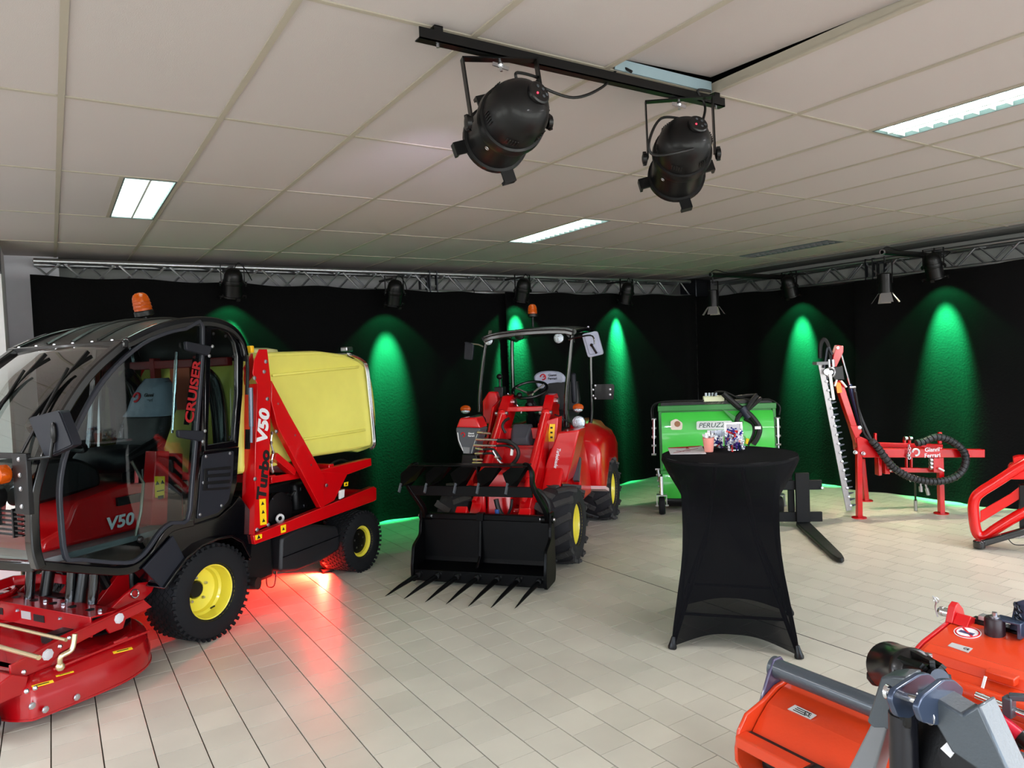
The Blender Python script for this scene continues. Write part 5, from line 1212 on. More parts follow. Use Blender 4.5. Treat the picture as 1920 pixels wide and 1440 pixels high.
def can(u, v):
    x = -.44-1.02*u; y = yl+(yr-yl)*v+(-.02 if v < .5 else .0)*u
    z = 1.975+.03*math.sin(PI*u)+.018*math.sin(PI*v)+.02*v-.02*(2*abs(v-.5))**8
    return (x, y, z)
b = MB(); b.grid(can, 14, 16, .035, (0, 0, -1)); cn = b.build('canopy', mat('black_canopy', (38, 37, 36), .2, 0, .5), ld, smooth=50)
b = MB(); b.tube([Vector(can(0, v/12))+V(.004, 0, -.02) for v in range(13)], .024, 10); b.tube([Vector(can(u/12, 1))+V(0, .004, -.02) for u in range(13)], .024, 10); b.tube([Vector(can(u/12, 0))+V(0, -.004, -.02) for u in range(13)], .024, 10); b.build('canopy_rail', BLACKG, cn)
b = MB(); b.prism([(yr-.12, 1.965), (yr-.01, 1.965), (yr-.01, 1.86)], 0, -.52, -.50); b.build('corner_bracket', BLACK, cn)
b = MB(); b.strip([Vector(can(0, v/12))+V(.008, 0, -.028) for v in range(13)], .035, .06); b.build('canopy_front_rail', mat('black_canopy', (38, 37, 36)), cn, bevel=.008)
beacon(ld, V(-.86, L.on(999, 600, 0, -.86).y, 2.04), V(0, 0, 1), .92, .10)
for px, py, dy in ((916, 638, -.02), (1048, 634, 0)):
    q = L.on(px, py, 0, -.44); b = MB(); b.lathe([(.035, -.05), (.048, -.03), (.05, 0), (.046, .008)], q, (1, 0, -.05), 22); wl = b.build('work_lamp', BLACK, ld); b = MB(); b.lathe([(.044, .009), (.03, .014), (.001, .016)], q, (1, 0, -.05), 20); b.build('lens', LENS, wl, label='clear round lens')
    b = MB(); b.bar(q+V(-.03, 0, .04), q+V(-.06, 0, .09), .03, .01); b.build('lamp_bracket', STEEL, wl)
q = L.on(975, 628, 0, -1.1); b = MB(); b.lathe([(.05, 0), (.05, .03), (.001, .04)], q, (1, 0, 0), 18); b.build('rear_lamp', BLACK, ld)
# mirrors
mq = [(q.y, q.z) for q in (L.on(*p, 0, -.42) for p in ((1091, 627), (1120, 620), (1132, 664), (1103, 671)))]
b = MB(); b.prism(rounded(mq, .025), 0, -.44, -.405); b.prism(rounded(inset(mq, .022), .02), 0, -.405, -.396); mr_ = b.build('mirror', mat('pale_grey_plastic', (150, 154, 172), .4), ld, bevel=.008, label='grey mirror housing')
b = MB(); b.tube(spline([L.on(*p, 0, -.40) for p in ((1066, 637), (1078, 633), (1105, 629), (1113, 633), (1115, 645))], 5), .008, 8); q = L.on(1109, 647, 0, -.39); b.ball(q, .016, 8); b.tube([q, L.on(1119, 663, 0, -.39)], .01, 8); b.build('mirror_arm', BLACKG, mr_)
mq = [(q.y, q.z) for q in (L.on(*p, 0, -.48) for p in ((872, 640), (889, 645), (886, 676), (870, 674)))]
b = MB(); b.prism(rounded(mq, .02), 0, -.50, -.47); ml = b.build('mirror', PLASTIC, ld, bevel=.006)
b = MB(); b.tube([L.on(*p, 0, -.48) for p in ((906, 650), (897, 646), (872, 643), (874, 655))], .007, 8); b.build('mirror_arm', STEEL, ml)
# black side plate behind the right post
pp = L.front([(1115, 721), (1149, 720), (1152, 724), (1150, 749), (1115, 749)], -1.35)
b = MB(); b.prism(rounded(pp, .01), 0, -1.36, -1.35); sp_ = b.build('side_guard', BLACK, ld)
bolts([L.on(*p, 0, -1.35) for p in ((1116, 723), (1116, 747), (1144, 730), (1144, 740), (1112, 731), (1112, 742))], (1, 0, 0), .009, .006, STEEL, sp_)
# front lamps
def oval(q, ry, rz, dx, m, name, par, label=None):
    b = MB(); R = Matrix.Rotation(0, 3, 'X'); b.ball(q, (dx, ry, rz), 18); return b.build(name, m, par, smooth=60, label=label)
for (px, py, x), (p2, py2) in (((1084, 765, -.48), (1085, 792)), ((873, 768, -.30), (871, 792))):
    q = L.on(px, py, 0, x); q2 = L.on(p2, py2, 0, x)
    o = oval(q+V(0, 0, .006), .052, .035, .03, AMBER, 'indicator_lamp', ld, 'amber indicator over a clear lamp'); oval(q+V(.004, 0, -.016), .044, .022, .03, LENS, 'side_lamp', o)
    if px > 1000:
        b = MB(); b.lathe([(.03, -.06), (.06, -.02), (.062, .01)], q2, (1, .1, 0), 24); h = b.build('headlamp', BLACK, ld); b = MB(); b.lathe([(.058, .01), (.04, .022), (.001, .026)], q2, (1, .1, 0), 24); b.build('lens', LENS, h, label='clear headlamp lens')
b = MB(); b.tube(spline([L.on(*p, 0, -.46) for p in ((1040, 777), (1052, 782), (1060, 788), (1072, 793))], 4), .006, 6); b.tube(spline([L.on(*p, 0, -.44) for p in ((1048, 790), (1052, 805), (1062, 806))], 4), .007, 6); b.build('lamp_cable', HOSE, ld)
# stickers and lettering on the right front body
def fstick(pts, x, m, par, nm='warning_sticker'):
    b = MB(); b.prism(L.front(pts, x), 0, x, x+.002); return b.build(nm, m, par, smooth=0)
b = MB(); b.prism(L.front([(1008, 794), (1046, 782), (1044, 830), (1012, 900), (1008, 900)], -.25), 0, -.40, -.25); rp_ = b.build('right_front_plate', RED, ld, bevel=.006)
s1_ = fstick([(1031, 795), (1041, 795), (1039, 828), (1026, 828)], -.247, STICKER, rp_); s2_ = fstick([(1021, 796), (1027, 796), (1020, 828), (1012, 828)], -.247, mat('orange_sticker', (250, 150, 30), .4), rp_)
b = MB()
for py in (802, 811, 820): q = L.on(1034, py, 0, -.244); b.cbox(q, (.001, .022, .016))
b.build('sticker_print', INK, rp_)
b = MB(); b.prism(L.front([(1046, 811), (1086, 806), (1074, 860), (1062, 905), (1014, 905), (1026, 862)], -.10), 0, -.38, -.10); fp_ = b.build('logo_panel', RED, ld, bevel=.012)
q0, q1 = L.on(1048, 840, 0, -.097), L.on(1041, 879, 0, -.097); md = (q0+q1)/2; dd = q1-q0
text('Turboloader', .042, INKW, fp_, (-.0975, md.y, md.z), rot3((0, dd.y, dd.z), (0, -dd.z, dd.y)), bold=.03, shear=.15, sx=.85, label='white script lettering')
# hose carrier with the badge, left of the arms
bz = L.front([(855, 802), (862, 784), (892, 783), (901, 803)], .20); b = MB(); b.prism(bz, 0, .02, .20); hc = b.build('coupler_hood', RED, ld, bevel=.012)
bz = L.front([(854, 801), (901, 803), (893, 832), (886, 852), (871, 851), (860, 836), (855, 815)], .22); b = MB(); b.prism(rounded(bz, .02), 0, .04, .22); hd = b.build('badge_shield', GREYPL, ld, bevel=.01)
b = MB(); b.tube([L.on(*p, 0, .222) for p in ((858, 811), (860, 825), (868, 845))], .004, 6); b.tube([L.on(*p, 0, .222) for p in ((897, 808), (887, 838), (884, 850))], .003, 6); b.build('silver_edging', STICKW, hd)
bb = L.front([(867, 838), (881, 839), (880, 850), (869, 850)], .222); b = MB(); b.prism(bb, 0, .22, .224); b.build('grey_patch', GREYL, hd)
q = L.on(881, 815, 0, .2235); text('Gianni\nFerrari', .021, INKW, hd, (.2235, q.y+.012, q.z), rot3((0, 1, 0), (0, 0, 1)), bold=.03)
q = L.on(868, 815, 0, .223); b = MB(); b.torus(q, (1, 0, 0), .017, .005, 16, 6, arc=.8); b.build('emblem', INKR, hd, label='round red emblem')
b = MB()
for k in range(9):
    a = 2.9-k*.36; c = L.on(893, 795, 0, .05); p = c+V(0, math.cos(a)*.055, math.sin(a)*.055+.015); b.cbox(p, (.16, .024, .016), Matrix.Rotation(a-PI/2, 3, 'X'))
b.build('cable_chain', DARKPL, ld, bevel=.003)
b = MB(); q = L.front([(866, 852), (893, 852), (897, 890), (862, 890)], .10); b.prism(q, 0, .02, .10); b.build('coupler_stand', BLACK, ld, bevel=.008)
# quick couplings and hoses
for (xa, ya, xb, yb) in ((896, 811, 920, 813), (893, 824, 933, 825), (889, 835, 930, 836), (893, 841, 905, 843), (892, 851, 905, 850), (888, 862, 904, 862), (887, 868, 904, 868)):
    a0, a1 = L.on(xa, ya, 0, .24), L.on(xb, yb, 0, .28); d = (a1-a0)
    b = MB(); b.cyl(a0, a0+d*.4, .013, n=10); b.cyl(a0+d*.4, a0+d*.48, .009, n=10); b.cyl(a0+d*.48, a1, .012, .008, n=10); b.build('hydraulic_coupling', STEEL, ld)
for pts, r in (([(932, 826), (952, 828), (968, 838), (972, 852), (965, 866), (956, 874)], .017), ([(930, 836), (950, 836), (964, 842)], .010), ([(905, 843), (920, 842), (928, 845), (940, 862)], .010), ([(905, 851), (925, 851), (938, 868)], .010), ([(948, 812), (942, 800), (946, 790), (955, 784)], .012), ([(1007, 918), (1022, 932), (1030, 950), (1026, 972), (1008, 976)], .017), ([(930, 936), (935, 955), (945, 972)], .022), ([(960, 936), (958, 952), (950, 970)], .012), ([(945, 974), (970, 978), (1000, 978)], .016)):
    b = MB(); b.tube(spline([L.on(*p, 0, .42 if pts[0][1] > 900 else .27) for p in pts], 6), r, 8); hs_ = b.build('hydraulic_hose', HOSE, ld)
for (xa, ya, xb, yb) in ((924, 845, 932, 858), (928, 856, 941, 870)):
    a0, a1 = L.on(xa, ya, 0, .29), L.on(xb, yb, 0, .29); b = MB(); b.cyl(a0, a1, .011, n=10); b.ball(a1, .016, 8); b.build('elbow_fitting', STEEL, ld)
q = L.on(932, 962, 0, .45); b = MB(); b.cyl(q-V(0, 0, .03), q+V(0, 0, .03), .018, n=12); b.build('blue_coupling', mat('blue_anodised', (70, 110, 190), .3, .4), ld)
q = L.on(961, 847, 0, .26); b = MB(); b.bar(q+V(0, .0, .03), q-V(0, .01, .03), .02, .02); b.build('hose_clip', WHITE, ld)

# ------------------------------------------------------------------ grapple fork bucket on the loader
gf = at(L, 'grapple_fork', 'black manure fork with curved grab in front of the red loader', 'grapple fork')
GB_ = mat('black_fork_paint', (3, 3, 4), .38, 0, .03, spec=.12)
YL, YR = -.555, .53
prof = [(.585, .505), (.60, .505), (.615, .22), (.65, .16), (.80, .105), (.80, .03), (.815, .03), (.815, .125), (.66, .18), (.63, .23)]
b = MB(); b.prism([(.585, .505), (.60, .505), (.61, .17), (.63, .125), (.795, .105), (.795, .03), (.815, .03), (.815, .12), (.62, .14), (.595, .19)][0:10], 1, YL, YR)
b.mesh
bk_ = b.build('back_plate', GB_, gf, smooth=20)
for y in (YL, YR):
    sp = rounded([(.57, .50), (.62, .51), (.66, .44), (.67, .36), (.80, .30), (.84, .14), (.84, .02), (.60, .02), (.57, .1)], .03)
    b = MB(); b.prism(sp, 1, y-.012, y+.012); b.build('side_plate', GB_, gf, bevel=.004)
b = MB(); b.bar((.59, YL, .495), (.59, YR, .495), .05, .05); b.build('top_rail', GB_, gf, bevel=.008)
b = MB(); ym = L.on(902, 1020, 0, .62).y; b.prism([(.595, .50), (.61, .50), (.66, .20), (.74, .125), (.60, .125)], 1, ym-.01, ym+.01); b.cbox((.60, ym, .50), (.06, .06, .06)); b.build('centre_rib', GB_, gf, bevel=.003)
b = MB(); b.bar((.807, YL, .075), (.807, YR, .075), .03, .09); b.build('front_bar', GB_, gf, bevel=.004)
tips = [(722, 1118), (757, 1123), (797, 1129), (836, 1133), (878, 1137), (920, 1140), (965, 1141)]
for k, tp0 in enumerate(tips):
    y = YL+.05+(YR-YL-.1)*k/6; tip = L.loc(PZ(*tp0, .012)); b0_ = V(.80, y, .075)
    d = tip-b0_
    b = MB(); b.tube([b0_, b0_+d*.25+V(0, 0, .006), b0_+d*.6+V(0, 0, .006), b0_+d*.9, tip], [.019, .0185, .014, .006, .001], 12); tn = b.build('tine', GB_, gf, smooth=60)
    b = MB(); b.lathe([(.026, 0), (.026, .02), (.02, .03)], (.815, y, .08), (1, 0, 0), 12); b.cyl((.81, y+.03, .10), (.83, y+.03, .10), .008, n=6); b.build('tine_collar', BLACK, tn)
# grab frame
yt = L.on(985, 875, 0, .74).y; yt0 = L.on(770, 880, 0, .74).y
b = MB()
for y, nm in ((YL+.03, 0), (YR-.03, 0)):
    pass
for sgn, yb, ya in ((1, YR-.03, L.on(1000, 915, 0, .70).y), (-1, YL+.03, L.on(766, 915, 0, .70).y)):
    zt = .86
    S = [V(.62, yb, .49), V(.66, yb+.0, .58), V(.70, ya, .76), V(.70, ya-.005*sgn, .86), V(.68, ya-.03*sgn, .905), V(.66, ya-.08*sgn, .915)]
    b = MB(); b.strip(spline(S, 4), .05, .03, up=(0, 1, 0)); b.build('grab_side_arm', GB_, gf, bevel=.004)
    b = MB(); b.cyl((.61, yb-.05, .495), (.61, yb+.05, .495), .03, n=14); b.cbox((.60, yb+.03*sgn, .50), (.09, .02, .10)); b.build('pivot_lug', GB_, gf, bevel=.004)
    b = MB(); b.cyl((.61, yb-.06, .495), (.61, yb+.06, .495), .014, n=10); b.build('pivot_pin', STEEL, gf)
ya_l, ya_r = L.on(766, 900, 0, .70).y, L.on(1000, 900, 0, .70).y
b = MB(); b.box(.60, .72, ya_l+.03, ya_r-.04, .915, .925); b.build('grab_top_plate', GB_, gf, bevel=.003)
b = MB(); b.bar((.70, ya_l+.01, .72), (.70, ya_r-.01, .72), .02, .08); b.build('grab_lower_bar', GB_, gf, bevel=.003)
n = 5
for k, (tx, bx_, by_) in enumerate(((775, 748, 923), (822, 796, 924), (868, 851, 925), (917, 894, 926), (966, 948, 927))):
    t0 = L.on(tx-8, 878, 0, .74); t1 = L.on(tx+18, 878, 0, .74); m0 = L.on(tx-24, 888, 0, .84); m1 = L.on(tx+4, 900, 0, .84); p = L.on(bx_, by_, 0, .95); p.z = max(p.z, .70)
    z2 = L.on(bx_+3, 912, 0, .92)
    t0.z = t1.z = .915
    fr_p = [t0, t1, m1, z2+V(0, .008, 0), z2, m0]
    b = MB(); N = V(.35, 0, .6).normalized()*.008
    b.add([q for q in fr_p]+[q-N for q in fr_p], [(0, 1, 2, 5), (5, 2, 3, 4), (11, 8, 7, 6), (10, 9, 8, 11), (0, 6, 7, 1), (1, 7, 8, 2), (2, 8, 9, 3), (3, 9, 10, 4), (4, 10, 11, 5), (5, 11, 6, 0)])
    g_ = b.build('grab_tooth', GB_, gf, smooth=20)
    b = MB(); w1_ = [t1, m1, z2, V(.80, z2.y+.03, .78), V(.71, t1.y+.012, .90)]
    b.add([q for q in w1_]+[q+V(0, .006, 0) for q in w1_], [(0, 1, 2, 3, 4), (9, 8, 7, 6, 5)]+[(i, 5+i, 5+(i+1) % 5, (i+1) % 5) for i in range(5)]); b.build('tooth_web', GB_, g_, smooth=20)
    b = MB(); b.bar(z2+V(-.01, 0, .02), p, .012, .02); b.build('tooth_point', GREYPL, g_)
# ================================================================== green collector flail mower by the corner
G = Frame(5.96, 5.28, -134.5)
gm = at(G, 'flail_collector', 'bright green collecting flail mower with small castor wheels behind the bar table', 'flail mower')
gp = G.front([(1233, 765), (1452, 762), (1456, 930), (1240, 930)], 0)
YA, YB = -.605, .605
b = MB()
side = [(-.02, 1.14), (-.50, 1.16), (-.62, 1.0), (-.62, .30), (-.30, .20), (-.02, .20)]
b.prism(side, 1, YA, YB); body = b.build('body', GREEN_D, gm, bevel=.01)
S = []
def cov(u, v):
    y = YA+.03+(YB-YA-.06)*v; z = .46+(1.085-.46)*u
    x = .0+.075*math.sin(PI*min(1, u*1.02))**.6+.01
    return (x, y, z)
b = MB(); b.grid(cov, 12, 16, .02, (-1, 0, 0)); cvr = b.build('rear_cover', GREEN_P, gm, smooth=60)
b = MB(); b.box(-.02, .03, YA-.005, YB+.005, 1.10, 1.16); b.box(-.02, .035, YA, YB, .42, .46); b.box(-.01, .02, YA, YA+.035, .44, 1.12); b.box(-.01, .02, YB-.035, YB, .44, 1.12); b.build('cover_frame', GREEN_D, gm, bevel=.005)
b = MB(); b.grid(lambda u, v: (.03+.03*math.sin(PI*u), YA+.02+(YB-YA-.04)*v, .155+.27*u), 6, 8, .015, (-1, 0, 0)); b.build('lower_apron', GREEN_P, gm, smooth=60)
b = MB(); b.cyl((-.12, YA+.06, .11), (-.12, YB-.06, .11), .075, n=24); b.build('ground_roller', BLACK, gm)
b = MB(); b.box(-.25, -.02, YA+.03, YB-.03, 1.16, 1.19); b.build('rubber_seal', BLACK, gm)
# corner recess shapes of the lid frame
for pts in (((1362, 770), (1382, 783), (1376, 790), (1355, 768)),):
    b = MB(); b.prism(G.front(pts, .09), 0, .05, .085); b.build('hinge_plate', GREEN_D, gm)
# cream nozzle box
q0, q1 = G.on(1319, 760, 0, -.03), G.on(1358, 742, 0, -.03)
b = MB(); b.box(-.14, -.02, q0.y, q1.y, q0.z-.01, q1.z+.0); nb_ = b.build('valve_box', CREAM, gm, bevel=.012)
for k in range(4):
    y = q0.y+.03+k*.035; b = MB(); b.cyl((-.05, y, q1.z), (-.05, y, q1.z+.035), .012, n=10); b.build('valve_port', mat('pale_blue_port', (190, 205, 215), .4), nb_)
def gt(pts, x, r, name='hose', m=None, par=None): b = MB(); b.tube(spline([G.on(*p, 0, x) for p in pts], 6), r, 8); return b.build(name, m or HOSE, par or gm)
gt([(1223, 790), (1221, 768), (1230, 756), (1260, 752), (1320, 751)], -.02, .008)
gt([(1225, 785), (1225, 766), (1236, 755), (1275, 752), (1320, 752)], -.05, .006)
gt([(1338, 743), (1342, 735), (1360, 735), (1380, 744), (1402, 748), (1425, 750), (1445, 750), (1462, 762), (1461, 778)], .0, .008)
gt([(1380, 744), (1400, 742), (1420, 740)], .0, .015)
gt([(1356, 738), (1372, 752), (1386, 764), (1396, 768)], .06, .030)
gt([(1420, 740), (1410, 752), (1400, 766), (1384, 782), (1380, 800), (1370, 830)], .08, .026)
gt([(1428, 746), (1416, 756), (1402, 768)], .05, .022)
gt([(1392, 766), (1408, 780), (1420, 795), (1424, 806), (1420, 820), (1412, 833)], .10, .030)
gt([(1396, 785), (1412, 795), (1413, 812), (1402, 835)], .07, .020)
gt([(1390, 790), (1388, 812), (1396, 830)], .06, .018)
b = MB(); a0, a1 = G.on(1391, 764, 0, .09), G.on(1404, 783, 0, .09); b.cyl(a0, a1, .042, n=14); b.build('hose_sleeve', mat('blue_black_sleeve', (28, 34, 50), .5), gm)
b = MB(); q = G.on(1421, 802, 0, .13); b.cbox(q, (.01, .06, .03)); b.build('white_tag', WHITE, gm)
b = MB(); b.tube([G.on(*p, 0, .08) for p in ((1402, 822), (1399, 832))], .018, 8); b.build('yellow_sleeve', STICKER, gm)
for px, pts in ((1226, ((1226, 786), (1226, 852))), (1459, ((1458, 784), (1460, 850))), (1236, ((1233, 880), (1240, 922)))):
    a0, a1 = G.on(*pts[0], 0, .04), G.on(*pts[1], 0, .04); d = a1-a0
    b = MB(); b.cyl(a0, a0+d*.55, .016, n=10); b.cyl(a0+d*.55, a1, .009, n=8)
    for k in (0, .25, .5, .75, 1): b.cyl(a0+d*k-V(0, .025, 0), a0+d*k+V(0, .025, 0), .012, n=8)
    b.build('side_ram', STEEL, gm)
for px, nm in ((1241, 0), (1460, 1)):
    q = G.on(px, 935, 0, .10); y = q.y
    b = MB(); b.lathe([(.05, -.03), (.085, -.034), (.095, -.02), (.095, .02), (.085, .034), (.05, .03)], (.12, y, .096), (0, 1, 0), 24, cap=False); w_ = b.build('castor_wheel', RUBBER, gm)
    b = MB(); b.cyl((.12, y-.025, .096), (.12, y+.025, .096), .052, n=18); b.build('hub', mat('dark_red_hub', (120, 20, 24), .4), w_)
    b = MB(); b.box(.08, .16, y-.055, y-.047, .09, .21); b.box(.08, .16, y+.047, y+.055, .09, .21); b.box(.07, .17, y-.055, y+.055, .205, .215); b.cyl((.12, y-.07, .096), (.12, y+.07, .096), .01, n=8); b.cyl((.12, y, .21), (.08, y, .40), .02, n=10); b.build('castor_fork', STEEL, gm)
def xz(o, s_): return o
b = MB(); q = G.front([(1306, 790), (1373, 789), (1373, 805), (1306, 806)], .095); b.prism(rounded(q, .02), 0, .086, .090); pl = b.build('name_plate', mat('light_grey_plate', (214, 220, 216), .4), gm)
q = G.on(1340, 797, 0, .091); text('PERUZZO', .072, mat('dark_teal_print', (30, 62, 58), .4), pl, (.091, q.y, q.z-.002), rot3((0, 1, 0), (0, 0, 1)), shear=.25, bold=.004, sx=1.05)
b = MB(); q = G.front([(1326, 807), (1356, 806), (1356, 836), (1326, 837)], .095); b.prism(q, 0, .086, .089); mp_ = b.build('model_plate', INKW, gm)
q = G.on(1341, 812, 0, .0895); text('1520', .062, INK, mp_, (.0895, q.y, q.z), rot3((0, 1, 0), (0, 0, 1)), bold=.02, sx=1.0)
b = MB(); q = G.front([(1257, 790), (1268, 785), (1280, 793), (1279, 806), (1258, 806)], .085); b.prism(rounded(q, .02), 0, .075, .081); sk = b.build('pale_sticker', mat('pale_sticker', (226, 216, 200), .5), gm)
b = MB(); q = G.on(1270, 795, 0, .082); b.lathe([(.032, 0), (.032, .001)], q, (1, 0, 0), 16); b.build('brown_patch', mat('brown_print', (150, 104, 70), .5), sk)

# ================================================================== pallet forks
K = Frame(5.955, 4.29, -131.8)
pf = at(K, 'pallet_fork', 'black pallet fork frame with long tines behind the bar table', 'pallet fork')
FKM = mat('matte_black_fork', (9, 9, 10), .6, spec=.3, bump=.1)
for p in (((1465, 899), (1541, 900), (1541, 918), (1465, 919)), ((1458, 960), (1542, 960), (1542, 978), (1458, 978))):
    q = K.front(p, -.06); z0 = q[2][1]; z1 = q[1][1]; b = MB(); b.box(-.09, -.06, -1.0, q[1][0], z0, z1); b.build('cross_bar', FKM, pf, bevel=.004)
for i, (yc, px) in enumerate(((0, 0), (-.66, 0))):
    q = K.front([(1493, 887), (1517, 887), (1519, 990), (1494, 990)], -.03)
    ys = [p[0]+yc for p in q]; zt = q[0][1]
    b = MB(); b.box(-.06, -.025, min(ys), max(ys), .045, zt); up = b.build('fork_upright', FKM, pf, bevel=.006)
    w0 = min(ys); w1 = max(ys); tip = K.loc(PZ(1570, 1055, .01)); ln = tip.x
    b = MB(); b.prism([(-.06, w0), (.0, w0), (ln-.14, w0+.02), (ln-.03, w0+.035), (ln, w0+.055), (ln, w1-.055), (ln-.03, w1-.035), (ln-.14, w1-.02), (0, w1), (-.06, w1)], 2, .008, .045)
    b.build('fork_blade', mat('worn_black_fork', (22, 24, 24), .45, .2, bump=.25, bscale=12, var=.35), pf, bevel=.008)
q = K.front([(1478, 919), (1489, 919), (1490, 960), (1479, 960)], -.10)
b = MB(); b.box(-.14, -.09, q[0][0], q[1][0], q[2][1], q[0][1]); b.box(-.14, -.09, -.95, -.85, .1, .62); b.build('frame_strut', FKM, pf)
q = K.front([(1472, 874), (1484, 874), (1486, 900), (1472, 900)], -.08); b = MB(); b.prism(q, 0, -.14, -.08); b.build('hitch_tower', FKM, pf, bevel=.004)
b = MB(); q = K.on(1477, 873, 0, -.1); b.cbox(q, (.05, .05, .015)); q = K.on(1541, 914, 0, -.05); b.cyl(q, q+V(.02, 0, 0), .012, n=8); b.build('pins', STEEL, pf)

# ================================================================== hedge cutter on its red stand
H = Frame(7.09, 3.95, -122.2)
hc_ = at(H, 'hedge_cutter', 'red hedge cutter attachment with raised silver blade and looping hose', 'hedge cutter')
def hp(pts, x0, x1, name, m=RED, bev=.004, par=None): b = MB(); b.prism(H.front(pts, (x0+x1)/2), 0, x0, x1); return b.build(name, m, par or hc_, bevel=bev)
def ht(pts, x, r, name, m=HOSE, n=8, k=6, par=None): b = MB(); b.tube(spline([H.on(*p, 0, x) for p in pts], k), r, n); return b.build(name, m, par or hc_)
hp([(1612, 840), (1842, 842), (1842, 857), (1612, 857)], -.04, .04, 'main_beam')
hp([(1640, 829), (1765, 833), (1765, 840), (1640, 838)], -.30, -.24, 'rear_beam')
hp([(1602, 820), (1610, 818), (1631, 827), (1640, 838), (1636, 856), (1614, 857), (1604, 843)], -.05, .05, 'elbow')
for px0, px1, pt, pb in (((1605, 836), (1615, 836), 0, (1611, 971)), ((1757, 857), (1768, 857), 0, (1765, 964))):
    pass
def leg(pxt, pxb, x):
    f = H.loc(PZ(*pxb, 0)); f.z = 0; t = H.on(*pxt, 0, f.x)
    b = MB(); b.bar((f.x, f.y, .008), (f.x, f.y+(t.y-f.y)*1, t.z), .05, .05, up=(1, 0, 0)); lg = b.build('leg', RED, hc_, bevel=.004)
    b = MB(); b.lathe([(.07, 0), (.07, .008), (.001, .010)], (f.x, f.y, 0), (0, 0, 1), 20); b.build('foot_plate', RED, lg); return f
leg((1610, 838), (1611, 971), 0); leg((1762, 850), (1765, 963), 0)
leg((1616, 860), (1624, 939), 0)
b = MB(); f1 = H.loc(PZ(1611, 971)); f2 = H.loc(PZ(1624, 939)); b.bar((f1.x, f1.y, .66), (f2.x, f2.y, .60), .05, .05); f1 = H.loc(PZ(1765, 963)); b.bar((f1.x, f1.y, .64), (f1.x-.45, f1.y, .60), .05, .05); b.build('stand_cross_tube', RED, hc_)
bolts([H.on(1603, 848, 0, .06), H.on(1618, 850, 0, .06)], (1, 0, 0), .016, .03, STEEL, hc_, 'pin')
hp([(1565, 718), (1570, 713), (1577, 714), (1604, 798), (1610, 820), (1602, 831), (1593, 800)], -.035, .035, 'lower_arm')
hp([(1594, 798), (1618, 799), (1619, 806), (1608, 820), (1604, 822)], -.05, -.04, 'knuckle_plate'); hp([(1594, 798), (1618, 799), (1619, 806), (1608, 820), (1604, 822)], .04, .05, 'knuckle_plate')
bolts([H.on(1612, 802, 0, .05)], (1, 0, 0), .016, .012, STEEL, hc_)
hp([(1567, 647), (1579, 649), (1579, 660), (1566, 688), (1557, 686), (1561, 664)], -.03, .03, 'upper_arm'); bolts([H.on(1571, 652, 0, .03)], (1, 0, 0), .012, .01, STEEL, hc_)
q = H.front([(1567, 717), (1576, 717), (1579, 736), (1570, 737)], .037); b = MB(); b.prism(q, 0, .0355, .0375); b.build('orange_reflector', mat('orange_reflector', (255, 150, 10), .3), hc_)
a0, a1, a2 = H.on(1577, 663, 0, 0), H.on(1593, 721, 0, 0), H.on(1613, 797, 0, 0)
b = MB(); b.cyl(a0, a1, .012, n=10); b.build('ram_rod', CHROME, hc_)
b = MB(); b.cyl(a1, a2, .022, n=12); b.build('ram_barrel', mat('dark_blue_ram', (22, 34, 74), .3, .2, .4), hc_)
hp([(1546, 690), (1577, 686), (1581, 712), (1562, 712)], -.05, .02, 'motor_block', BLACK, .006)
b = MB(); c = H.on(1557, 698, 0, .03); b.torus(c, (1, 0, 0), .045, .012, 20, 8); b.cyl(c, c+V(.02, 0, 0), .02, n=12); c = H.on(1548, 697, 0, .03); b.cyl(c, c+V(.03, 0, 0), .03, n=14); b.build('drive_crank', STEEL, hc_)
ht([(1538, 672), (1538, 650), (1543, 637), (1550, 642), (1555, 660), (1558, 680)], .0, .022, 'motor_hose'); ht([(1545, 690), (1548, 672), (1552, 652), (1560, 664)], .04, .014, 'motor_hose', DSTEEL)
for px in (1554, 1562): a0, a1 = H.on(px, 674, 0, .03), H.on(px+1, 688, 0, .03); b = MB(); b.cyl(a0, a1, .014, n=10); b.build('hose_fitting', STEEL, hc_)
# the knife: two flat bars with teeth and bolts
k0, k1 = H.on(1539, 683, 0, .02), H.on(1592, 957, 0, .02); kd = (k1-k0); kn = kd.normalized(); kp = V(0, -kn.z, kn.y)
b = MB(); b.bar(k0, k1, .055, .012, up=(1, 0, 0)); kb_ = b.build('blade_beam', mat('worn_silver_bar', (150, 146, 146), .4, .9, var=.25, vscale=5), hc_)
b = MB(); b.cbox(k0-kn*.01, (.10, .12, .03)); b.build('blade_cap', GREYL, kb_)
NT = 22
tb_ = MB(); tb_.add([(0.008, -.012, 0), (0.008, .012, 0), (0.008, .004, .052), (.008, -.004, .052), (.0, -.012, 0), (0, .012, 0), (0, .004, .052), (0, -.004, .052)], [(0, 1, 2, 3), (7, 6, 5, 4), (0, 4, 5, 1), (1, 5, 6, 2), (2, 6, 7, 3), (3, 7, 4, 0)])
tm2 = tb_.mesh('blade_tooth', smooth=0); tm2.materials.append(DSTEEL)
for k in range(NT):
    p = k0+kd*(.10+.87*k/(NT-1)); o = child('blade_tooth', tm2, kb_, p+kp*-.025 if kp.y < 0 else p+kp*.025)
    tdir = kp if kp.y > 0 else -kp
    o.location = p+tdir*.025
    R = Matrix((V(1, 0, 0), tdir.cross(V(1, 0, 0))*-1 if False else V(1, 0, 0).cross(tdir)*-1, tdir)).transposed(); o.rotation_euler = R.to_euler()
bolts([k0+kd*(.12+.85*k/14)+V(.012, 0, 0)+(kp if kp.y > 0 else -kp)*.02 for k in range(15)], (1, 0, 0), .011, .012, STEEL, kb_)
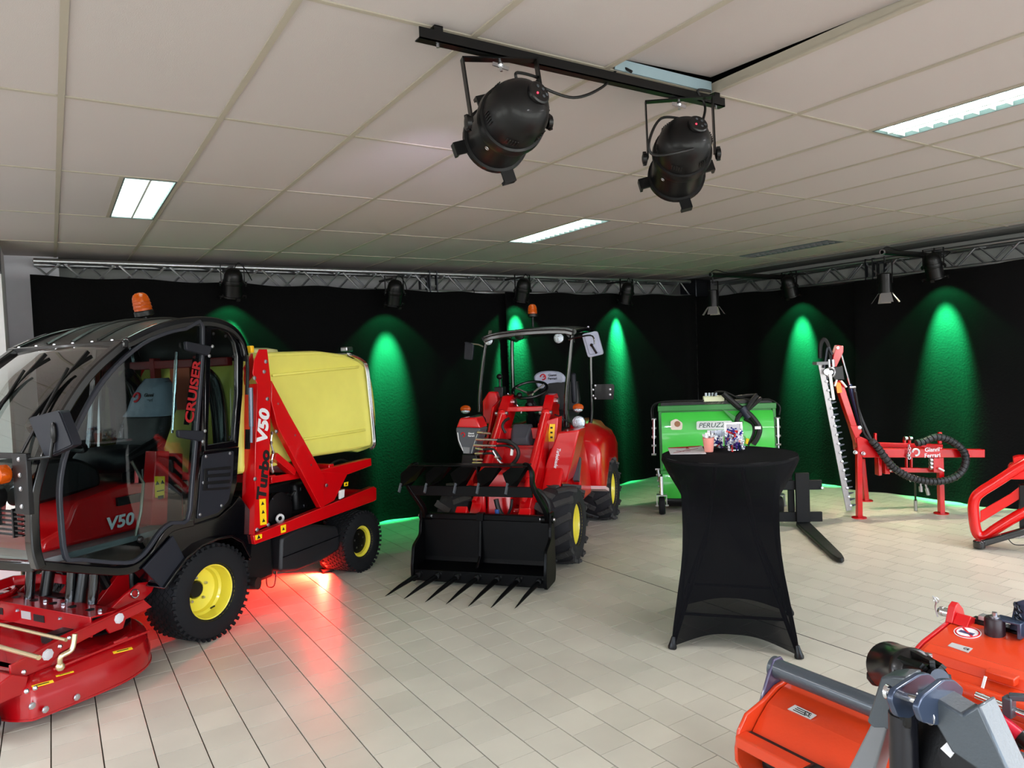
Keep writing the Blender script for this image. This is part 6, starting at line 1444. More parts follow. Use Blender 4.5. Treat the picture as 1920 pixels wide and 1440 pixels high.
a0, a1 = H.on(1556, 700, 0, .04), H.on(1563, 750, 0, .04); b = MB(); b.bar(a0, a1, .03, .012, up=(1, 0, 0)); b.build('white_lever', WHITE, hc_, bevel=.003)
for p in (((1565, 724), (1569, 712)), ((1577, 714), (1587, 726)), ((1669, 884), (1678, 874)), ((1760, 878), (1770, 883)), ((1705, 896), (1708, 903))):
    a0, a1 = H.on(*p[0], 0, .06), H.on(*p[1], 0, .06); b = MB(); b.cyl(a0, a1, .010, n=8); b.build('white_pin', WHITE, hc_)
ht([(1602, 726), (1604, 745), (1612, 775), (1622, 800), (1634, 826)], .03, .013, 'arm_hose', mat('grey_arm_hose', (60, 60, 64), .5)); ht([(1604, 735), (1610, 770), (1620, 812), (1640, 835)], .05, .012, 'arm_hose')
b = MB(); q = H.on(1602, 726, 0, .03); b.cyl(q-V(0, .05, 0), q+V(0, .01, 0), .013, n=8); b.build('hose_fitting', STEEL, hc_)
hose_pts = [(1634, 826), (1645, 838), (1658, 856), (1676, 877), (1700, 892), (1728, 901), (1758, 903), (1785, 897), (1803, 884), (1811, 864), (1806, 845), (1790, 831), (1772, 822), (1752, 820), (1732, 828), (1718, 831)]
ST = spline([H.on(*p, 0, .10) for p in hose_pts], 8)
b = MB(); b.tube(ST, .034, 12); bh = b.build('bundled_hose', mat('hose_sheath', (40, 40, 43), .45, bump=.3, bscale=80), hc_)
b = MB()
L_ = 0
for i in range(1, len(ST)-1):
    seg = (ST[i]-ST[i-1]).length; L_ += seg
    if L_ > .035:
        L_ = 0; d = (ST[i+1]-ST[i-1]).normalized(); b.torus(ST[i], (d+V(0, .12, 0)).normalized(), .034, .0055, 14, 5)
sp_o = b.build('spiral_wrap', BLACK, bh); sp_o['kind'] = 'stuff'
hp([(1643, 856), (1650, 856), (1650, 890), (1644, 891)], -.06, .02, 'bracket_upright'); hp([(1655, 858), (1664, 858), (1665, 888), (1656, 888)], -.04, .04, 'bracket_upright'); hp([(1746, 858), (1758, 858), (1758, 886), (1746, 885)], -.04, .04, 'bracket_upright')
hp([(1656, 876), (1762, 878), (1762, 886), (1656, 885)], -.06, -.02, 'lower_tube'); hp([(1698, 856), (1701, 856), (1701, 877), (1698, 877)], -.06, -.03, 'tie_rod'); hp([(1707, 856), (1710, 856), (1710, 877), (1707, 877)], -.06, -.03, 'tie_rod')
for p in (((1639, 812), (1643, 812), (1643, 830), (1639, 830)), ((1759, 810), (1765, 810), (1765, 832), (1759, 832)), ((1694, 820), (1698, 820), (1698, 840), (1694, 840)), ((1703, 820), (1707, 820), (1707, 840), (1703, 840))): hp(p, -.28, -.25, 'stand_pin')
bolts([H.on(*p, 0, .05) for p in ((1664, 868), (1664, 875), (1743, 863), (1743, 870), (1743, 877), (1696, 822), (1705, 822))], (0, 1, 0), .018, .03, STEEL, hc_, 'nut')
b = MB()
for k in range(6):
    q = H.on(1704+(k % 2), 836+k*4.5, 0, .07); b.torus(q, (1, 0, 0) if k % 2 else (0, 1, 0), .013, .004, 10, 5)
b.ball(H.on(1703, 854, 0, .06), .022, 10); b.build('chain', STEEL, hc_)
for p in ((1726, 905, 1727, 922), (1735, 907, 1741, 928)): a0, a1 = H.on(p[0], p[1], 0, .1), H.on(p[2], p[3], 0, .1); b = MB(); b.cyl(a0-V(0, 0, .0), a0+(a1-a0)*.4, .012, n=8); b.cyl(a0+(a1-a0)*.4, a1, .018, n=10); b.build('hose_coupling', STEEL, hc_)
a0 = H.on(1716, 905, 0, .05); a1 = H.loc(PZ(1717, 958)); b = MB(); b.tube([a0, a0*.5+V(a1.x, a1.y, .15)*.5, V(a1.x, a1.y, .10)], .009, 6); b.build('hanging_hose', HOSE, hc_); b = MB(); b.cyl((a1.x, a1.y, .005), (a1.x, a1.y, .12), .016, n=10); b.build('hose_coupling', STEEL, hc_)
q = H.on(1748, 849, 0, .041)
text('Gianni\nFerrari', .058, INKW, hc_, (.042, q.y, q.z+.002), rot3((0, 1, 0), (0, 0, 1)), bold=.02, label='white maker lettering')
q = H.on(1717, 848, 0, .042); b = MB(); b.torus(q, (1, 0, 0), .033, .010, 20, 6, arc=.8); b.build('emblem', INKW, hc_, label='round white emblem')

# ================================================================== red bale clamp at the right edge
R_ = Frame(6.49, 2.93, -155)
bc = at(R_, 'bale_clamp', 'red tubular bale clamp at the right edge of the picture', 'bale clamp')
CR_ = mat('bright_red_tube', (225, 14, 12), .25, 0, .6)
lp_ = R_.front([(1990, 835), (1920, 871), (1870, 903), (1840, 922), (1828, 935), (1825, 955), (1829, 990), (1836, 1004), (1850, 1004), (1870, 990), (1920, 960), (1990, 922)], 0)
b = MB(); b.tube(spline([(0, y, z) for y, z in lp_], 6), .042, 16); b.build('clamp_tube', CR_, bc)
b = MB(); b.prism(R_.front([(1838, 958), (1895, 925), (1912, 912), (1912, 935), (1838, 980)], -.02), 0, -.03, -.01); b.build('inner_plate', CR_, bc, bevel=.003)
b = MB(); b.prism(R_.front([(1892, 872), (1900, 868), (1899, 858), (1912, 855), (1990, 856), (1990, 900), (1884, 898)], -.03), 0, -.12, -.01); b.build('pivot_bracket', CR_, bc, bevel=.006)
b = MB(); b.prism(R_.front([(1911, 910), (1985, 905), (1985, 990), (1912, 992)], .02), 0, -.06, .02); b.build('black_upright', BLACK, bc, bevel=.004)
a0 = R_.loc(PZ(1836, 1020, .04)); a1 = R_.on(1990, 975, 0, 0); 
b = MB(); b.bar(a0, a1, .05, .055); b.cyl(a0-V(0, .0, .035), a0+V(0, 0, .03), .045, n=18); b.build('black_arm', BLACKG, bc, bevel=.01)
b = MB(); b.tube(spline([R_.on(*p, 0, .04) for p in ((1885, 1006), (1896, 1003), (1906, 1006), (1930, 1005))], 5), .016, 10); b.ball(R_.on(1896, 1003, 0, .05), .034, 10); b.build('chrome_hitch', CHROME, bc)
b = MB(); b.tube(spline([R_.on(*p, 0, .05) for p in ((1890, 1010), (1900, 1020), (1918, 1022), (1960, 1018))], 5), .004, 6); b.build('wire', HOSE, bc)

# ================================================================== bar table with stretch cover
TX, TY = 3.455, 2.975
tb = thing('bar_table', 'round-topped bar table hidden under a black stretch cover', 'table', (TX, TY, 0), math.radians(175))
TS = mat('table_steel', (40, 40, 44), .4, .6)
b = MB(); b.lathe([(.001, 1.07), (.38, 1.07), (.392, 1.08), (.392, 1.088), (.001, 1.092)], (0, 0, 0), (0, 0, 1), 40, cap=False); b.build('table_top', WHITE, tb)
for k in range(4):
    a = PI/2*k; b = MB(); b.tube([(.10*math.cos(a), .10*math.sin(a), 1.07), (.20*math.cos(a), .20*math.sin(a), .6), (.488*math.cos(a), .488*math.sin(a), .012)], .013, 10); b.build('leg', TS, tb)
b = MB()
for k in range(4): a, c = PI/2*k, PI/2*(k+1); r = .40; b.cyl((r*math.cos(a), r*math.sin(a), .19), (r*math.cos(c), r*math.sin(c), .19), .009, n=8)
b.build('foot_rail', TS, tb)
SHEER = mat('black_stretch_cloth_sheer', (7, 7, 10), .85, spec=.12, bump=.12, bscale=500, alpha=.93)
prR = [(1.094, .398), (1.07, .404), (1.03, .392), (.97, .385), (.90, .382), (.80, .38), (.68, .38), (.56, .388), (.45, .405), (.34, .43), (.22, .456), (.12, .478), (.02, .494)]
def rz_(z):
    for (z0, r0), (z1, r1) in zip(prR, prR[1:]):
        if z <= z0 and z >= z1: t = (z0-z)/(z0-z1); return r0*(1-t)+r1*t
    return prR[-1][1]
def cvf(u, v):
    a = 2*PI*v; k = abs(((a/(PI/2)) % 1)-.5)*2       # 1 at a leg, 0 between legs
    hem = .012+.085*(1-k**3)
    z = 1.094-(1.094-hem)*u**.95
    r = rz_(z); ph = ((a % (PI/2))-PI/4); sq = math.cos(PI/4)/math.cos(ph)
    m_ = max(0, min(1, (1.07-z)/.33)); m_ = m_*m_*(3-2*m_)
    r = r*(1-m_)+r*(sq*.93+.07*k**6)*m_
    return (r*math.cos(a), r*math.sin(a), z+.0015*math.sin(a*9)*(z > 1.0))
b = MB(); NU, NV = 40, 96
b.grid(cvf, NU, NV)
b.lathe([(.398, 1.094), (.2, 1.0945), (.001, 1.0945)], (0, 0, 0), (0, 0, 1), 96, cap=False)
cv = b.build('table_cover', SHEER, None, smooth=80); cv.location = (TX, TY, 0); cv.rotation_euler.z = math.radians(175)
tag(cv, 'black stretch cover pulled over the round bar table', 'table cover')
b = MB()
for k in range(4): a = PI/2*k; b.lathe([(.024, 0), (.026, .012), (.018, .04), (.012, .07)], (.49*math.cos(a), .49*math.sin(a), 0), (-.2*math.cos(a), -.2*math.sin(a), 1), 14)
b.build('foot_pocket', BLACK, cv)
ZT = 1.0955
# flyer
fq = [PZ(*p, ZT) for p in ((1252, 840), (1316, 836), (1324, 851), (1257, 852))]
b = MB(); b.add([(q.x, q.y, ZT) for q in fq]+[(q.x, q.y, ZT+.002) for q in fq], [(3, 2, 1, 0), (4, 5, 6, 7), (0, 1, 5, 4), (1, 2, 6, 5), (2, 3, 7, 6), (3, 0, 4, 7)])
fl_ = tag(b.build('flyer', mat('glossy_paper', (235, 230, 232), .3), smooth=0), 'white printed flyer with red pictures lying on the bar table', 'flyer')
o_ = fq[0]; ex = fq[1]-fq[0]; ey = fq[3]-fq[0]
def fp_at(u, v, z=.0025): p = fq[0]*(1-u)*(1-v)+fq[1]*u*(1-v)+fq[2]*u*v+fq[3]*(1-u)*v; return (p.x, p.y, ZT+z)
b = MB(); b.add([fp_at(.02, .0), fp_at(.98, .0), fp_at(.9, .12), fp_at(.4, .2), fp_at(.02, .12)], [(0, 1, 2, 3, 4)]); b.add([fp_at(.55, .05), fp_at(.62, .35), fp_at(.5, .3)], [(0, 1, 2)]); b.build('red_heading', INKR, fl_, smooth=0)
b = MB()
for (u0, v0, u1, v1) in ((.1, .85, .5, .5), (.2, .6, .6, .65), (.5, .5, .85, .35)): b.tube([fp_at(u0, v0), fp_at((u0+u1)/2, (v0+v1)/2+.05), fp_at(u1, v1)], .002, 4)
b.build('printed_picture', mat('dark_red_print', (110, 40, 50), .4), fl_, smooth=0)
# paper cup
def onT(px, py): return PZ(px, py, ZT)
c = onT(1329, 847)
cup = thing('paper_cup', 'red checked paper cup with napkins on the bar table', 'cup', (c.x, c.y, ZT))
PL = bpy.data.materials.new('red_check_paper'); PL.use_nodes = True; n = PL.node_tree; bs_ = n.nodes['Principled BSDF']; tcn = n.nodes.new('ShaderNodeTexCoord')
ck = n.nodes.new('ShaderNodeTexBrick'); ck.inputs['Color1'].default_value = lin((206, 60, 52))+(1,); ck.inputs['Color2'].default_value = lin((220, 90, 70))+(1,); ck.inputs['Mortar'].default_value = lin((240, 214, 200))+(1,)
ck.inputs['Scale'].default_value = 90; ck.inputs['Mortar Size'].default_value = .05; ck.offset = 0; ck.inputs['Brick Width'].default_value = .5; ck.inputs['Row Height'].default_value = .5
mp2 = n.nodes.new('ShaderNodeMapping'); mp2.inputs['Rotation'].default_value = (PI/2, 0, .9)
n.links.new(tcn.outputs['Object'], mp2.inputs[0]); n.links.new(mp2.outputs[0], ck.inputs['Vector']); n.links.new(ck.outputs['Color'], bs_.inputs['Base Color'])
b = MB(); b.lathe([(.026, 0), (.027, .002), (.036, .088), (.038, .09), (.034, .088), (.025, .004), (.001, .004)], (0, 0, 0), (0, 0, 1), 28); b.build('cup_wall', PL, cup)
b = MB(); b.tube([(.012, 0, .03), (.0, .01, .12)], .006, 6); b.build('stirrer', mat('pale_stick', (235, 225, 205), .6), cup)
random.seed(11)
def crumple(b, c, s, seed):
    rnd = random.Random(seed); P = V(c); 
    v = []; n_ = 7
    for i in range(n_):
        for j in range(n_): v.append(P+V((i/(n_-1)-.5)*s[0]+rnd.uniform(-.1, .1)*s[0], (j/(n_-1)-.5)*s[1]+rnd.uniform(-.1, .1)*s[1], rnd.uniform(-.5, .5)*s[2]))
    b.add(v, [(i*n_+j, i*n_+j+1, (i+1)*n_+j+1, (i+1)*n_+j) for i in range(n_-1) for j in range(n_-1)])
b = MB(); crumple(b, (.0, 0, .10), (.05, .05, .04), 3); b.build('napkin', mat('white_tissue', (235, 235, 240), .7), cup, smooth=0)
FOIL = [mat('foil_'+n_, c_, .25, .3, .3) for n_, c_ in (('red', (205, 30, 36)), ('blue', (40, 44, 150)), ('white', (230, 228, 236)), ('purple', (84, 50, 140)), ('silver', (190, 194, 204)))]
def candy_mesh(k):
    b = MB(); b.ball((0, 0, 0), (.011, .007, .007), 8)
    for s in (-1, 1): b.lathe([(.002, 0), (.009, .010), (.007, .011)], (s*.009, 0, 0), (s, 0, 0), 6, cap=False)
    me = b.mesh('sweet', smooth=50); me.materials.append(FOIL[k]); return me
CM = [candy_mesh(k) for k in range(5)]; CN = ['red', 'dark blue', 'white', 'purple', 'silver']
def bowl(px, py, r, h, label, n_, heap, group, where):
    c = onT(px, py); t = thing('glass_bowl', label, 'glass bowl', (c.x, c.y, ZT), 0, 'glass bowls on the bar table')
    pr = [(r*.6, .002), (r*.86, h*.2), (r, h*.45), (r*.96, h*.8), (r*.90, h), (r*.87, h), (r*.93, h*.8), (r*.96, h*.45), (r*.82, h*.22), (r*.5, .008), (.001, .008)]
    b = MB(); b.lathe([(.001, .001)]+pr, (0, 0, 0), (0, 0, 1), 32, cap=False); b.build('bowl_wall', CLEAR, t)
    rnd = random.Random(px)
    for k in range(n_):
        z = .018+(h*heap)*(k/n_)+rnd.uniform(0, .004); rr = r*.78*math.sqrt(rnd.random())*(1 if z < h else .75); a = rnd.uniform(0, 6.28)
        i = rnd.choice((0, 1, 1, 2, 2, 3, 4)); o = bpy.data.objects.new('sweet', CM[i]); COL.objects.link(o); o.location = (c.x+rr*math.cos(a), c.y+rr*math.sin(a), ZT+z); o.rotation_euler = (rnd.uniform(0, 6), rnd.uniform(0, 6), rnd.uniform(0, 6))
        tag(o, '%s foil-wrapped sweet in the %s' % (CN[i], where), 'sweet', '%s sweets in the %s' % (CN[i], where))
    return t
bowl(1379, 846, .066, .10, 'glass bowl heaped with red, white and blue wrapped sweets on the bar table', 70, 1.15, 'sweets in the glass bowl', 'right-hand glass bowl')
bowl(1340, 842, .058, .10, 'glass bowl with a few wrapped sweets behind the checked cup', 16, .5, 'few', 'bowl behind the checked cup')
c = onT(1382, 838); 
b = MB(); q = [(-.055, -.004, 0), (.055, -.004, 0)]
cdx = thing('silver_card', 'upright silver metallic display card behind the sweets', 'display card', (c.x+.05, c.y+.07, ZT), math.radians(-36))
b = MB(); b.box(-.06, .06, -.003, .003, 0, .155); b.build('card_panel', mat('brushed_silver_card', (140, 136, 142), .3, .7, var=.2, vscale=3), cdx, bevel=.001)
b = MB(); b.ring([(-.06, .0), (.06, .0), (.06, .155), (-.06, .155)], [(-.045, .015), (.045, .015), (.045, .14), (-.045, .14)], 1, -.008, -.003); b.build('card_border', CHROME, cdx, bevel=.002)
b = MB(); c = onT(1384, 845); crumple(b, (c.x, c.y, ZT+.112), (.07, .05, .03), 5); tag(b.build('foil_wrapper', mat('crinkled_foil', (225, 228, 238), .25, .5), smooth=0), 'crumpled white foil wrapper on top of the sweets', 'wrapper')
b = MB(); c = onT(1349, 842); crumple(b, (c.x, c.y, ZT+.10), (.09, .06, .05), 6); tag(b.build('cellophane', mat('printed_cellophane', (205, 215, 232), .25, .1, alpha=.75), smooth=0), 'crumpled clear cellophane beside the checked cup', 'wrapper')
# cable running out from the table foot
cable('floor_cable', [(3.72, 2.0+k*.0, .008) if False else (3.709, 2.6-k*.25, .009) for k in range(2)], .002, 'thin dark line', None) if False else None

# ================================================================== orange flail mowers in the foreground
F1 = Frame(1.82, 1.75, -90)
m1 = at(F1, 'flail_mower', 'orange flail mower with grey roller tube, nearest the camera at bottom right', 'flail mower', 'orange flail mowers in the foreground')
LN = 1.30
def f1p(poly, x0, x1, name, m=REDORANGE, bev=.004, par=None): b = MB(); b.prism(poly, 0, x0, x1); return b.build(name, m, par or m1, bevel=bev)
hood = [(.245, .305), (.305, .365), (.36, .408), (.43, .438), (.50, .452), (.56, .44), (.60, .36), (.60, .12), (.56, .10), (.56, .34), (.53, .42), (.50, .437), (.435, .424), (.365, .395), (.315, .352), (.258, .295)]
b = MB(); b.prism(hood, 0, .02, LN); hd1 = b.build('hood', REDORANGE, m1, smooth=12)
b = MB(); b.box(.02, LN, .238, .262, .27, .333); b.build('gap_shade_bar', INK, m1)  # black bar standing in for the shade in the gap between hood and beam
ep = [(.19, .285), (.205, .345), (.25, .395), (.345, .418), (.42, .452), (.50, .462), (.60, .43), (.66, .30), (.66, .06), (.22, .06), (.215, .20), (.19, .24)]
f1p(ep, 0, .014, 'end_plate'); f1p(ep, LN, LN+.014, 'end_plate')
b = MB(); b.bar((.01, .215, .315), (LN, .215, .315), .06, .045); b.build('front_beam', REDORANGE, m1, bevel=.006)
gpz = [(.36, .405), (.415, .525), (.46, .535), (.515, .41), (.50, .37), (.38, .37)]
f1p([(.345, .40), (.40, .50), (.43, .545), (.475, .545), (.51, .50), (.545, .40)], -.012, .0, 'roller_bracket', mat('purple_grey_plate', (72, 66, 92), .35, .2, .3))
b = MB(); b.cyl((-.005, .45, .505), (LN, .45, .505), .036, n=28); b.cyl((-.02, .45, .505), (-.005, .45, .505), .042, n=28); b.build('grey_tube', GREYP, m1)
b = MB(); b.cyl((.03, .42, .09), (LN-.03, .42, .09), .085, n=24); b.build('ground_roller', BLACK, m1)
b = MB(); b.cyl((.05, .33, .22), (LN-.05, .33, .22), .05, n=16); b.build('flail_rotor', BLACK, m1)
lq = [F1.on(*p, 0, 0) for p in ((0, 0),)] 
def hood_pt(px, py):
    """sight line meets the sloping lower facet of the hood"""
    p0 = Vector((0, .305, .3665)); p1 = Vector((0, .36, .4095)); n_ = (p1-p0).cross(Vector((1, 0, 0)))
    nw = F1.ax[0]*n_.x+F1.ax[1]*n_.y+F1.ax[2]*n_.z; pw = F1.w(*p0); d = ray(px, py); t_ = (pw-CAM).dot(nw)/d.dot(nw); return F1.loc(CAM+d*t_)
pts = [hood_pt(*p) for p in ((1477, 1330), (1491, 1322), (1531, 1341), (1519, 1349))]
nn = V(0, -.6, .8)*.002
b = MB(); b.add([q+nn for q in pts]+[q-nn for q in pts], [(0, 1, 2, 3), (7, 6, 5, 4), (0, 4, 5, 1), (1, 5, 6, 2), (2, 6, 7, 3), (3, 7, 4, 0)]); lb1 = b.build('rating_plate', STICKW, m1)
cc = (pts[2]+pts[3])/2*.75+(pts[0]+pts[1])/2*.25; tr = (pts[2]-pts[1]).normalized(); tu = (pts[1]-pts[0]).normalized()
text('CE', .022, INK, lb1, cc+nn*1.2, rot3(tr, tu), bold=.01)
cc = (pts[2]+pts[3])/2*.4+(pts[0]+pts[1])/2*.6; b = MB()
for k in range(3): b.bar(cc+nn*1.2-tr*.02+tu*(.008-.008*k), cc+nn*1.2+tr*.03+tu*(.008-.008*k), .003, .0006, up=nn)
b.build('small_print', INK, lb1)
# grey three-point headstock
HY = -.05
def hs(pts, y0, y1, name, m=GREYP, bev=.006): b = MB(); b.prism([tuple(F1.on(*p, 1, (y0+y1)/2))[0::2] for p in pts], 1, y0, y1); return b.build(name, m, m1, bevel=bev)
hs([(1645, 1352), (1678, 1352), (1640, 1480), (1570, 1500)], .02, .09, 'left_leg', GREYL)
hs([(1666, 1262), (1690, 1260), (1714, 1262), (1716, 1360), (1655, 1360), (1640, 1345)], .02, .10, 'headstock_left_box')
hs([(1766, 1298), (1820, 1330), (1850, 1312), (1900, 1420), (1960, 1540), (1905, 1560), (1852, 1435), (1800, 1400), (1768, 1345)], -.09, -.01, 'headstock_right_box')
hs([(1708, 1270), (1766, 1298), (1770, 1345), (1716, 1330)], .0, .06, 'headstock_bridge')
for dx, pl_ in ((0, ((1664, 1312), (1670, 1292), (1718, 1262), (1736, 1260), (1752, 1275), (1748, 1300), (1700, 1345), (1676, 1342))), (1, ((1712, 1325), (1722, 1303), (1762, 1272), (1782, 1272), (1800, 1288), (1790, 1330), (1752, 1358), (1722, 1352)))):
    b = MB(); cs = [F1.on(*p, 0, .78+.075*dx) for p in pl_]
    b.prism(rounded([(c.y, c.z) for c in cs], .012), 0, .775+.075*dx, .79+.075*dx); b.build('top_link_lug', mat('blue_grey_lug', (58, 70, 92), .3, .4, .4), m1, bevel=.003)
p0, p1 = F1.on(1668, 1298, 1, -.10), F1.on(1738, 1318, 1, -.10)
b = MB(); b.cyl(p0, p1, .010, n=14); b.lathe([(.016, 0), (.018, .008), (.010, .012)], p0, p0-p1, 12); b.ball(p1-(p1-p0)*.06, .016, 10); pn = b.build('top_link_pin', CHROME, m1)
b = MB(); q = p1-(p1-p0)*.05; b.torus(q+V(.01, -.005, -.028), (.4, 1, 0), .018, .0022, 18, 6); b.cyl(q-V(.02, 0, -.015), q+V(.02, 0, -.015), .0022, n=6); b.build('linch_pin', STEEL, pn)
b = MB(); q = p0+(p1-p0)*.32; b.torus(q, p1-p0, .013, .004, 12, 6); b.tube([q+V(0, 0, -.01), q+V(0, 0, -.06)], .006, 6); b.build('black_strap', BLACK, m1)
t0, t1 = F1.on(1693, 1345, 1, -.04), F1.on(1693, 1500, 1, -.04)
b = MB(); b.cyl(t0+V(0, 0, .01), V(t0.x, t0.y, .25), .034, n=22); b.cyl(t0, t0+V(0, 0, .035), .030, n=14); b.build('damper_tube', mat('black_tube_gloss', (18, 18, 26), .3, .1, .3), m1)
b = MB(); b.cbox(F1.on(1690, 1340, 1, -.06), (.05, .02, .06)); b.build('tube_cap', BLACK, m1, bevel=.01)
# black gearbox guard with bright edge
b = MB(); gb0 = F1.on(1790, 1430, 1, .02); b.lathe([(.12, -.05), (.125, 0), (.10, .04), (.001, .05)], gb0, (-.2, -1, .3), 32); b.build('gearbox_guard', DARKPL, m1, smooth=50)
b = MB(); b.prism([tuple(F1.on(*p, 1, -.06))[0::2] for p in ((1765, 1402), (1780, 1388), (1796, 1404), (1784, 1420))], 1, -.065, -.06); b.build('bright_plate', mat('bright_metal_plate', (225, 225, 230), .3, .3), m1)
b = MB(); b.cyl(F1.on(1840, 1450, 1, .1), F1.on(1745, 1350, 1, .22), .03, n=14); b.build('drive_shaft', BLACK, m1)
# cone shaped shaft guard
c0, c1 = F1.on(1671, 1250, 1, .36), F1.on(1754, 1270, 1, .14)
d = (c1-c0); Lc = d.length
b = MB(); b.lathe([(.070, .0), (.0745, 0), (.076, .006), (.074, .012), (.066, Lc*.52), (.068, Lc*.54), (.066, Lc*.58), (.060, Lc*.6), (.040, Lc*.62), (.034, Lc)], c0, d, 36, cap=False)
b.lathe([(.070, .0), (.062, Lc*.5), (.03, Lc*.55)], c0, d, 36, cap=False)
cg = b.build('shaft_guard', mat('black_guard_plastic', (16, 16, 18), .28, 0, .2), m1, smooth=50)
b = MB(); s1, s2 = basis(d)
for k in range(8):
    a = k*PI/4; r_ = (s1*math.cos(a)+s2*math.sin(a)); dn = d.normalized(); b.bar(c0+dn*Lc*.6+r_*.05, c0+dn*Lc*.98+r_*.032, .014, .02, up=r_)
b.build('guard_ribs', BLACK, cg)
ear = F1.on(1640, 1258, 1, .36); b = MB(); b.ball(c0+(ear-c0)*.9+V(0, 0, -.02), (.03, .03, .03), 10); b.cyl(c0+(ear-c0)*.9, ear+V(-.01, 0, .01), .008, n=8); b.ball(ear+V(-.01, 0, .01), .011, 8); b.build('guard_catch', BLACK, cg)
b = MB(); b.cyl(c1, c1+d.normalized()*.03, .024, n=16); b.build('splined_stub', DSTEEL, m1)
b = MB(); b.cyl((.33, .20, .33), (.33, .17, .33), .04, n=18); b.cyl((.335, .24, .10), (.335, .16, .10), .09, n=24); b.build('front_skid_roller', BLACK, m1)
b = MB(); b.prism([(.40, .18), (.55, .18), (.60, .10), (.60, .30), (.45, .32)], 2, .33, .36); b.build('mount_plate', REDORANGE, m1, bevel=.004)
bolts([(.50, .22, .36), (.30, .17, .33)], (0, -.2, 1), .014, .012, STEEL, m1)

F2 = Frame(2.84, 1.62, -90)
m2 = at(F2, 'flail_mower', 'orange flail mower with a round warning sticker, standing behind the nearest one', 'flail mower', 'orange flail mowers in the foreground')
top2 = [(.02, .33), (.05, .385), (.10, .425), (.19, .455), (.45, .50), (.50, .49), (.52, .40), (.52, .10), (.49, .10), (.49, .40), (.45, .485), (.19, .44), (.11, .41), (.06, .37), (.035, .33), (.035, .10), (.02, .10)]
def f2p(poly, x0, x1, name, m=REDORANGE, bev=.003, par=None): b = MB(); b.prism(poly, 0, x0, x1); return b.build(name, m, par or m2, bevel=bev)
f2p(top2, .02, 1.3, 'hood'); 
f2p([(.01, .08), (.01, .36), (.06, .41), (.12, .435), (.20, .462), (.46, .506), (.53, .50), (.55, .40), (.55, .08)], 0, .015, 'end_plate', mat('red_end_paint', (196, 26, 30), .3, 0, .4))
b = MB(); b.cyl((.015, .045, .375), (1.3, .045, .375), .038, n=24); b.build('front_roll', REDORANGE, m2)
b = MB(); b.prism([(.10, .425), (.12, .46), (.165, .475), (.20, .462), (.19, .455)], 0, .05, 1.3); b.build('stiffening_ridge', REDORANGE, m2, bevel=.003)
f2p([(.40, .495), (.43, .56), (.46, .575), (.50, .54), (.52, .49)], .0, .03, 'end_bracket', mat('red_end_paint', (196, 26, 30), .3, 0, .4))
f2p([(.40, .495), (.44, .535), (.52, .50)], .03, .09, 'bracket_foot', mat('red_end_paint', (196, 26, 30), .3, 0, .4))
c = F2.on(1788, 1152, 1, .44); b = MB(); b.cyl((.0, c.y, c.z), (-.03, c.y, c.z), .02, n=14); b.ball((-.03, c.y, c.z), .022, 12); pb = b.build('lift_pin', CHROME, m2)
b = MB(); b.tube(spline([(-.05, c.y, c.z-.03), (-.06, c.y, c.z+.01), (-.055, c.y, c.z+.04), (-.07, c.y, c.z+.06)], 5), .003, 6); b.torus((-.055, c.y, c.z+.045), (0, 1, 0), .012, .002, 12, 5); b.build('linch_pin', STEEL, pb)
b = MB(); b.box(.07, 1.3, .47, .52, .49, .515); b.build('black_rail', BLACK, m2, bevel=.003)
for x0, x1 in ((.10, .20), (.36, 1.3)):
    b = MB(); b.box(x0, x1, .475, .515, .515, .535); b.build('silver_rail', mat('silver_rail', (190, 190, 190), .35, .8), m2, bevel=.002)
c = F2.on(1861, 1182, 1, .40); b = MB(); b.lathe([(.036, -.03), (.038, 0), (.038, .06), (.033, .068), (.001, .07)], (c.x, .42, .495), (0, 0, 1), 24); b.build('rubber_bush', mat('dark_red_rubber', (36, 20, 26), .4), m2)
b = MB(); b.cyl((c.x, .42, .56), (c.x, .42, .585), .01, n=8); b.lathe([(.02, 0), (.02, .006), (.001, .007)], (c.x, .42, .563), (0, 0, 1), 14); b.build('bush_stud', STEEL, m2)
b = MB(); b.prism([(c.x+.03, .50), (c.x+.055, .63), (c.x+.09, .65), (c.x+.12, .63), (c.x+.17, .52)], 1, .47, .48); b.prism([(c.x, .565), (c.x+.10, .565), (c.x+.10, .50), (c.x+.085, .50), (c.x+.085, .555), (c.x, .555)], 1, .41, .47); b.build('blue_bracket', mat('blue_grey_lug', (58, 70, 92), .3), m2, bevel=.003)
for k in range(6):
    b = MB(); q = F2.on(1906+6*(k % 2), 1136+k*6, 1, .46); b.torus(q, (1, .2*k, .5), .014, .004, 12, 6); b.build('chain_link', DSTEEL, m2)
b = MB(); b.cbox(F2.on(1926, 1158, 1, .5), (.08, .05, .09)); b.build('grey_hitch', GREYP, m2, bevel=.02)
def top_pt(px, py):
    p0 = Vector((0, .19, .456)); p1 = Vector((0, .45, .501)); n_ = (p1-p0).cross(Vector((1, 0, 0)))
    nw = F2.ax[0]*n_.x+F2.ax[1]*n_.y+F2.ax[2]*n_.z; pw = F2.w(*p0); d_ = ray(px, py); return F2.loc(CAM+d_*((pw-CAM).dot(nw)/d_.dot(nw)))
N2 = V(0, -.17, .985)
c = top_pt(1814, 1186)
b = MB(); b.lathe([(.050, .0), (.050, .0015)], c, N2, 32); rs = b.build('round_sticker', INKW, m2, label='round white sticker with a red ring')
b = MB(); b.torus(c+N2*.0016, N2, .043, .0035, 32, 4); b.bar(c+V(-.03, .026, .006), c+V(.03, -.026, -.002), .008, .002, up=N2); b.build('red_ring', INKR, rs)
b = MB()
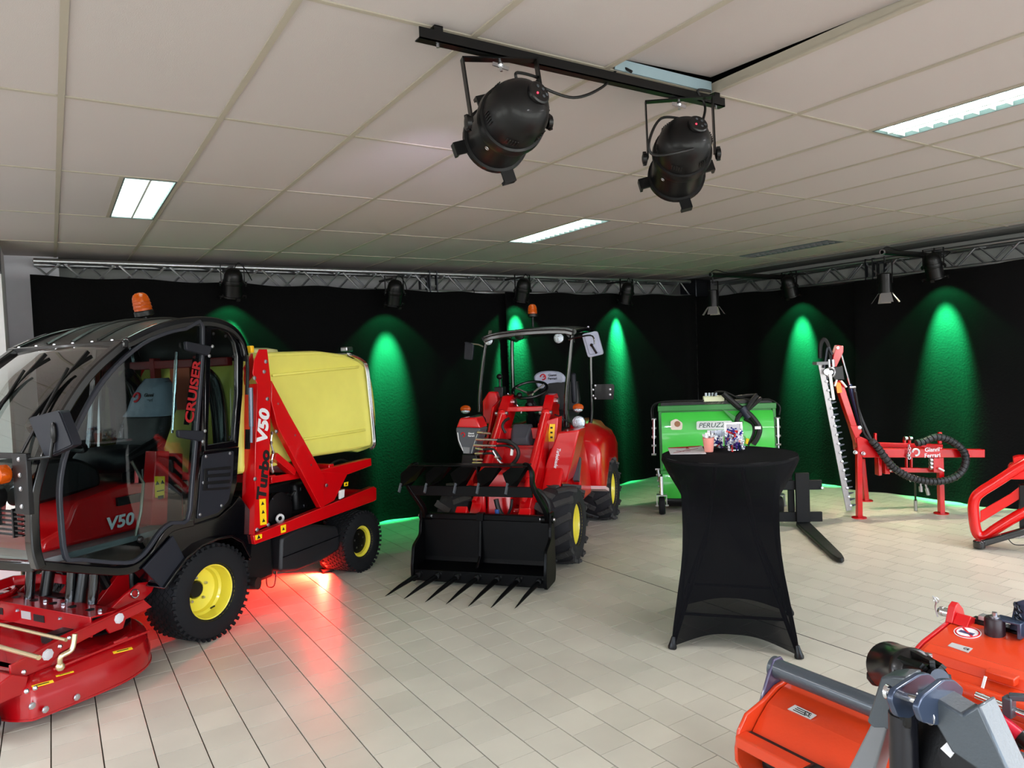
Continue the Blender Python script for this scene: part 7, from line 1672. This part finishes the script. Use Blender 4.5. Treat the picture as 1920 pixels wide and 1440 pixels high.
for k in range(3): b.bar(c+N2*.0018+V(-.028, .012-.012*k, 0), c+N2*.0018+V(.028, .012-.012*k, 0), .006, .002, up=N2)
b.build('dark_print', mat('navy_print', (60, 60, 100), .5), rs)
pts = [top_pt(*p) for p in ((1777, 1211), (1785, 1205), (1824, 1216), (1815, 1224))]; nn = N2*.0012
b = MB(); b.add([q+nn for q in pts]+[q-nn for q in pts], [(0, 1, 2, 3), (7, 6, 5, 4), (0, 4, 5, 1), (1, 5, 6, 2), (2, 6, 7, 3), (3, 7, 4, 0)]); lb2 = b.build('rating_plate', STICKW, m2)
cc = pts[2]*.4+pts[3]*.4+pts[0]*.1+pts[1]*.1; text('CE', .018, INK, lb2, cc+nn*1.3, rot3((pts[2]-pts[1]), (pts[1]-pts[0])), bold=.01)
bolts([top_pt(1742, 1230)], N2, .014, .012, STEEL, m2)
# rod, clamp and red hose at the frame edge
a0, a1 = F2.on(1830, 1303, 1, -.12), F2.on(1990, 1368, 1, -.12)
b = MB(); b.cyl(a0, a1, .013, n=14); b.build('chrome_rod', CHROME, m2)
b = MB(); q = F2.on(1892, 1322, 1, -.13); b.bar(q+V(0, 0, .03), q-V(0, 0, .04), .03, .04); b.bar(q+V(0, 0, .03), q+V(.12, .05, .05), .03, .02); b.build('rod_clamp', GREYP, m2, bevel=.004)
a0, a1 = F2.on(1868, 1345, 1, -.16), F2.on(1912, 1380, 1, -.16)
b = MB(); b.cyl(a0, a1, .024, n=14); b.build('red_sleeve', mat('crimson_sleeve', (200, 20, 50), .35), m2)
b = MB(); b.cyl(a1, a1+(a1-a0)*1.5, .030, n=14); b.cyl(a0+V(0, 0, -.03), a1+V(0, 0, -.05), .03, n=12); b.build('black_shaft_tube', BLACK, m2)
b = MB(); b.bar(F2.on(1848, 1268, 1, -.03), F2.on(1842, 1290, 1, -.05), .008, .006); b.build('white_tie', WHITE, m2)
b = MB(); b.prism([(.40, .38), (.50, .38), (.50, .44), (.40, .44)], 2, .46, .475) if False else b.box(.30, .40, .08, .13, .44, .47); b.build('raised_block', REDORANGE, m2, bevel=.004)
